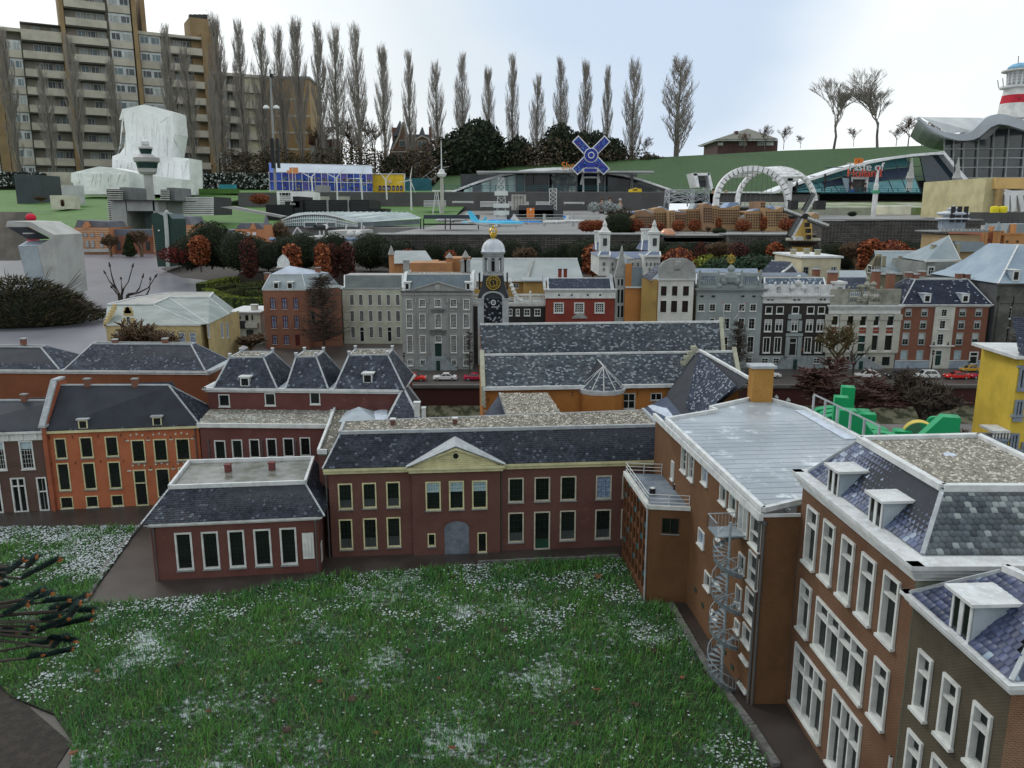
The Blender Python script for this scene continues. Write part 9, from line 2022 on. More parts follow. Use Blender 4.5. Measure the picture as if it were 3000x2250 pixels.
def far_bits():
 rt=rt_('observation_tower','pale slim observation tower with white cabin and mast left of the shop','tower',N4,265,520,50.);c=YQ(N4,264,520,50.);zz=lambda v:YQ(N4,264,v,50.).z;k=.24864/2340*50;MB().la((c.x,50,0),[(22*k,c.z-.5),(19*k,zz(160))],14).mk_('shaft',M((.42,.42,.37)),rt)
 MB().la((c.x,50,0),[(20*k,zz(162)),(44*k,zz(150)),(58*k,zz(118)),(50*k,zz(112)),(36*k,zz(100)),(28*k,zz(72)),(10*k,zz(60))],16).mk_('cabin',W_,rt);MB().tu(vc(c.x,50,zz(62)),vc(c.x,50,YQ(Z2,1335,870,50.).z),8*k,4*k,8).mk_('mast',W_,rt)
 bc_('boom',[(15,175,250,5),(130,190,300,60),(75,135,130,190),(270,40,350,30),(270,50,320,35)],.05,GY,o=.3)
 y=42.;rt=rt_('control_tower','grey airport control tower with flared dark glass cabin and white dome','tower',Z1,1062,1370,y);c=YQ(Z1,1065,1250,y);zz=lambda v:YQ(Z1,1062,v,y).z;k=.40687/2340*y;cn=M((.42,.42,.41));MB().la((c.x,y,0),[(34*k,.8),(30*k,zz(1255))],10).mk_('shaft',cn,rt)
 MB().la((c.x,y,0),[(46*k,zz(1256)),(60*k,zz(1240)),(64*k,zz(1212)),(66*k,zz(1212))],12).la((c.x,y,0),[(72*k,zz(1172)),(84*k,zz(1165)),(86*k,zz(1136)),(60*k,zz(1128)),(38*k,zz(1110))],12).la((c.x,y,0),[(36*k,zz(1074)),(48*k,zz(1072)),(46*k,zz(1060)),(28*k,zz(1050))],12).mk_('gallery_ring',cn,rt)
 dg=M((.02,.05,.05),rh=.15);MB().la((c.x,y,0),[(64*k,zz(1212)),(72*k,zz(1172))],12).la((c.x,y,0),[(32*k,zz(1112)),(44*k,zz(1074))],12).mk_('cabin_glass',dg,rt);MB().la((c.x,y,0),[(20*k,zz(1052)),(27*k,zz(1040)),(25*k,zz(1018)),(10*k,zz(1010)),(2*k,zz(1005)),(1.5*k,zz(985))],12).mk_('dome',W_,rt)
 y=33.;one_=rt_('grey_gate','large grey gate shaped building with rounded glass opening','building',N1,1700,1010,y);pc_('frame',((1440,655,1640,1015),(1640,655,2000,722),(1990,655,2060,1015)),M((.31,.33,.32)),2.5,.2);pc_('roof',((1425,645,2165,658),),DK,3.,o=-.2);pc_('side',((2060,660,2180,1015),),M((.17,.18,.18)),1.5,o=.8);pc_('glass',((1640,722,1780,1000),),M((.02,.05,.16),(.01,.02,.05),s=2),.1,o=1.2);pc_('pane',((1785,722,1990,1015),),M((.24,.33,.34),s=1.2,rh=.25),.1,o=1.6)
 for i,(x0,x1,t0,b0,y,lb)in en(((1390,1555,515,1010,38.,'left silver office block with horizontal sun fins beside the control tower'),(2075,2165,520,760,38.,'right silver office block with sun fins beside the control tower'))):
  rt=rt_('office_block',lb,'building',N1,x0,b0,y,'silver office blocks');pc_('core',((x0+15,t0-10,x1-5,b0),),DK,2.5,o=.3)
  v=t0
  while v<b0-20:pc_('sun_fin',((x0,v,x1,v+13),),M((.48,.48,.46)),.3);v+=28
  pc_('lift_core',((x1+2,t0-35,x1+100,b0-370 if i==0 else b0-110),),M((.17,.18,.185),s=3),2.,o=.8)
 rt=rt_('striped_office','wide office block of white and dark horizontal stripes','building',N2,550,660,40.);pc_('core',((345,425,742,665),),DK,3.,o=.3)
 for k in rg(9):pc_('white_band',((338+(30 if k>5 else 0),432+k*27,750,450+k*27),),W_,.3)
 y=45.;rt=rt_('black_office','long black office building with three boxy parts and white letters Am','building',N3,700,760,y);pc_('block',((470,600,785,755),(805,600,1060,755),(1085,600,1335,745)),BLK,4.,.3);pc_('entrance_block',((245,618,475,760),(345,555,430,625)),BLK,3.,.3,o=-.3);pc_('low_wing',((-5,662,345,800),(1335,712,1545,745)),BLK,2.,.3,o=-.4);pc_('divider',((783,598,805,755),(1055,598,1070,755)),GY,.2,o=-.1)
 for k in rg(4):pc_('window_band',((480,622+k*30,780,640+k*30),(815,622+k*30,1055,640+k*30),(1095,622+k*30,1325,640+k*30)),M((.03,.032,.038),rh=.3),.05,o=-.03)
 WD_('Am',.22,W_,rt,YQ(N3,305,668,y-.36),ext=.02)
 y=48.;rt=rt_('white_tower_block','bright white slab office with dark windows behind the black office','building',N3,350,660,y);pc_('slab',((138,490,545,665),),M((.8,.81,.8)),3.,.3);pc_('roof_unit',((335,478,440,492),),DK,1.,o=.3)
 for x0,x1 in((175,190),(203,240),(248,285),(295,308)):pc_('window',((x0,508,x1,542),),BLK,.06,o=-.04)
 for v in(556,580,604,628,650):
  for x in rg(175,312,18):pc_('window',((x,v,x+12,v+6),),DK,.06,o=-.04)
 for v in(562,586):pc_('window',((460,v,478,v+6),(484,v,502,v+6)),DK,.06,o=-.04)
 for i,(x,v,hx,hy,y,ang)in en(((600,600,592,312,52,(150,42,-82)),(922,600,915,320,52,(152,44,-85)),(1243,535,1232,325,55,(180,72,-86)),(1562,535,1552,335,55,(128,48,-88)),(1880,670,1872,345,50,(192,80,-68)),(345,490,338,165,60,()))):
  rt=rt_('wind_turbine' if ang else'mast','white model wind turbine, '+ORD[i]+' from the left' if ang else'thin white mast in front of the blue glass hall','wind turbine' if ang else'mast',N3,x,v,y,'row of white model wind turbines' if ang else None);H=YQ(N3,hx,hy,y);B_=YQ(N3,x,v,y);MB().tu(B_-vz(.3),H,.058 if ang else.03,.036 if ang else.02,8).mk_('tower',W_,rt)
  if ang:
   MB().tu(H+vy(-.08),H+vy(.15),.055,n=8).mk_('nacelle',W_,rt);L=.82
   for a in ang:d=vc(cos(radians(a)),0,sin(radians(a)));s=vc(-d.z,0,d.x);mb=MB();o=H+vy(-.3);mb.pz([o-s*.028,o+s*.028,o+d*L*.3+s*.036,o+d*L+s*.008,o+d*L-s*.008,o+d*L*.25-s*.028],vy(.02));mb.mk_('blade',W_,rt)
 y=62.;rt=rt_('blue_mosaic_hall','long glass hall with blue pixel mosaic panels behind the turbines','building',N3,700,490,y);P=lambda x,v,yy=y:YQ(N3,x,v,yy);xs=[40,110,205,295,380,465,548,632,718,800,885,965,1050,1135,1215,1298,1375];gm_=M((.26,.33,.42),(.32,.39,.47),s=.3,rh=.2,spec=.5);r=random.Random(8)
 cB=[M((.035,.07,.36)),M((.05,.11,.45)),M((.13,.11,.36)),M((.3,.28,.1)),M((.05,.2,.42))]
 for i in rg(16):
  x0,x1=xs[i],xs[i+1];te=lambda x:240+(x-40)*.018;tt=lambda x:122+(x-40)*.028
  MB().qd(P(x0,te(x0)),P(x1,te(x1)),P(x1-6,tt(x1),y+3),P(x0-6,tt(x0),y+3)).mk_('roof_pane',cB[1]if i==0 else gm_,rt)
  for a,b in((0,1),(1,2)):
   va,vb=te(x0)+a*122,te(x0)+b*122;pc_('panel',((x0+4,va,x1-4,vb-4),),cB[r.choice((0,0,1,1,2))],.2)
   if 1<i:
    for _ in rg(5):xx=r.uniform(x0+6,x1-34);vv=r.uniform(va+(60 if a==0 else 8),vb-24);pc_('mosaic_tile',((xx,vv,xx+r.uniform(14,34),vv+r.uniform(8,20)),),cB[r.choice((3,3,4,2))],.04,o=-.03)
  pc_('post',((x0-3,te(x0)-2,x0+3,490),),W_,.1,o=-.1)
 bc_('rail',[(30,238,1375,264),(35,355,1375,380),(30,478,1375,495)],.06,W_,o=-.1);MB().tu(P(30,128,y+3),P(1360,158,y+3),.06,n=4).mk_('ridge',W_,rt)
 pc_('orange_panel',((300,180,412,258),(265,218,300,252)),M((.72,.3,.12)),.05,o=-.6)
 rt=rt_('yellow_billboard','yellow billboard wall with dark blue house fronts','billboard',N3,1600,490,64.);pc_('board',((1380,265,1790,488),),YEL,.3,.3);pc_('frame',((1376,258,1795,268),(1788,262,1796,488)),W_,.4,o=-.1)
 for x in(1460,1508,1560,1580,1632,1684,1732):qc_('painted_house',((x,478,x+34,478,x+34,425,x+17,408,x,425),),M((.03,.03,.12)),.04,o=-.05);pc_('painted_window',((x+8,440,x+14,450),(x+20,440,x+26,450),(x+8,458,x+26,464)),W_,.02,o=-.08)
 qc_('painted_sign',((1575,340,1625,340,1625,385,1575,385),),M((.62,.5,.34)),.04,o=-.05)
 one('teal_fence','teal translucent fence between yellow billboard and grass slope','fence',N3,(1797,318,2140,482),64.,TL_,.15)
 one('retaining_wall','long dark grey retaining wall below the promenade','wall','P',(915,563,1960,640),56.9,M('wall_dark',(.085,.085,.085),s=.7),.6,.5);one('left_retaining_wall','dark wall stretch left of the white slab office','wall',N2,(1095,372,1600,520),56.,MT['wall_dark'],.6,.5)
 one('light_sign_board','pale rectangular board on the dark wall behind the left turbine','board',N3,(655,555,812,602),54.,M('board_pale',(.36,.35,.31)),.2);one('light_sign_board','pale rectangular board on the dark wall behind the middle turbine','board',N3,(925,555,1078,602),54.,MT['board_pale'],.2)
 one('grey_shed','grey flat shed with black beam in front of the blue hall','shed',N3,(628,408,755,485),58.,GY,2.,.3)
 for i,(x0,v0,x1,v1)in en(((45,432,305,512),(380,440,630,466),(710,442,930,512),(1040,446,1285,502),(1368,446,1530,502),(1700,450,1940,476))):
  rt=rt_('stepped_bench','white slatted bench rows, '+ORD[i]+' from the left below the dark wall','bench',N4,x0,v1,52.,'white bench rows');n_=max(2,int((v1-v0)/14))
  for k in rg(n_):v=v0+(v1-v0)*k/n_;pa_(rt,'slat',N4,(x0,v,x1,v+7),52.-.35*k,W_,.3)
  mb=MB()
  for x in(x0+8,x1-8):pb(mb,N4,x-4,v0+5,x+4,v1+6,52.2,.3)
  mb.mk_('bench_leg',GY,rt)
 rt=rt_('grain_silos','row of five pale concrete silos with black letters','silo',N4,1165,540,43.)
 for k in rg(5):mb=MB();c=YQ(N4,1098+k*34,540,43.);mb.la((c.x,43,c.z-.3),[(.078,0),(.078,YQ(N4,1098,362,43.).z-c.z+.3)],14);mb.mk_('silo',M((.44,.43,.4)),rt)
 for k,ch in en('VVOK'):WD_(ch,.2,BLK,rt,YQ(N4,1090+k*32,412,42.6),ext=.02)
 one('dark_block','dark grey low block with orange cube in front','building',N4,((1165,487,1575,590),(1020,545,1690,590)),41.,M((.06,.065,.075)),2.,.3);rt=rt_('orange_cube','orange cube shaped building with white emblem','building',N4,1305,590,39.);pc_('cube',((1265,520,1350,592),),ORG,1.4,.2);mb=MB();c=YQ(N4,1307,540,38.95);mb.tu(c,c+vy(.06),.05,n=12);mb.mk_('emblem',W_,rt)
 for i,(x0,x1,y)in en(((1120,1450,33.),(1480,1780,33.),(1820,2120,33.))):
  rt=rt_('truss_bridge','grey truss walkway on the apron, '+ORD[i]+' from the left','bridge',N4,x0,670,y,'grey truss walkways');L_=[((x0,600),(x1,598)),((x0,632),(x1,630)),((x0,660),(x1,658))];n_=9
  for k in rg(n_):a,b=x0+(x1-x0)*k/n_,x0+(x1-x0)*(k+1)/n_;L_+=[((a,632),((a+b)/2,660)),(((a+b)/2,660),(b,632))]
  bc_('truss',L_,.035,M('truss_grey',(.4,.42,.42)));pc_('pier',((x0-25,590,x0+5,700),),MT['truss_grey'],.4,.2)
far_bits()
def harbour():
 one('dark_hangar','dark blue-grey hangar roof on posts at the wall edge','shelter',N4,(45,602,690,648),25.5,M((.045,.055,.075)),1.2);o=rt_('hangar_posts','black frame of posts and beams under the dark hangar roof','frame',N4,300,770,24.);pc_('beam',((45,703,690,722),),BLK,.15);bc_('post',[(x,645,x,772)for x in(10,45,300,360,690)],.05,BLK)
 y=24.;rt=rt_('refinery','white and grey refinery model with spheres and blue pipes behind the round bushes','refinery',N3,1050,1140,y);pc_('base',((800,1000,1240,1120),(460,1080,800,1140)),M((.46,.46,.44)),2.,.4)
 for x in(1090,1195):mb=MB();c=YQ(N3,x,1045,y-.3);mb.la(c-vz(.11),[(0,0),(.06,.02),(.1,.07),(.112,.11),(.1,.15),(.06,.2),(0,.22)],14);mb.mk_('sphere_tank',W_,rt,smooth=True)
 for x0,x1 in((1030,1190),(40,120)):mb=MB();a,b=YQ(N3,x0,1110,y-.6),YQ(N3,x1,1110,y-.6);mb.tu(a,b,.05,n=12);mb.mk_('blue_pipe',M((.25,.34,.48)),rt)
 MB().tu(YQ(N3,635,958,y),YQ(N3,745,955,y+.3),.085,n=14).mk_('black_tank',BLK,rt);MB().tu(YQ(N3,720,950,y+.7),YQ(N3,775,945,y+.5),.075,n=14).mk_('white_tank',W_,rt);bc_('pipe',[(1235,990,1235,860),(1265,1000,1265,940),(1250,935,1280,960),(745,1000,745,1060),(690,1000,700,1080),(400,955,460,1030),(400,955,345,1050),(1030,975,1045,925)],.05,W_,o=-.2)
 o=MB();o.pz([YQ(N2,*q,33.)for q in((860,560),(1010,548),(1700,680),(1650,700))],vy(.5));tag(o.mk_('long_ramp',M((.34,.34,.33)),None,loc=YQ(N2,1200,650,33.)),'long grey ramp sloping down to the right above the timber box','ramp')
 p,h=at(*Q(N2,1380,545),Q(N2,1380,470)[1],38.,1.3);p.z=YQ(N2,1380,548,38.).z-0;put(TRB,p,YQ(N2,1380,470,38.).z-p.z+.3,'orange dome shaped beech near the blue scale sign',sx=1.6)
 one('dark_lattice_cylinder','dark slatted round tower left of the white wrapped building','tower',N1,(200,310,405,680),60.,M((.055,.07,.075),s=.8),4.,.3);one('grey_info_box','pale grey box beside the white wrapped building','box',N1,(800,455,945,640),56.,M((.46,.47,.48)),1.5,.3);one('cream_tub','cream coloured round planter left of the grey box','planter',N1,(650,585,815,700),52.,M((.58,.56,.46)),2.,.3)
 for i,(x,v0,v1,s,t,lb)in en(((535,690,590,2.2,TS[0],'pale straw coloured shrub left of the cream planter'),(815,735,640,1.4,TD,'dark red shrub beside the cream planter'),(845,1090,950,1.1,TE[0],'dark round bush between console and station'),(740,1330,1080,1.,TS[1],'brown bare shrub left of the station'),(200,1240,1090,1.2,TS[0],'brown shrub behind the grey console'))):
  y=(50.,48.,33.,31.,20.)[i];p=YQ(N1,x,v1+0,y);b_=YQ(N1,x,v0,y);put(t,b_,p.z-b_.z,lb,sx=s)
 one('stone_pillar','dark stone pillar block at the left edge of the wet square','pillar',N1,(-60,800,165,1370),17.,M((.13,.12,.1),(.2,.18,.15),s=3,dq=.3),.8,.1)
harbour()
def white_wrap():
 y=70.;P=lambda x,v,yy=y:YQ(Z1,x,v,yy);w=M((.86,.88,.88),s=.25,rh=.45,bump=.5,bs=1.1,bd=.35)
 rt=rt_('wrapped_building','building wrapped entirely in bright white plastic sheeting','building',Z1,1000,1370,y)
 A=[((880,1145),(1225,1145),(1255,960),(1240,805),(1215,795),(1040,752),(880,785),(858,862),(890,850),(905,960),(895,1060),(862,1105)),((805,1400),(1370,1400),(1360,1140),(1200,1128),(870,1100),(808,1125)),((520,1400),(930,1400),(930,1235),(800,1205),(712,1198),(512,1245),(510,1310),(530,1320)),((925,1400),(1310,1400),(1310,1290),(925,1240))]
 for pts,yy,nm in zip(A,(y+3,y+2,y-2,y-1),('upper_sheet','middle_sheet','left_sheet','lower_sheet')):pq(rt,nm,Z1,(pts,),yy,w,3.)
 mb=MB()
 r=random.Random(2)
 for k in rg(26):a=r.uniform(870,1230);v0=r.uniform(800,1000);p=P(a,v0,y+2.97);q=P(a+r.uniform(-30,30),v0+r.uniform(90,250),y+2.97);mb.tu(p,q,.05,.02,5)
 for k in rg(26):a=r.uniform(820,1350);v0=r.uniform(1140,1200);mb.tu(P(a,v0,y+1.97),P(a+r.uniform(-30,30),v0+r.uniform(60,180),y+1.97),.1,.03,5)
 for k in rg(18):a=r.uniform(530,920);mb.tu(P(a,r.uniform(1240,1260),y-2.03),P(a+r.uniform(-20,20),r.uniform(1290,1380),y-2.03),.09,.03,5)
 mb.mk_('fold',w,rt);bc_('rope',[(905,985,845,1110),(890,985,850,1080),(1245,985,1310,1110),(1250,1010,1330,1130),(1205,985,1205,1125),(1155,885,1205,845),(905,1000,903,1120),(1215,1175,1205,1290)],.05,M((.45,.48,.5)),o=-.2)
white_wrap()
# apartment block
def apartments():
 A=YQ(Z1,-260,700,103.5);B=Y((785,400),122);wl=Wall((A.x,A.y),(B.x,B.y),0,30);c1=CON;rt=root('apartment_building','tall grey-brown concrete apartment block stepping down to the right','building',(A.x+20,A.y+4,5),None)
 gla=[M((.1,.14,.16),(.16,.21,.23),s=.5,rh=.3),M((.05,.06,.065),(.1,.11,.12),s=.5,rh=.3),M((.34,.37,.36),s=.6)];yel=M((.5,.48,.34));fr=M((.55,.58,.58));sh=M((.1,.095,.085))
 r=random.Random(12);P=lambda x,v:wl.hit(Q(Z1,x,v));H0=3.
 hh=lambda x,v:P(x,v)[1]
 v8=hh(300,1190);v0=hh(300,300);st=(v0-v8)/7
 blocks=[(-250,495,225,0,'block'),(500,1010,-60,.6,'block'),(1015,1485,268,0,'block'),(1490,1935,545,-.4,'block')]
 for i,(x0,x1,vt,o,nm)in en(blocks):
  a0=P(x0,700)[0];a1=P(x1,700)[0];ht=hh((x0+x1)/2,vt);mb=MB();wl.bx(mb,a0,H0,a1,ht,-8.,o-1.2);mb.mk_('block',M('apt_wall',(.3,.28,.235),s=.4),rt)
  mb=MB();wl.bx(mb,a0-.1,ht-.05,a1+.1,ht+.35,-8.,o+.15);mb.mk_('roof_edge',c1,rt)
 bays=[(-240,-60,0,'w',0),(-50,20,0,'r',0),(25,65,0,'r',0),(70,195,0,'w',0),(205,490,0,'b',0),(492,522,1,'r',0),(528,815,1,'b',0),(835,990,1,'w',0),(1000,1030,1,'r',0),(1040,1190,2,'w',0),(1210,1478,2,'b',0),(1480,1520,2,'r',0),(1560,1640,3,'w',0),(1645,1725,3,'b',0),(1735,1905,3,'y',0)]
 for x0,x1,bi,k,_ in bays:
  a0=P(x0,700)[0];a1=P(x1,700)[0];ht=hh((x0+x1)/2,blocks[bi][2]);o=blocks[bi][3]
  if k=='r':mb=MB();wl.bx(mb,a0,H0,a1,ht+.4,o-1.3,o+.25);mb.mk_('brick_rib',BEI,rt);continue
  h=v8-st
  while h<ht-1.1:
   hb,hw,hn=h,h+st*.42,h+st*.97
   mb=MB();wl.bx(mb,a0,hb,a1,hw,o-.1 if k=='w' else o-.2,o+(0 if k=='w' else.45));mb.mk_('balcony' if k!='w' else'spandrel',c1,rt)
   if k=='b':mb=MB();wl.bx(mb,a0,hn-.1,a1,hn+.02,o-1.2,o+.3);mb.mk_('balcony_slab',sh,rt)
   n=4 if k=='b' else 2;oo=o-.9 if k=='b' else o-.12
   mb=MB();wl.bx(mb,a0,hw,a1,hn,oo-.3,oo-.05);mb.mk_('window_band',fr if k!='b' else MT['apt_wall'],rt)
   if k=='y':mb=MB();wl.bx(mb,a0+.1,hw,a1-.4,hn-.1,oo-.02,oo+.02);mb.mk_('yellow_blind',yel,rt);h+=st;continue
   for j in rg(n):
    g=(a1-a0)/n;b0=a0+g*j+.12;b1=a0+g*(j+1)-.12
    if k=='b' and(j==0 or r.random()<.08):continue
    mb=MB();wl.bx(mb,b0,hw+.08,b1,hn-.22,oo-.04,oo+.01);w=mb.mk_('window_frame',fr,rt)
    m2=b0+(b1-b0)*r.choice((.35,.5,.62));mb=MB();wl.bx(mb,b0+.06,hw+.14,m2-.03,hn-.28,oo+.012,oo+.02);wl.bx(mb,m2+.03,hw+.14,b1-.06,hn-.28,oo+.012,oo+.02);mb.mk_('pane',r.choice(gla),w)
   h+=st
 e=Wall((B.x,B.y),(B.x+8.2,B.y+.6),0,40);ht=e.hit(Q(Z1,2050,565))[1];e.d.normalize();aR=e.hit(Q(Z1,2212,850))[0]+.3;mb=MB();e.bx(mb,.05,H0,aR+.2,ht,-10,0);mb.mk_('brick_end_wall',M((.33,.22,.105),s=.25),rt)
 for v in(715,835,955,1075):h=e.hit(Q(Z1,2080,v))[1];mb=MB();e.bx(mb,.1,h-.14,aR+.1,h+.14,.001,.06);mb.mk_('concrete_band',c1,rt)
 mb=MB();e.bx(mb,-.1,ht,aR+.4,ht+.3,-10,.2);mb.mk_('end_roof_edge',GY,rt)
 for x0,x1,v0_,vb in((1365,1505,118,560),(1505,1568,180,560),(405,485,-60,240),(1000,1035,-60,250)):a0,ht=P(x0,v0_);a1=P(x1,v0_)[0];mb=MB();wl.bx(mb,a0,10,a1,ht,-5,-.4);mb.mk_('lift_tower',BEI,rt)
 for k in rg(4):a,h=P(1375+k*33,118);mb=MB();wl.bx(mb,a,h,a+.6,h+.5,-2,-1);mb.mk_('vent',DK,rt)
 mb.fc([wl.P(P(-20,215)[0],P(0,215)[1],-3),wl.P(P(120,205)[0],P(120,205)[1],-3),wl.P(P(0,100)[0],P(0,100)[1],-3),wl.P(P(-60,100)[0],P(0,100)[1],-3)])
apartments()
TP=[PLT('poplar','x','tree',PP_(s,w_))for s,w_ in((1,1.),(2,.85),(3,1.15),(4,1.))]
def trees_far():
 L=[(-20,545,-30,108),(62,545,105,100),(160,530,205,100),(245,530,120,98),(355,520,190,103),(520,530,95,100),(570,520,150,100),(640,530,240,99),(655,445,68,112),(725,520,82,106),(785,520,90,107),(838,520,100,107),(888,510,78,106),(948,500,92,107),(995,500,92,107),(1055,505,95,107),(1130,500,155,108),(1205,500,168,108),(1282,500,195,108),(1357,500,175,110),(1432,500,215,110),(1502,500,178,110),(1573,500,230,111),(1640,500,185,111),(1712,490,197,111),(1775,490,210,111),(1850,485,185,111)]
 for i,(u,vb,vt,y)in en(L):
  b=Y((u,vb),y);t=Y((u,vt),y);b.z=min(b.z,5.4);w_={1850:1.15,1775:.9,1573:1.05}.get(u,1.)
  put(TP[i%4],b,t.z-b.z,'bare Lombardy poplar, '+ORD[i]+' from the left of the skyline row',group='row of bare poplars on the skyline',sx=w_)
 b=Y((1982,480),108);put(TP[2],b,Y((1982,175),108).z-b.z,'broad bare poplar standing alone right of the poplar row',sx=2.1)
 es=leafm((.03,.042,.022),(.02,.03,.018),(.05,.06,.03));TV=[PLT('evergreen_tree','x','tree',LB(s,2600,.035,ball,es,DI,.1,core=.75,fill=.35))for s in(61,62)]
 sb=leafm((.1,.078,.05),(.07,.055,.035),(.15,.12,.08));TW=[PLT('scrub_tree','x','tree',LB(s,1500,.022,egg,sb,None,.02,core=0,fill=1.2))for s in(63,64)]
 r=random.Random(5)
 for i,(u,vt,y,sx)in en(((1405,350,104,.75),(1640,365,105,.7),(1700,385,105,.7),(1745,385,105,.6),(1790,405,105,.7),(1520,400,105,.6),(1155,455,104,.8),(1385,372,104,1.2),(1905,455,104,1.2))):
  b=Y((u,520),y);b.z=4.;put(TV[i%2],b,Y((u,vt),y).z-4.,'dark evergreen tree, '+ORD[i]+' in the belt below the poplars',group='evergreens below the poplars',sx=sx)
 for i in rg(30):
  u=690+i*43;vt=r.uniform(395,425)if u>1260 else r.uniform(420,450);vt+=max(0,(u-1650))*.12;y=103.5+r.random()*2;b=Y((u,540),y);b.z=3.8;put(TW[i%2],b,Y((u,vt),y).z-3.8,'brown leafless scrub tree, '+ORD[i]+' from the left at the foot of the poplars',group='brown scrub below the poplars',sx=1.25)
 big=bare(71,.42,6,TM_,bark,.22,.012,.28,3,mini=.0011,lean=1.2,wr=.36);big2=bare(72,.42,6,TM_,bark,.22,.012,.28,3,mini=.0011,lean=1.2,wr=.36)
 for j,(parts,u,vb,vt,y,sx,lb)in en(((big,2442,440,225,112,1.25,'tall bare rounded tree, left one of the two on the hill'),(big2,2570,435,190,112,1.3,'tallest bare tree on the hill, right of its rounded neighbour'))):
  t=PLT('bare_tree',lb,'tree',parts);b=Y((u,vb),y);put(t,b,Y((u,vt),y).z-b.z,sx=sx,rz=0)
 TQ=PLT('bare_tree','x','tree',bare(73,.5,5,TB_,bark,.2,.012,.3,3,mini=.0022,wr=.42))
 for i,(u,vb,vt,sx)in en(((2240,440,365,1.),(2295,438,368,1.),(2345,435,395,1.2),(2500,430,370,1.),(2660,428,340,1.5),(2700,428,350,1.5),(2740,428,345,1.5),(2625,428,370,1.4),(930,520,350,1.),(1100,505,340,1.),(1060,505,380,1.),(1030,500,330,1.),(1890,470,400,1.),(2180,440,385,1.2))):
  b=Y((u,vb),109);put(TQ,b,Y((u,vt),109).z-b.z,'small bare tree on the hill horizon, '+ORD[i]+' of the scattered ones',group='small bare trees on the horizon',sx=sx)
 V=[]
 def hedge(u0,u1,v0,v1,y,lb):
  a,b=Y((u0,v1),y),Y((u1,v1),y);h=Y((u0,v0),y).z-a.z;m_=5000;C=np.stack((NR.uniform(a.x,b.x,m_),y+NR.uniform(-.3,.3,m_),a.z+h*NR.rand(m_)),1);u=NR.randn(m_,3);u/=np.linalg.norm(u,axis=1,keepdims=True);v=np.cross(u,NR.randn(m_,3));v/=np.linalg.norm(v,axis=1,keepdims=True)
  V=np.stack((C-u*.14,C-v*.1,C+u*.14,C+v*.1),1).reshape(-1,3);o=NM_('hedge',V,np.arange(len(V)).reshape(-1,4),leafm((.045,.055,.04),(.03,.04,.028),(.5,.54,.55),.3),None,loc=a);tag(o,lb,'hedge');MB().box(a.x,y,a.z-1,b.x,y+1.,a.z+h*.96).mk_('inner_foliage',DI,o)
 hedge(553,790,508,552,88,'long dark hedge dusted with snow right of the wrapped building');hedge(-40,125,505,545,88,'snow dusted hedge at the left edge below the flats');p=one('concrete_wall','beige concrete wall under the flats','wall',N1,(540,285,935,480),90.,CON,1.,.5)
 one('blue_bench','long turquoise bench in front of the snowy hedge','bench',N2,(845,268,1048,306),80.,M((.04,.26,.34)),.6,.2)
 one('lawn_bank','strip of green lawn between hedge and dark wall','lawn',N2,(495,322,1100,405),74.,grassf,.3,.5)
 y=60.;rt=rt_('lamp_mast','tall dark mast with two white globe lamps, camera and loudspeakers','lamp mast',Z1,1960,1220,y);MB().tu(YQ(Z1,1985,1375,y),YQ(Z1,1945,500,y),.11,.07,8).mk_('pole',GY,rt)
 for x in(1918,1990):p=YQ(Z1,x,782,y);MB().la(p,[(.24,0),(.22,.1),(.14,.2),(.02,.24)],12).mk_('globe_lamp',W_,rt)
 bc_('arm',[(1915,782,1992,782)],.08,GY);pc_('loudspeaker',((1948,995,1972,1210),(1990,995,2006,1210)),BLK,.3,o=-.2);pc_('camera',((1942,530,1962,556),),BLK,.3,o=-.1)
trees_far()
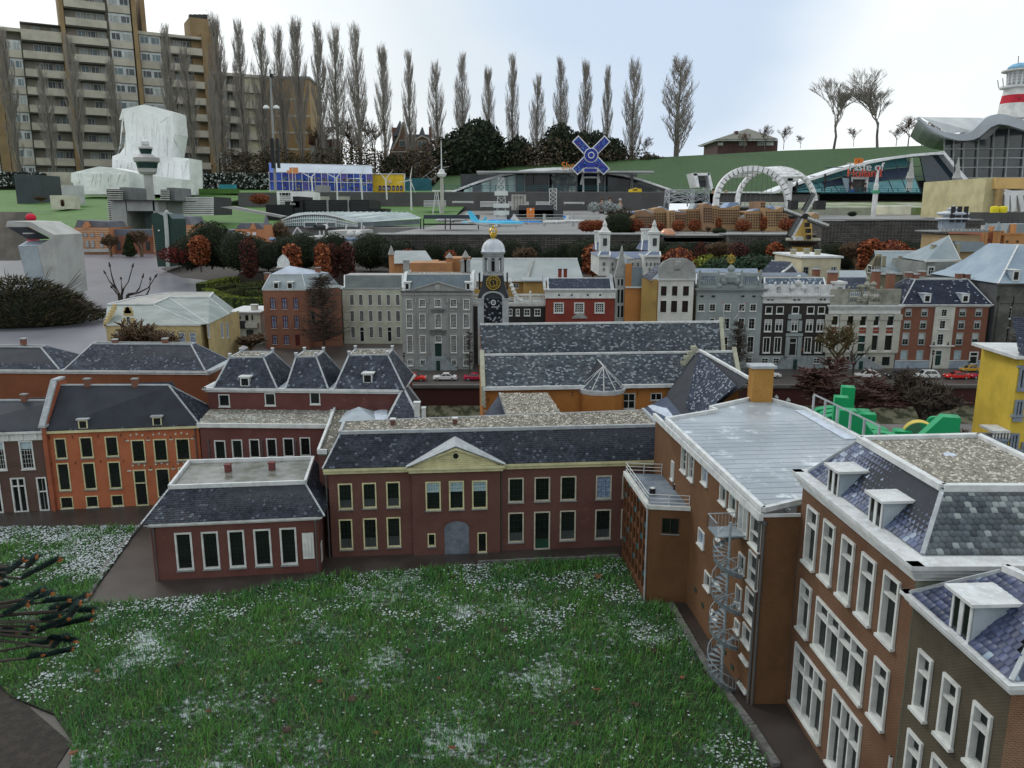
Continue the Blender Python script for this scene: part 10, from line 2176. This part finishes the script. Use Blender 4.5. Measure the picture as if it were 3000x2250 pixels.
def far_houses():
 y=116.;rt=rt_('villa_with_gables','old brick villa with two white trimmed gables and grey turret roofs behind the poplars','house',Z2,1120,1130,y);bw=M((.24,.16,.12),s=.4);wt=M((.48,.46,.38));sl=M((.14,.155,.18))
 pc_('wall',((965,930,1260,1150),),bw,6.,2.);qc_('left_gable',((985,935,1140,935,1095,850,1060,735,1030,830),),bw,2.,o=-.2);qc_('right_gable',((1140,935,1265,935,1245,860,1195,835,1155,860),),bw,2.,o=-.3)
 bc_('gable_trim',[(980,930,1028,835),(1028,835,1058,732),(1062,732,1095,850),(1140,880,1160,848),(1160,848,1195,830),(1195,830,1240,850),(1240,850,1262,925),(970,945,1265,945),(990,1050,1265,1050)],.3,wt,o=-.4)
 qc_('turret_roof',((985,830,1045,830,1035,720),(1170,830,1215,830,1195,765)),sl,1.5,o=1.);qc_('roof',((965,935,1265,935,1240,820,1000,820),),sl,3.,o=1.6);pc_('chimney',((980,770,1010,870),(1245,765,1262,870)),M((.24,.1,.07)),.8,o=2.)
 for x0,x1,v0,v1 in((1035,1060,865,905),(1065,1088,865,905),(1165,1190,870,915),(1200,1225,870,915),(1145,1175,965,1040),(1215,1250,965,1040),(1145,1175,1065,1120),(1030,1060,965,1040),(1210,1245,1065,1120)):pc_('window_frame',((x0-4,v0-5,x1+4,v1+5),),wt,.1,o=-.35);pc_('pane',((x0,v0,(x0+x1)/2-1,v1),((x0+x1)/2+1,v0,x1,v1)),GL,.05,o=-.4)
 rt=rt_('white_house_red_roof','white house with dark red roof glimpsed between the left poplars','house',Z2,460,1030,y-4);pc_('wall',((395,900,565,1050),),M((.46,.46,.42)),5.,2.);pq(rt,'roof',Z2,((375,890,480,850,440,832,385,832),(480,905,585,905,568,852,525,855)),y-4.2,M((.16,.05,.05)),4.)
 for x in(430,470,515,545):pa_(rt,'window',Z2,(x-8,925,x+8,955),y-4.05,GL,.05)
 y=112.;rt=rt_('hip_roof_house','brown brick house with wide hipped roof on the hill right of the poplars','house',Z3,1900,800,y);pc_('wall',((1665,700,2150,830),),M('hill_brick',(.1,.055,.05)),8.,2.);pc_('fascia',((1650,685,2155,698),),W_,10.,o=-1.);A_,B_,C_=YQ(Z3,1648,685,y-1.2),YQ(Z3,2155,680,y-1.2),YQ(Z3,1910,598,y+4);mb=MB();D_=B_+vy(11);E_=A_+vy(11);mid=YQ(Z3,1915,660,y-1.2)
 for p,q in((A_,B_),(B_,D_),(D_,E_),(E_,A_)):mb.fc((p,q,C_))
 mb.mk_('roof',M((.19,.19,.16)),rt);pc_('window_band',((1670,712,1710,735),(1840,706,1900,735),(1990,706,2050,735),(2060,706,2120,735)),W_,.15,o=-.1);pc_('pane',((1845,711,1868,731),(1872,711,1895,731),(1995,711,2045,731)),GL,.05,o=-.15);pc_('chimney',((1812,618,1832,668),),MT['hill_brick'],1.,o=1)
far_houses()
def shop():
 y=71.;P=lambda x,v,yy=y:YQ(N4,x,v,yy);T=lambda x,v:((1500+x*.36166-1230)/.24864,(160+v*.36166-480)/.24864)
 rt=rt_('shop_building','low glass fronted shop under a sweeping white arched roof with blue windmill sign','shop',N4,1500,340,y)
 up=[(380,318),(520,262),(700,195),(860,150),(1000,112),(1180,76),(1380,52),(1600,42),(1850,46),(2050,60)]+[T(*q)for q in((760,945),(900,965),(1050,1005),(1180,1050),(1290,1088),(1320,1100))]
 mb=MB()
 for i in rg(len(up)-1):
  a,b=up[i],up[i+1];th=lambda q:24+12*(1-abs(q[0]-1500)/1300);mb.pz([P(*a),P(*b),P(b[0],b[1]+th(b)),P(a[0],a[1]+th(a))],vy(5))
 mb.mk_('arched_roof',M('arch_white',(.8,.82,.83),rh=.4),rt);cx=T(1150,950)[0];pc_('canopy',((668,82,cx,102),),M((.42,.43,.43)),3.,o=-2.2)
 pc_('rear_wall',((480,120,cx-200,345),),DK,.3,o=3);aq=M((.42,.55,.54),rh=.3)
 qc_('glass_panel',((520,330,620,330,620,268,520,310),(728,330,825,330,825,198,728,228),(832,330,925,330,925,165,832,194),(1030,345,1125,345,1125,128,1030,155),(932,335,1024,335,1024,156,932,165)),aq,.2);qc_('grey_panel',((622,330,725,330,725,230,622,268),),M((.14,.15,.17)),.2)
 pc_('glass_door',((1130,130,1235,345),),M((.07,.13,.14),rh=.2),.2);pc_('column',((1230,115,1243,345),(1515,110,1525,340),(1845,115,1856,345),(1125,125,1132,345)),GY,.2,o=-.2);pc_('dark_glazing',((1246,115,1335,340),(1342,115,1512,340)),M('shop_glass',(.025,.028,.03),(.06,.07,.08),s=.6,rh=.15),.1,o=.2)
 pc_('mural_wall',((1556,110,1842,345),),M((.5,.53,.5)),.2);mb=MB();r=random.Random(6);c=P(1695,220,y-.05)
 for k in rg(26):mb.tu(c+vc(r.gauss(0,.5),0,r.gauss(0,.5)),c+vc(r.gauss(0,.5),-.04,r.gauss(0,.5)),.18,n=8)
 mb.mk_('mural_print',M((.1,.11,.12),(.22,.25,.24),s=2.),rt);pc_('portal',((1928,115,2095,165),),M((.015,.02,.06)),.3,o=-.3);pc_('opening',((1930,172,2090,350),),BLK,.2,o=-.1);bc_('portal_frame',[(1895,245,1925,115),(2118,225,2098,115),(1925,160,2098,160),(1925,165,1925,345),(2098,165,2098,345)],.22,W_,o=-.5)
 xr=[T(x,1000)[0]for x in(695,760,775,960,985,1175)];qc_('right_glazing',((xr[0],345,xr[1],345,xr[1],130,xr[0],130),(xr[2],345,xr[3],345,xr[3],190,xr[2],150),(xr[4],345,xr[5],345,xr[5],290,xr[4],215)),MT['shop_glass'],.1,o=.1);pc_('column',tuple((T(x,0)[0]-5,120,T(x,0)[0]+5,345)for x in(752,978,965)),GY,.2,o=-.2);pc_('base_slab',((380,330,T(1180,0)[0],352),),GY,4.,o=-1.5)
 WD_('Shop',.8,ORG,rt,YQ(Z3,398,926,y-2.4),ext=.05)
 wm=rt_('windmill_sign','big flat blue windmill sign with white outline standing on the shop canopy','sign',Z3,640,945,y-2.6);C=YQ(Z3,640,815,y-2.6);s=.36166/2340*(y-2.6)*1.;wh=MT['arch_white'];bl=M((.03,.05,.3),s=2);lb=M((.12,.3,.62));rr=M((.4,.06,.1));f=lambda x,v,o=0:C+vc(x*s,-o,-v*s)
 for a in(45,135,225,315):
  u=vc(cos(radians(a+0*6)),0,sin(radians(a)));v=vc(-u.z,0,u.x);R0,R1,w_=48,178,34;q=lambda r_,t,o:C+u*r_*s+v*t*s+vy(-o);sl=MB().pz([q(R0,-w_,0),q(R0,w_,0),q(R1,w_,0),q(R1,-w_,0)],vy(.2)).mk_('sail',wh,wm);MB().pz([q(R0,-w_+8,.01),q(R0,w_-8,.01),q(R1-9,w_-8,.01),q(R1-9,-w_+8,.01)],vy(-.05)).mk_('sail_face',bl,sl)
  rgv=random.Random(a);mb=MB();m2=MB()
  for k in rg(30):r_=rgv.uniform(R0+10,R1-18);t=rgv.uniform(-w_+12,w_-14);(mb if k%5 else m2).pz([q(r_,t,.07),q(r_+7,t,.07),q(r_+7,t+5,.07),q(r_,t+5,.07)],vy(-.02))
  tag(mb.mk_('small_tiles',lb,sl),kind='stuff');tag(m2 .mk_('red_tiles',rr,sl),kind='stuff')
 ring=lambda r_,o:[f(r_*cos(k),r_*sin(k),o)for k in[2*pi*i/28 for i in rg(28)]]
 for r_,o,m_,nm in((56,.02,wh,'hub_rim'),(49,.1,bl,'hub'),(25,.14,wh,'hub_ring'),(18,.17,bl,'hub_centre')):MB().pz(ring(r_,o),vy(-.05)).mk_(nm,m_,wm)
 for pts,m_,o,nm in((((-42,50),(42,50),(55,130),(-60,130)),wh,0,'body'),(((-35,57),(35,57),(42,92),(-48,92)),bl,.22,'body_face'),(((-50,102),(45,102),(48,126),(-54,126)),bl,.22,'body_face')):MB().pz([f(*q,o)for q in pts],vy(-.05 if o else.2)).mk_(nm,m_,wm)
 cl=rt_('giant_clog','giant yellow wooden clog on the promenade right of the shop','clog',Z3,1000,1132,y-8);mb=MB();c=YQ(Z3,1000,1132,y-8);s=.36166/2340*(y-8);pr=[(-48,35),(-46,14),(-30,2),(20,0),(42,8),(47,24),(40,44),(22,42),(0,50),(-18,40),(-30,42)];mb.pz([c+vc(a*s,-.25,b*s)for a,b in pr],vy(.9));mb.mk_('body',YEL,cl);MB().pz([c+vc(a*s,-.27,b*s)for a,b in((-28,30),(-12,45),(14,38),(0,27))],vy(.01)).mk_('opening',M((.18,.1,.01)),cl)
 rt3=rt_('tunnel_entrance','white framed doorway cut into the green slope','entrance',Z3,1550,1090,76.);qc_('frame',((1468,962,1500,962,1520,1075,1500,1075),(1468,958,1600,958,1602,978,1475,980),(1585,960,1604,960,1634,1095,1612,1100)),wh,3.);qc_('inner_wall',((1498,980,1588,980,1598,1080,1515,1072),),M((.38,.4,.38)),.2,o=1.5);pc_('door',((1516,1020,1566,1075),),M((.12,.13,.14)),.2,o=1.3)
 rt3=rt_('promenade_railing','thin dark teal railing along the edge of the promenade','railing',N4,1500,345,58.);bc_('rail',[(135,252,2212,262),(135,272,2212,282),(135,292,2212,302)],.035,TL_);bc_('post',[(x,250,x,345)for x in rg(140,2212,150)],.06,TL_)
 one('white_ledge','bright white low ledge along the slope left of the shop','ledge',N4,(130,312,440,325),72.,wh,.5);one('white_ledge','bright white low ledge between tunnel entrance and restaurant','ledge',N5,(1150,290,1800,303),72.,wh,.5)
 LT_('grey steel truss gantry below the tunnel entrance, left half',N5,640,890,650,880,270,410,50.,cols=2,name='gantry',m=M('gantry_grey',(.36,.39,.41)),g='steel gantries');LT_('grey steel truss gantry below the tunnel entrance, right half',N5,900,1065,910,1060,270,400,52.,cols=2,name='gantry',m=MT['gantry_grey'],g='steel gantries')
shop()
def arch_bridge():
 wh=M((.8,.81,.82),rh=.4);rt=rt_('arch_bridge','white model bridge with two tall tied arches and cross bracing','bridge',N5,1600,450,45.)
 def arc(x0,v0,x1,v1,xt,vt,yf,n=22):
  out=[]
  for i in rg(n+1):
   t=i/n;a=pi*(1-t);cx,rx0,rx1=xt,xt-x0,x1-xt;x=cx+(rx0 if cos(a)<0 else rx1)*(abs(cos(a))**1.*(1 if cos(a)>0 else-1));vb=v0+(v1-v0)*t;v=vb-(vb-vt)*sin(a)**.85;out.append(YQ(N5,x,v,yf(t)))
  return out
 F_=arc(1140,430,1900,462,1520,44,lambda t:45.);B_=arc(1365,425,2180,440,1780,44,lambda t:50.)
 for pts,w_ in((F_,.3),(B_,.27)):
  mb=MB()
  for a,b in zip(pts[:-1],pts[1:]):d=(b-a).normalized();s=vc(-d.z,0,d.x);mb.obx(a-s*w_*.45-d*.02,(b-a)+d*.04,s*w_*.9,vy(.35))
  mb.mk_('arch',wh,rt)
 mb=MB()
 for i in rg(6,17):mb.tu(F_[i]+vy(.3),B_[min(22,i)],.075,n=6)
 mb.mk_('cross_brace',wh,rt);mb=MB()
 for i in rg(6,16):mb.tu(F_[i]+vy(.3),B_[i+1],.04,n=5);mb.tu(F_[i+1]+vy(.3),B_[i],.04,n=5)
 mb.mk_('diagonal_brace',wh,rt);a,b=YQ(N5,1740,150,49.8),YQ(N5,1985,150,50.);mb=MB();mb.box(a.x,49.8,a.z-.16,b.x,50.2,a.z+.16);c=YQ(N5,1890,290,50.);mb.box(c.x-.16,49.8,c.z-.6,c.x+.16,50.1,a.z);mb.mk_('portal_beam',wh,rt)
 mb=MB()
 for k in rg(11):p=F_[5+k];q=YQ(N5,1260+k*58+(k-5)*5,440,45.);mb.tu(p,vc(p.x,45.15,q.z),.014,n=4)
 mb.mk_('hanger',M((.12,.13,.12)),rt);pc_('deck',((1140,428,1905,447),),W_,4.5,o=.5);pc_('deck_edge',((1140,447,1905,462),),GY,4.,o=.6);bc_('railing',[(1150,405,1890,408)]+[(x,405,x,430)for x in rg(1160,1890,40)],.05,W_,o=.4)
 one('dark_quay_wall','dark quay wall behind the arch bridge','wall',N5,(1130,318,2212,420),57.2,MT['wall_dark'],.5,1.)  # upright wall face in the same dark grey as the retaining wall
arch_bridge()
def restaurant():
 y=75.;P=lambda x,v,yy=y:YQ(Z4,x,v,yy);wh=MT['arch_white'];rt=rt_('restaurant','restaurant with slanted turquoise glass front under a white arch, lettering above the door','restaurant',Z4,900,1120,y)
 up=[(170,1115),(300,1062),(430,1018),(600,962),(780,905),(960,862),(1130,828),(1300,805),(1450,792),(1555,786)];mb=MB()
 for a,b in zip(up[:-1],up[1:]):mb.pz([P(*a),P(*b),P(b[0],b[1]+22),P(a[0],a[1]+20)],vy(4))
 mb.pz([P(1545,788),P(1565,780),P(1835,1095),P(1790,1100)],vy(4));mb.mk_('white_arch',wh,rt)
 tq=M((.12,.34,.37),(.16,.42,.44),s=.3,rh=.12,spec=.7);nv=M((.055,.075,.13),(.08,.1,.16),s=.3,rh=.15,spec=.6);dkb=M((.008,.02,.035),(.015,.04,.06),s=.3,rh=.1,spec=.7)
 top=lambda x:np.interp(x,[q[0]for q in up],[q[1]+24 for q in up]);xs=[330,450,560,670,780,890,1000,1110,1220,1330]
 for i in rg(len(xs)-1):
  x0,x1=xs[i],xs[i+1];off=60
  for k,(f0,f1,m_)in en(((0,.28,tq),(.28,.62,nv if x0>500 else tq),(.62,1.,tq))):
   v0=lambda x:top(x)+(1118-top(x))*f0;v1=lambda x:top(x)+(1118-top(x))*f1;s=lambda v:(v-1000)*.42
   pts=[(x0+s(v0(x0)),v0(x0)+2),(x1+s(v0(x1)),v0(x1)+2),(x1+s(v1(x1)),v1(x1)-3),(x0+s(v1(x0)),v1(x0)-3)];pts=[(min(max(px,200),1440),v)for px,v in pts];MB().fc([P(px,max(v,float(top(px))),y+.6+(1118-v)*.006)for px,v in pts]).mk_('glass_pane',m_,rt)
 bc_('glazing_bar',[((x-60,float(top(x-60))),(x+45,1115))for x in xs]+[(480,985,1440,985),(600,915,1400,905)],.1,M((.05,.08,.1)),o=.4)
 qc_('dark_glazing',((1370,815,1545,808,1800,1105,1430,1112),),dkb,.2,o=1.);pc_('rear_wall',((330,1020,1800,1125),),DK,.3,o=2.2)
 pc_('entrance',((812,1010,936,1118),),M((.05,.05,.05),(.12,.1,.09),s=1.),.3,o=-.1);bc_('entrance_frame',[(806,1000,950,1000),(940,1000,925,1118),(810,1000,812,1030)],.35,W_,o=-.3);qc_('entrance_wing',((740,998,806,1000,790,1115,772,1112),),M((.34,.44,.5)),.1,o=-.2)
 WD_('Taste of',1.,W_,rt,YQ(Z4,775,940,y-.8),ext=.06);WD_('Holland',1.,M((.62,.1,.06)),rt,YQ(Z4,775,990,y-.8),ext=.06);lg=rt;pc_('emblem',((845,845,902,892),),M((.14,.05,.03)),.1,o=.5);bc_('emblem_cutlery',[(862,855,862,890),(885,855,885,890),(855,855,870,855),(845,845,902,845),(845,845,845,892),(902,845,902,892)],.22,ORG,o=.3)
 one('terrace_wall','black terrace edge wall below the restaurant','wall',N6,(120,296,1930,330),62.,BLK,.8);mb=MB();a,b=YQ(N6,120,320,62.),YQ(N6,1935,320,62.);mb.box(a.x,62.5,a.z-2,b.x,80,2.95);tag(mb.mk_('terrace_base',DK,None,loc=(0,0,0)),kind='structure')
 rt3=rt_('terrace_railing','dark teal railing with glass along the restaurant terrace','railing',N6,1000,290,61.8);bc_('rail',[(330,228,1925,232),(330,248,1925,252),(330,268,1925,272)],.05,TL_);bc_('post',[(x,225,x,298)for x in rg(340,1930,88)],.08,TL_)
 mb=MB();a,b=YQ(N6,330,300,61.9),YQ(N6,1925,262,61.9);mb.qd((a.x,61.9,a.z),(b.x,61.9,a.z),(b.x,61.9,b.z),(a.x,61.9,b.z));mb.mk_('teal_screen',M((.02,.08,.1)),rt3)
 for z,x,v0,v1,yy,w_,m_,lb in((Z4,1278,832,1118,64.,36,M('parasol_grey',(.42,.43,.41)),'closed tall grey parasol in front of the restaurant glass'),(Z4,1652,832,1118,64.,36,M('parasol_grey',()),'closed tall grey parasol beside the glass hall corner'),(Z4,598,965,1085,66.,13,BLK,'closed black parasol left of the restaurant door'),(Z4,800,975,1090,66.,13,BLK,'closed black parasol at the restaurant door'),(Z4,372,1025,1085,66.,15,BLK,'black closed parasol seen through the arch bridge')):
  o=rt_('closed_parasol',lb,'parasol',z,x,v1,yy);k=.36166/2340*yy;b_=YQ(z,x,v1,yy);t=YQ(z,x,v0,yy);h=t.z-b_.z;MB().tu(b_-vz(.2),t,.05,n=6).mk_('pole',DK,o);MB().la(b_,[(w_*.7*k,h*.05),(w_*.55*k,h*.3),(w_*.95*k,h*.42),(w_*.8*k,h*.45),(w_*.4*k,h*.75),(.02,h)],9).mk_('folded_cloth',m_,o)
restaurant()
def glass_hall():
 y=80.;P=lambda x,v,yy=y:YQ(Z4,x,v,yy);al=M((.42,.46,.5),s=.3,rh=.35,metal=.2);ps=M((.52,.55,.56),s=.3,rh=.5);rt=rt_('wave_roof_hall','tall glass hall with thick grey wave shaped roof at the right edge','building',Z4,1900,1100,y)
 top=[(1365,505),(1430,560),(1500,598),(1580,628),(1680,642),(1740,640),(1800,615),(1850,565),(1900,515),(1950,490),(2010,478),(2080,488),(2150,512),(2260,545),(2400,590)];bot=[(1372,528),(1430,585),(1500,630),(1590,675),(1690,697),(1780,697),(1850,670),(1900,625),(1950,585),(2010,562),(2080,570),(2150,592),(2260,628),(2400,670)]
 bx_=[q[0]for q in bot];bv=[q[1]for q in bot];mb=MB()
 for a,b in zip(top[:-1],top[1:]):va,vb=float(np.interp(a[0],bx_,bv)),float(np.interp(b[0],bx_,bv));mb.pz([P(*a,yy=y-5),P(*b,yy=y-5),P(b[0],vb,y-5),P(a[0],va,y-5)],vy(.5))
 mb.mk_('roof_fascia',al,rt);mb=MB();tp=[P(*q,yy=y-4.8)for q in top];bk=[p+vc(6,14,-.4)for p in tp]
 for i in rg(len(tp)-1):mb.qd(tp[i],tp[i+1],bk[i+1],bk[i])
 mb.mk_('roof_top',ps,rt);MB().qd(P(1375,505,y-4),P(1880,512,y+2),P(1800,620,y-4.2),P(1600,640,y-4.4)).mk_('roof_back_wave',ps,rt);mb=MB()
 mb.pz([P(q[0],q[1]-4,y-4.4)for q in((1850,690),(1900,625),(1950,587),(2010,565),(2035,568),(1990,610),(1950,655),(1900,690))],vy(5));mb.mk_('roof_soffit',M((.16,.165,.165),s=1.),rt)
 gl_=M((.03,.036,.04),(.085,.1,.105),s=.25,rh=.12,spec=.7);r=random.Random(4);cols=[1565,1640,1720,1835,1960,2075,2212,2300];rows=[600,765,840,915,1000,1090]
 tilt=lambda x,v:x-(v-800)*.045*(x-1400)/400
 for i in rg(len(cols)-1):
  for j in rg(len(rows)-1):
   x0,x1,v0,v1=cols[i],cols[i+1],rows[j],rows[j+1]
   if x1>1830 and v0>990 and x0>1880:continue
   MB().fc([P(tilt(x0,v0)+3,v0+4 if j else max(v0,float(np.interp(x0,bx_,bv))-5)),P(tilt(x1,v0)-3,v0+4 if j else max(v0,float(np.interp(x1,bx_,bv))-5)),P(tilt(x1,v1)-3,v1-3),P(tilt(x0,v1)+3,v1-3)]).mk_('glass_pane',gl_,rt)
 bc_('mullion',[((tilt(x,600),max(600,float(np.interp(x,bx_,bv))-4)),(tilt(x,1090),1090))for x in cols[:-1]]+[((tilt(1565,v),v),(2300,v-4))for v in rows[1:5]],.16,M((.45,.48,.48)),o=-.2);pc_('inner_wall',((1560,700,2300,1095),),DK,.3,o=3.);pc_('inner_column',((1615,700,1632,1090),(1700,700,1712,1090),(1990,620,2005,1000),(2130,620,2145,1000)),M((.15,.16,.165)),.3,o=2.5)
 y=84.;rt=rt_('lighthouse','red and white lighthouse with blue dome rising behind the wave roof','lighthouse',Z4,2130,480,y);c=YQ(Z4,2130,480,y);c.x+=0;k=.36166/2340*y*1.02;zz=lambda v:YQ(Z4,2130,v,y).z
 MB().la((c.x,y,0),[(112*k,zz(520)),(104*k,zz(400))],28).la((c.x,y,0),[(94*k,zz(332)),(82*k,zz(262))],28).mk_('white_shaft',M((.7,.7,.68)),rt);rb=MB().la((c.x,y,0),[(104*k,zz(408)),(94*k,zz(332))],28).mk_('red_band',M((.52,.025,.045)),rt)
 for dx in(-30,40):MB().box(c.x+(dx-9)*k,y-105*k,zz(372),c.x+(dx+9)*k,y-80*k,zz(348)).mk_('porthole',M((.36,.03,.05)),rb)
 g=MB().la((c.x,y,0),[(98*k,zz(278)),(118*k,zz(272)),(116*k,zz(258)),(80*k,zz(256))],28).mk_('gallery',W_,rt);MB().la((c.x,y,0),[(64*k,zz(250)),(70*k,zz(140))],14).mk_('lantern_glass',M((.3,.36,.38),(.45,.5,.5),s=1.,rh=.2),rt);mb=MB()
 for i in rg(14):
  a=2*pi*i/14;mb.tu(vc(c.x+68*k*cos(a),y+68*k*sin(a),zz(250)),vc(c.x+74*k*cos(a),y+74*k*sin(a),zz(138)),.1,n=4)
 for v in(225,200,175,150):mb.path([vc(c.x+70*k*cos(2*pi*i/20),y+70*k*sin(2*pi*i/20),zz(v))for i in rg(21)],.05,4)
 mb.mk_('lantern_bar',W_,rt);MB().la((c.x,y,0),[(80*k,zz(142)),(118*k,zz(138)),(114*k,zz(126)),(85*k,zz(120))],28).mk_('roof_rim',M((.5,.5,.47)),rt);MB().la((c.x,y,0),[(84*k,zz(122)),(76*k,zz(98)),(52*k,zz(78)),(20*k,zz(68)),(2*k,zz(66))],28).mk_('dome',M((.22,.45,.66)),rt,smooth=True);bc_('antenna',[(2165,70,2168,10),(2008,275,1998,205),(2045,262,2040,190)],.09,GY,o=-1.)
glass_hall()
def right_dock():
 mb=MB();a=[YQ(N6,-400,328,61.5),YQ(N6,1990,328,61.5),YQ(N6,1990,405,50.),YQ(N6,-400,405,50.)];mb.fc(a[::-1]);mb.fc([a[3],a[2],vc(a[2].x,50,1.2),vc(a[3].x,50,1.2)]);tag(mb.mk_('mossy_slope',M((.3,.31,.25),(.12,.17,.05),s=.5,dq=.3,lo=.42,hi=.6),None,loc=(0,0,0)),kind='structure')
 one('dark_dock_wall','dark wall under the yellow tanks at the right edge','wall',N6,(1590,448,2300,545),36.,MT['wall_dark'],1.,.3)
 rt=rt_('traffic_control_tower','white tower with green ring and red tipped antenna in front of the restaurant','tower',N6,820,440,44.);c=YQ(N6,822,440,44.);k=.31646/2340*44;zz=lambda v:YQ(N6,822,v,44.).z;MB().la((c.x,44,0),[(23*k,c.z-.3),(22*k,zz(275))],14).la((c.x,44,0),[(20*k,zz(245)),(22*k,zz(200)),(16*k,zz(180)),(8*k,zz(165))],14).mk_('shaft',W_,rt);MB().la((c.x,44,0),[(32*k,zz(275)),(34*k,zz(262)),(32*k,zz(245))],14).mk_('green_ring',M((.06,.3,.16)),rt);MB().tu((c.x,44,zz(170)),(c.x+.03,44,zz(60)),.09,.05,6).mk_('mast',W_,rt);MB().tu((c.x+.03,44,zz(60)),(c.x+.04,44,zz(22)),.05,.03,6).mk_('red_tip',REDm,rt)
 rt=rt_('storage_tank','wide low cream coloured storage tank behind the taller stone basket wall','tank',N6,1000,450,38.);c=YQ(N6,1000,450,38.);k=.31646/2340*38;h=YQ(N6,1000,395,38.).z-c.z;MB().la(c-vz(.1),[(145*k,0),(145*k,h+.1),(140*k,h+.11)],32).mk_('shell',M((.6,.58,.44)),rt);MB().la(c+vz(h+.01),[(142*k,0),(138*k,.03)],32).mk_('lid',W_,rt)
 for i,x in en((1935,2015)):rt=rt_('yellow_tank',('left','right')[i]+' bright yellow drum at the right edge of the dock','tank',N6,x,452,34.);c=YQ(N6,x,452,34.);k=.31646/2340*34;MB().la(c,[(34*k,0),(36*k,.15),(34*k,52*k),(15*k,58*k)],16).mk_('drum',M((.72,.62,.03)),rt)
 y=40.;rt=rt_('steel_works','cream and orange roofed industrial building with white buttress frame at the right edge','building',N6,2050,440,y);pc_('cream_wall',((1845,128,1990,440),),M((.52,.47,.27)),6.,.3);pc_('orange_roof',((1955,128,2300,230),),M((.6,.4,.16),s=.8),6.,o=-.3);pc_('panel_wall',((1990,232,2300,450),),M((.36,.34,.29)),3.,.3,o=.6);pc_('column',((1978,228,2012,450),),M((.3,.2,.09)),.4,o=-.6)
 bc_('white_buttress',[(2020,255,2100,275),(2020,270,2300,270),(2045,270,2040,440),(2095,275,2110,440),(2160,275,2195,440),(2110,260,2105,440)],.35,W_,o=-.5)
 p=YQ(N6,620,490,33.);b=put(TB[2],p,YQ(N6,620,440,33.).z-p.z,'low olive shrub on top of the taller stone basket wall',sx=1.8)
 one('black_white_blocks','black panel with white dots between the arch bridge and the windmill, left','panel',N6,(55,340,122,425),40.,M('panel_black',(.03,.03,.032)),.5);one('black_white_blocks','black panel with white dots right of the windmill sail','panel',N6,(288,340,378,425),40.,MT['panel_black'],.5)
 sw=leafm((.62,.66,.68),(.45,.49,.5),(.1,.13,.08),.25);TN=PLT('snowy_tree','x','tree',LB(91,1500,.05,ball,sw,None,.15,core=0,fill=.9))
 for i,(x,v0,v1)in en(((665,1290,1195),(770,1290,1185),(830,1280,1210))):b=YQ(Z3,x,v0,41.);put(TN,b,YQ(Z3,x,v1,41.).z-b.z,'small tree whitened by snow, '+('left','middle','right')[i]+' of the three near the people',group='snow whitened trees',sx=1.2)
right_dock()
